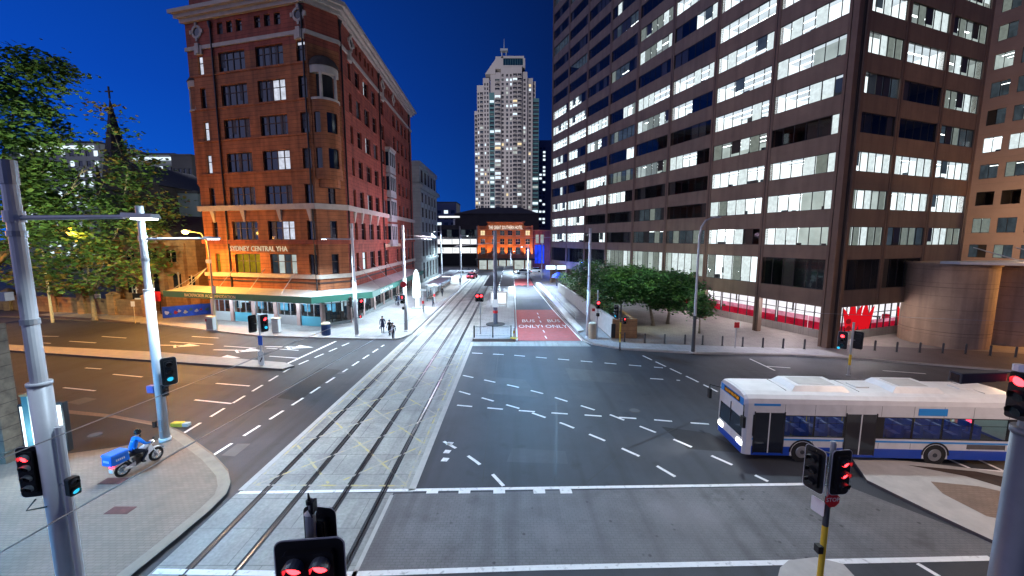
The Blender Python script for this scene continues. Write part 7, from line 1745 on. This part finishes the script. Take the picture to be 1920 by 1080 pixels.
for i in range(5): b.box(-.35 + i * .065, -.31 + i * .065, -.282, -.276, .88, .96, 'sign_white')
b.build('box_lettering', tb_)
b = MB(); b.box(-.3, .1, -.12, .12, .68, .72, 'engine'); b.build('carrier', bk)
S_ = (mf - mr).length / wbz
bk.location = mr; bk.rotation_euler = (0, 0, ang); bk.scale = (1, 1, 1)
rd_ = thing('person', 'person in a bright blue jacket and black helmet sitting on the delivery motorbike', 'person', (0, 0, 0))
n, e = {}, []
n['pelvis'] = ((.40, 0, .93), (.15, .13)); n['waist'] = ((.43, 0, 1.07), (.13, .14)); n['chest'] = ((.52, 0, 1.25), (.14, .17)); n['collar'] = ((.59, 0, 1.41), (.075, .08)); n['neck'] = ((.62, 0, 1.47), .055); n['headb'] = ((.66, 0, 1.54), .08); n['headm'] = ((.68, 0, 1.60), .09); n['headt'] = ((.68, 0, 1.66), .06)
e += [('pelvis', 'waist'), ('waist', 'chest'), ('chest', 'collar'), ('collar', 'neck'), ('neck', 'headb'), ('headb', 'headm'), ('headm', 'headt')]
for sd, k in (('L', 1), ('R', -1)):
    n['sh' + sd] = ((.58, k * .19, 1.37), .075); n['el' + sd] = ((.70, k * .33, 1.13), .06); n['wrist' + sd] = ((.88, k * .33, 1.09), .042); e += [('collar', 'sh' + sd), ('sh' + sd, 'el' + sd), ('el' + sd, 'wrist' + sd)]
    hand(n, e, sd, n['wrist' + sd][0], (.9, k * .05, -.1), (0, 0, -1), (0, k, 0), .42)
    n['hip' + sd] = ((.44, k * .11, .88), .11); n['kn' + sd] = ((.84, k * .2, .74), .075); n['an' + sd] = ((.58, k * .19, .36), .05); n['toe' + sd] = ((.75, k * .2, .30), (.045, .035)); e += [('pelvis', 'hip' + sd), ('hip' + sd, 'kn' + sd), ('kn' + sd, 'an' + sd), ('an' + sd, 'toe' + sd)]
def sm(a, b_):
    if b_[:2] in ('he', 'ne'): return 'skin'
    if b_[0] == 'f' or b_.startswith(('palm', 'th')): return 'black_plastic'
    if b_[:2] in ('sh', 'el', 'wr') or b_ in ('waist', 'chest', 'collar'): return 'jacket_blue'
    if b_[:2] == 'to': return 'black_plastic'
    return 'trousers'
skin_body('body', n, e, sm, rd_)
b = MB(); face_bits(b, (.68, 0, 1.59), (1, 0, 0), Matrix(), .09); b.build('face', rd_)
b = MB(); b.ball((.67, 0, 1.63), .135, 'helmet', 16, 10, .95); b.build('helmet', rd_, True)
b = MB(); b.hexa([Vector(v) for v in ((.375, -.05, 1.02), (.395, -.05, 1.02), (.395, .01, 1.02), (.375, .01, 1.02), (.37, -.05, 1.12), (.39, -.05, 1.12), (.39, .01, 1.12), (.37, .01, 1.12))], 'sign_white'); b.hexa([Vector(v) for v in ((.385, -.03, 1.16), (.40, -.03, 1.16), (.40, .06, 1.16), (.385, .06, 1.16), (.405, -.06, 1.33), (.43, -.06, 1.33), (.43, .05, 1.33), (.405, .05, 1.33))], 'sign_white'); b.build('jacket_print', rd_)
rd_.location = mr; rd_.rotation_euler = (0, 0, ang)

# ================================================================== TREES AND SHRUBS
def leaf_cloud(mb, blobs, mats, size, rg, per=16, cr=.55, flat=.55, dens=1.25):
    for c, rad, n in blobs:
        c = Vector(c); n = int(n * dens)
        for _ in range(n):
            while True:
                v = Vector((rg.uniform(-1, 1), rg.uniform(-1, 1), rg.uniform(-1, 1)))
                if .25 < v.length < 1: break
            v = v.normalized() * (v.length ** .5)
            cc_ = c + Vector((v.x * rad[0], v.y * rad[1], v.z * rad[2])); mm = rg.choice(mats)
            cs = cr * rg.uniform(.6, 1.3)
            for _ in range(per):
                p = cc_ + Vector((rg.gauss(0, cs), rg.gauss(0, cs), rg.gauss(0, cs * flat)))
                s = size * rg.uniform(.6, 1.25); a = rg.uniform(0, 6.283); ti = rg.uniform(-.9, .9)
                u = Vector((math.cos(a), math.sin(a), rg.uniform(-.5, .3))).normalized() * s; w_ = Vector((-math.sin(a) * math.cos(ti), math.cos(a) * math.cos(ti), math.sin(ti))) * s * .42
                mb.poly([p - u * .5, p - u * .05 + w_, p + u * .6, p - u * .05 - w_], mm)
def limb_tree(name, label, base, fork, limbs, blobs, mats, size, rg, r0=.3, bark='bark', group=None, per=16, cr=.55, dens=1.25):
    t = thing(name, label, 'tree', base, group); b = MB(); B = Vector(base); Fk = Vector(fork)
    mid = (B + Fk) / 2 + Vector((.1, .05, 0)) * r0 * 2
    b.tube([B, B + Vector((0, 0, .3)), mid, Fk], [r0 * 1.5, r0 * 1.1, r0 * .9, r0 * .75], bark, 10); b.build('trunk', t, True)
    for L_ in limbs:
        b = MB(); pts = [Fk + Vector((0, 0, -.2))] + [Vector(p) for p in L_]; n_ = len(pts); b.tube(pts, [r0 * .6 * (1 - .8 * i / (n_ - 1)) for i in range(n_)], bark, 7)
        for k in range(1, n_):
            for _ in range(2):
                p = pts[k - 1].lerp(pts[k], rg.random()); d = (pts[k] - pts[k - 1]).normalized() + Vector((rg.uniform(-.9, .9), rg.uniform(-.9, .9), rg.uniform(0, .9))); b.tube([p, p + d.normalized() * rg.uniform(.8, 2.0)], [r0 * .2, r0 * .05], bark, 5)
        b.build('branch', t, True)
    b = MB(); leaf_cloud(b, blobs, mats, size, rg, per, cr, dens=dens); b.build('crown', t); return t
rg = random.Random(21)
PT = lambda px, py, Y: tuple(D(px, py, Y))
pm_ = ['leaf_plane', 'leaf_plane', 'leaf_plane_dark']
def sb(px, py, Y, rx, rz, n, ry=None):
    s = Y / FPX; return (PT(px, py, Y), (rx * s, (ry or rx * .7) * s, rz * s), n)
bA = [sb(20, 140, 44, 60, 42, 70), sb(95, 140, 45, 38, 34, 34), sb(30, 225, 44, 70, 42, 70), sb(90, 215, 46, 34, 26, 14), sb(118, 265, 45, 30, 16, 12), sb(-60, 200, 44, 90, 110, 120), sb(30, 310, 44, 75, 50, 100), sb(90, 345, 46, 60, 40, 60), sb(40, 405, 44, 80, 45, 90), sb(140, 395, 46, 60, 34, 44), sb(-60, 400, 44, 90, 80, 90)]
limb_tree('plane_tree', 'large spreading plane tree with pale limbs leaning in at the picture edge', (*G(-14, 607, .13), .13), PT(-10, 500, 47), [(PT(40, 400, 46), PT(75, 330, 45), PT(110, 250, 45)), (PT(-20, 380, 46), PT(15, 260, 45), PT(40, 150, 44)), (PT(60, 420, 46), PT(130, 360, 46), PT(160, 310, 47)), (PT(-70, 380, 46), PT(-90, 250, 45))], bA, pm_, .50, rg, .42, per=16, cr=.75, dens=1.3)
bB = [sb(200, 215, 49, 30, 14, 7), sb(222, 265, 50, 34, 28, 11), sb(245, 320, 50, 50, 34, 40), sb(190, 350, 49, 60, 34, 44), sb(270, 400, 51, 55, 34, 46), sb(318, 385, 51, 20, 22, 10), sb(200, 430, 48, 90, 34, 90), sb(120, 470, 48, 90, 30, 80), sb(60, 500, 48, 80, 30, 60), sb(230, 480, 49, 70, 30, 56), sb(150, 525, 49, 90, 22, 60), sb(275, 505, 50, 30, 28, 16)]
for o_ in (limb_tree('plane_tree', 'wide leafy plane tree with a forked thin trunk in front of the churchyard wall', (*G(178, 601, .13), .13), PT(171, 552, 50), [(PT(150, 500, 49), PT(120, 450, 49), PT(80, 420, 48)), (PT(190, 500, 49), PT(225, 420, 50), PT(240, 320, 50), PT(205, 230, 49)), (PT(200, 510, 50), PT(260, 450, 51), PT(300, 400, 51)), (PT(160, 470, 49), PT(170, 400, 49), PT(195, 340, 49))], bB, ['leaf_plane', 'leaf_plane_dark', 'leaf_plane', 'leaf_plane_dry'], .50, rg, .26, per=16, cr=.75, dens=1.12),): pass
fm = ['leaf_fig', 'leaf_fig', 'leaf_fig_dark', 'leaf_fig_light']
for i, (px, py, Y0, cxp_, cyp, rx, rz, n, lb) in enumerate(((1224, 610, 46.5, 1185, 535, 64, 36, 260, 'broad dark green fig tree with pale trunk nearest the planter wall'), (1252, 607, 47.5, 1262, 545, 56, 38, 230, 'broad dark green fig tree with pale trunk in front of the lit red shop'), (1311, 625, 41.5, 1312, 572, 22, 24, 34, 'small thin fig tree with sparse leaves beside the curved lamp post'), (1150, 600, 60, 1118, 515, 52, 26, 130, 'dark fig tree standing behind the others near the planter shrubs'))):
    x, y = G(px, py, .13); y = y if i != 3 else 58; x = x if i != 3 else D(1130, 520, 58).x
    Yc = y - .2; bl = [sb(cxp_, cyp, Yc, rx, rz, n, rx * .8), sb(cxp_ - rx * .5, cyp + 8, Yc - 1, rx * .55, rz * .7, n // 3), sb(cxp_ + rx * .5, cyp + 6, Yc - 1, rx * .5, rz * .7, n // 3), sb(cxp_, cyp - rz * .45, Yc, rx * .7, rz * .5, n // 4)]
    c = D(cxp_, cyp, Yc); f = (x + (c.x - x) * .2, y, max(1.6, c.z - rz * Yc / FPX * .9)); lm = []
    for k in range(6): a = k * 1.05; lm.append(((f[0] + math.cos(a) * rx * Yc / FPX * .35, f[1] + math.sin(a) * 1.2, f[2] + .9), (c.x + math.cos(a) * rx * Yc / FPX * .7, c.y + math.sin(a) * rx * Yc / FPX * .5, c.z + .2)))
    limb_tree('fig_tree', lb, (x, y, .13), f, lm, bl, fm, .30, rg, .17 if i != 2 else .09, 'bark', 'fig trees of the plaza', per=17, cr=.42)
sm_ = ['leaf_shrub', 'leaf_shrub', 'leaf_shrub_light', 'leaf_fig']
for i, (yy, xo, h, lb) in enumerate(((44.5, 10.6, 1.3, 'leafy green shrub in the planter, closest to the end of its wall'), (50, 10.4, 1.7, 'bright light green shrub in the planter, second along the wall'), (57, 10.5, 1.5, 'tall pale shrub in the planter, third along the wall'), (65, 10.2, 1.6, 'pale green shrub in the planter, fourth along the wall'), (74, 9.8, 1.6, 'pale green shrub at the far end of the planter'))):
    t = thing('planter_shrub', lb, 'shrub', (xo, yy, 1.85), 'shrubs along the planter wall'); b = MB()
    for k in range(7): a = k * .9; b.tube([(xo, yy, 1.8), (xo + math.cos(a) * .5, yy + math.sin(a) * 1.2, 1.85 + h * .7)], [.03, .01], 'bark_dark', 5)
    b.build('stem', t); b = MB(); leaf_cloud(b, [((xo - .1, yy, 1.8 + h * .6), (.9, 2.6, h * .6), 46)], ['leaf_shrub_light', 'leaf_shrub_light', 'leaf_shrub'] if i == 1 else sm_, .26, rg, 14, .28); b.build('foliage', t)

# ================================================================== OFF-FRAME STREET LAMPS AND ADDED FILL LIGHTS WITHOUT FIXTURES
light('SPOT', (12.0, 21.0, 12.5), 560, (.70, .86, 1.0), .3, aim=(8, 14, 0), cone=140, blend=.8)  # added fill over the road for the crossing, no lamp stands there
light('SPOT', (1.0, 13.0, 13.0), 400, (.62, .80, 1.0), .3, aim=(1.0, 13, 0), cone=95, blend=.9)  # added fill above the near crossing, without a fixture
light('SPOT', (24, 9, 12), 650, (1.0, .74, .58), .3, aim=(21, 16, 0), cone=140, blend=.8)
light('SPOT', (-24, 4, 12), 3400, (.04, .46, 1.0), .3, aim=(-17.5, 11.5, 0), cone=70, blend=.9)  # added cyan spot that gives the island its teal tint
light('SPOT', (-64, 38, 11), 1500, SOD, .3, aim=(-52, 40, 0), cone=160, blend=.6)
light('SPOT', (-48, 44, 11), 300, SOD, .3, aim=(-42, 40, 0), cone=165, blend=.6)
light('POINT', (-44.5, 47.5, 4.5), 150, SOD, .4)  # added sodium glow inside the low foliage, no lamp there
light('POINT', (-40.2, 46.0, 9.5), 350, SOD, .4)
light('POINT', (51.5, 34.2, 5.0), 900, (1.0, .46, .12), .4)
light('SPOT', (44, 22, 11), 300, (1.0, .62, .36), .5, aim=(39, 39, 16), cone=100, blend=.8)  # added warm spot aimed up at the side front of the office
light('POINT', (63, 47, 13), 1300, (1.0, .62, .34), .5)  # added warm fill for the beige block
light('SPOT', (1.5, 41, 10.5), 1300, (.25, .58, 1.0), .3, aim=(3, 33, 0), cone=150, blend=.8)  # added blue spot to tint the road before the platform
light('SPOT', (10.6, 70, 10.5), 1500, WHT, 1.6, aim=(8, 66, 0), cone=150, blend=.7)
light('SPOT', (24, 35.5, 9.5), 420, (.88, .83, 1.0), .3, aim=(24, 34.6, 0), cone=70, blend=.8)  # added lavender fill for the footpath strip, no fixture
# added lights: lamp spill by two poles, the others fills without a fixture
light('POINT', (-9.0, 42.6, 10.2), 420, (1.0, .86, .92), .4)
light('SPOT', (-18, 24, 11.5), 520, (1.0, .70, .44), .4, aim=(-13.5, 17, 0), cone=75, blend=.8)  # added warm fill on the island tip
light('POINT', (-12.5, 62, 11.0), 650, (.95, .66, .95), .4)  # added mauve fill for the street side of the hostel
light('POINT', (-15.6, 18.9, 10.4), 160, WHT, .4)
light('SPOT', (-36, 31, 9), 3800, (.92, 1.0, .66), .5, aim=(-53, 46, 14), cone=85, blend=.8)  # added spot to brighten the plane tree crowns, no lamp there
light('SPOT', (11.5, 36, 11), 700, (.85, 1.0, .8), .5, aim=(17.5, 47, 4), cone=75, blend=.7)  # added spot to brighten the fig crowns
light('POINT', (7.77, 39.9, 11.6), 260, (.85, .95, 1.0), .5)  # added fill above the slender pole, which carries no lamp
# soft light that the whole lit junction throws on the fronts around it
scn.render.engine = 'CYCLES'
scn.cycles.use_denoising = True
scn.cycles.max_bounces = 5; scn.cycles.diffuse_bounces = 2; scn.cycles.glossy_bounces = 2; scn.cycles.transparent_max_bounces = 6; scn.cycles.transmission_bounces = 2
scn.cycles.caustics_reflective = False; scn.cycles.caustics_refractive = False
scn.cycles.sample_clamp_indirect = 4.0
vs = scn.view_settings; vs.view_transform = 'Standard'; vs.look = 'None'; vs.exposure = 0.0; vs.gamma = 1.0
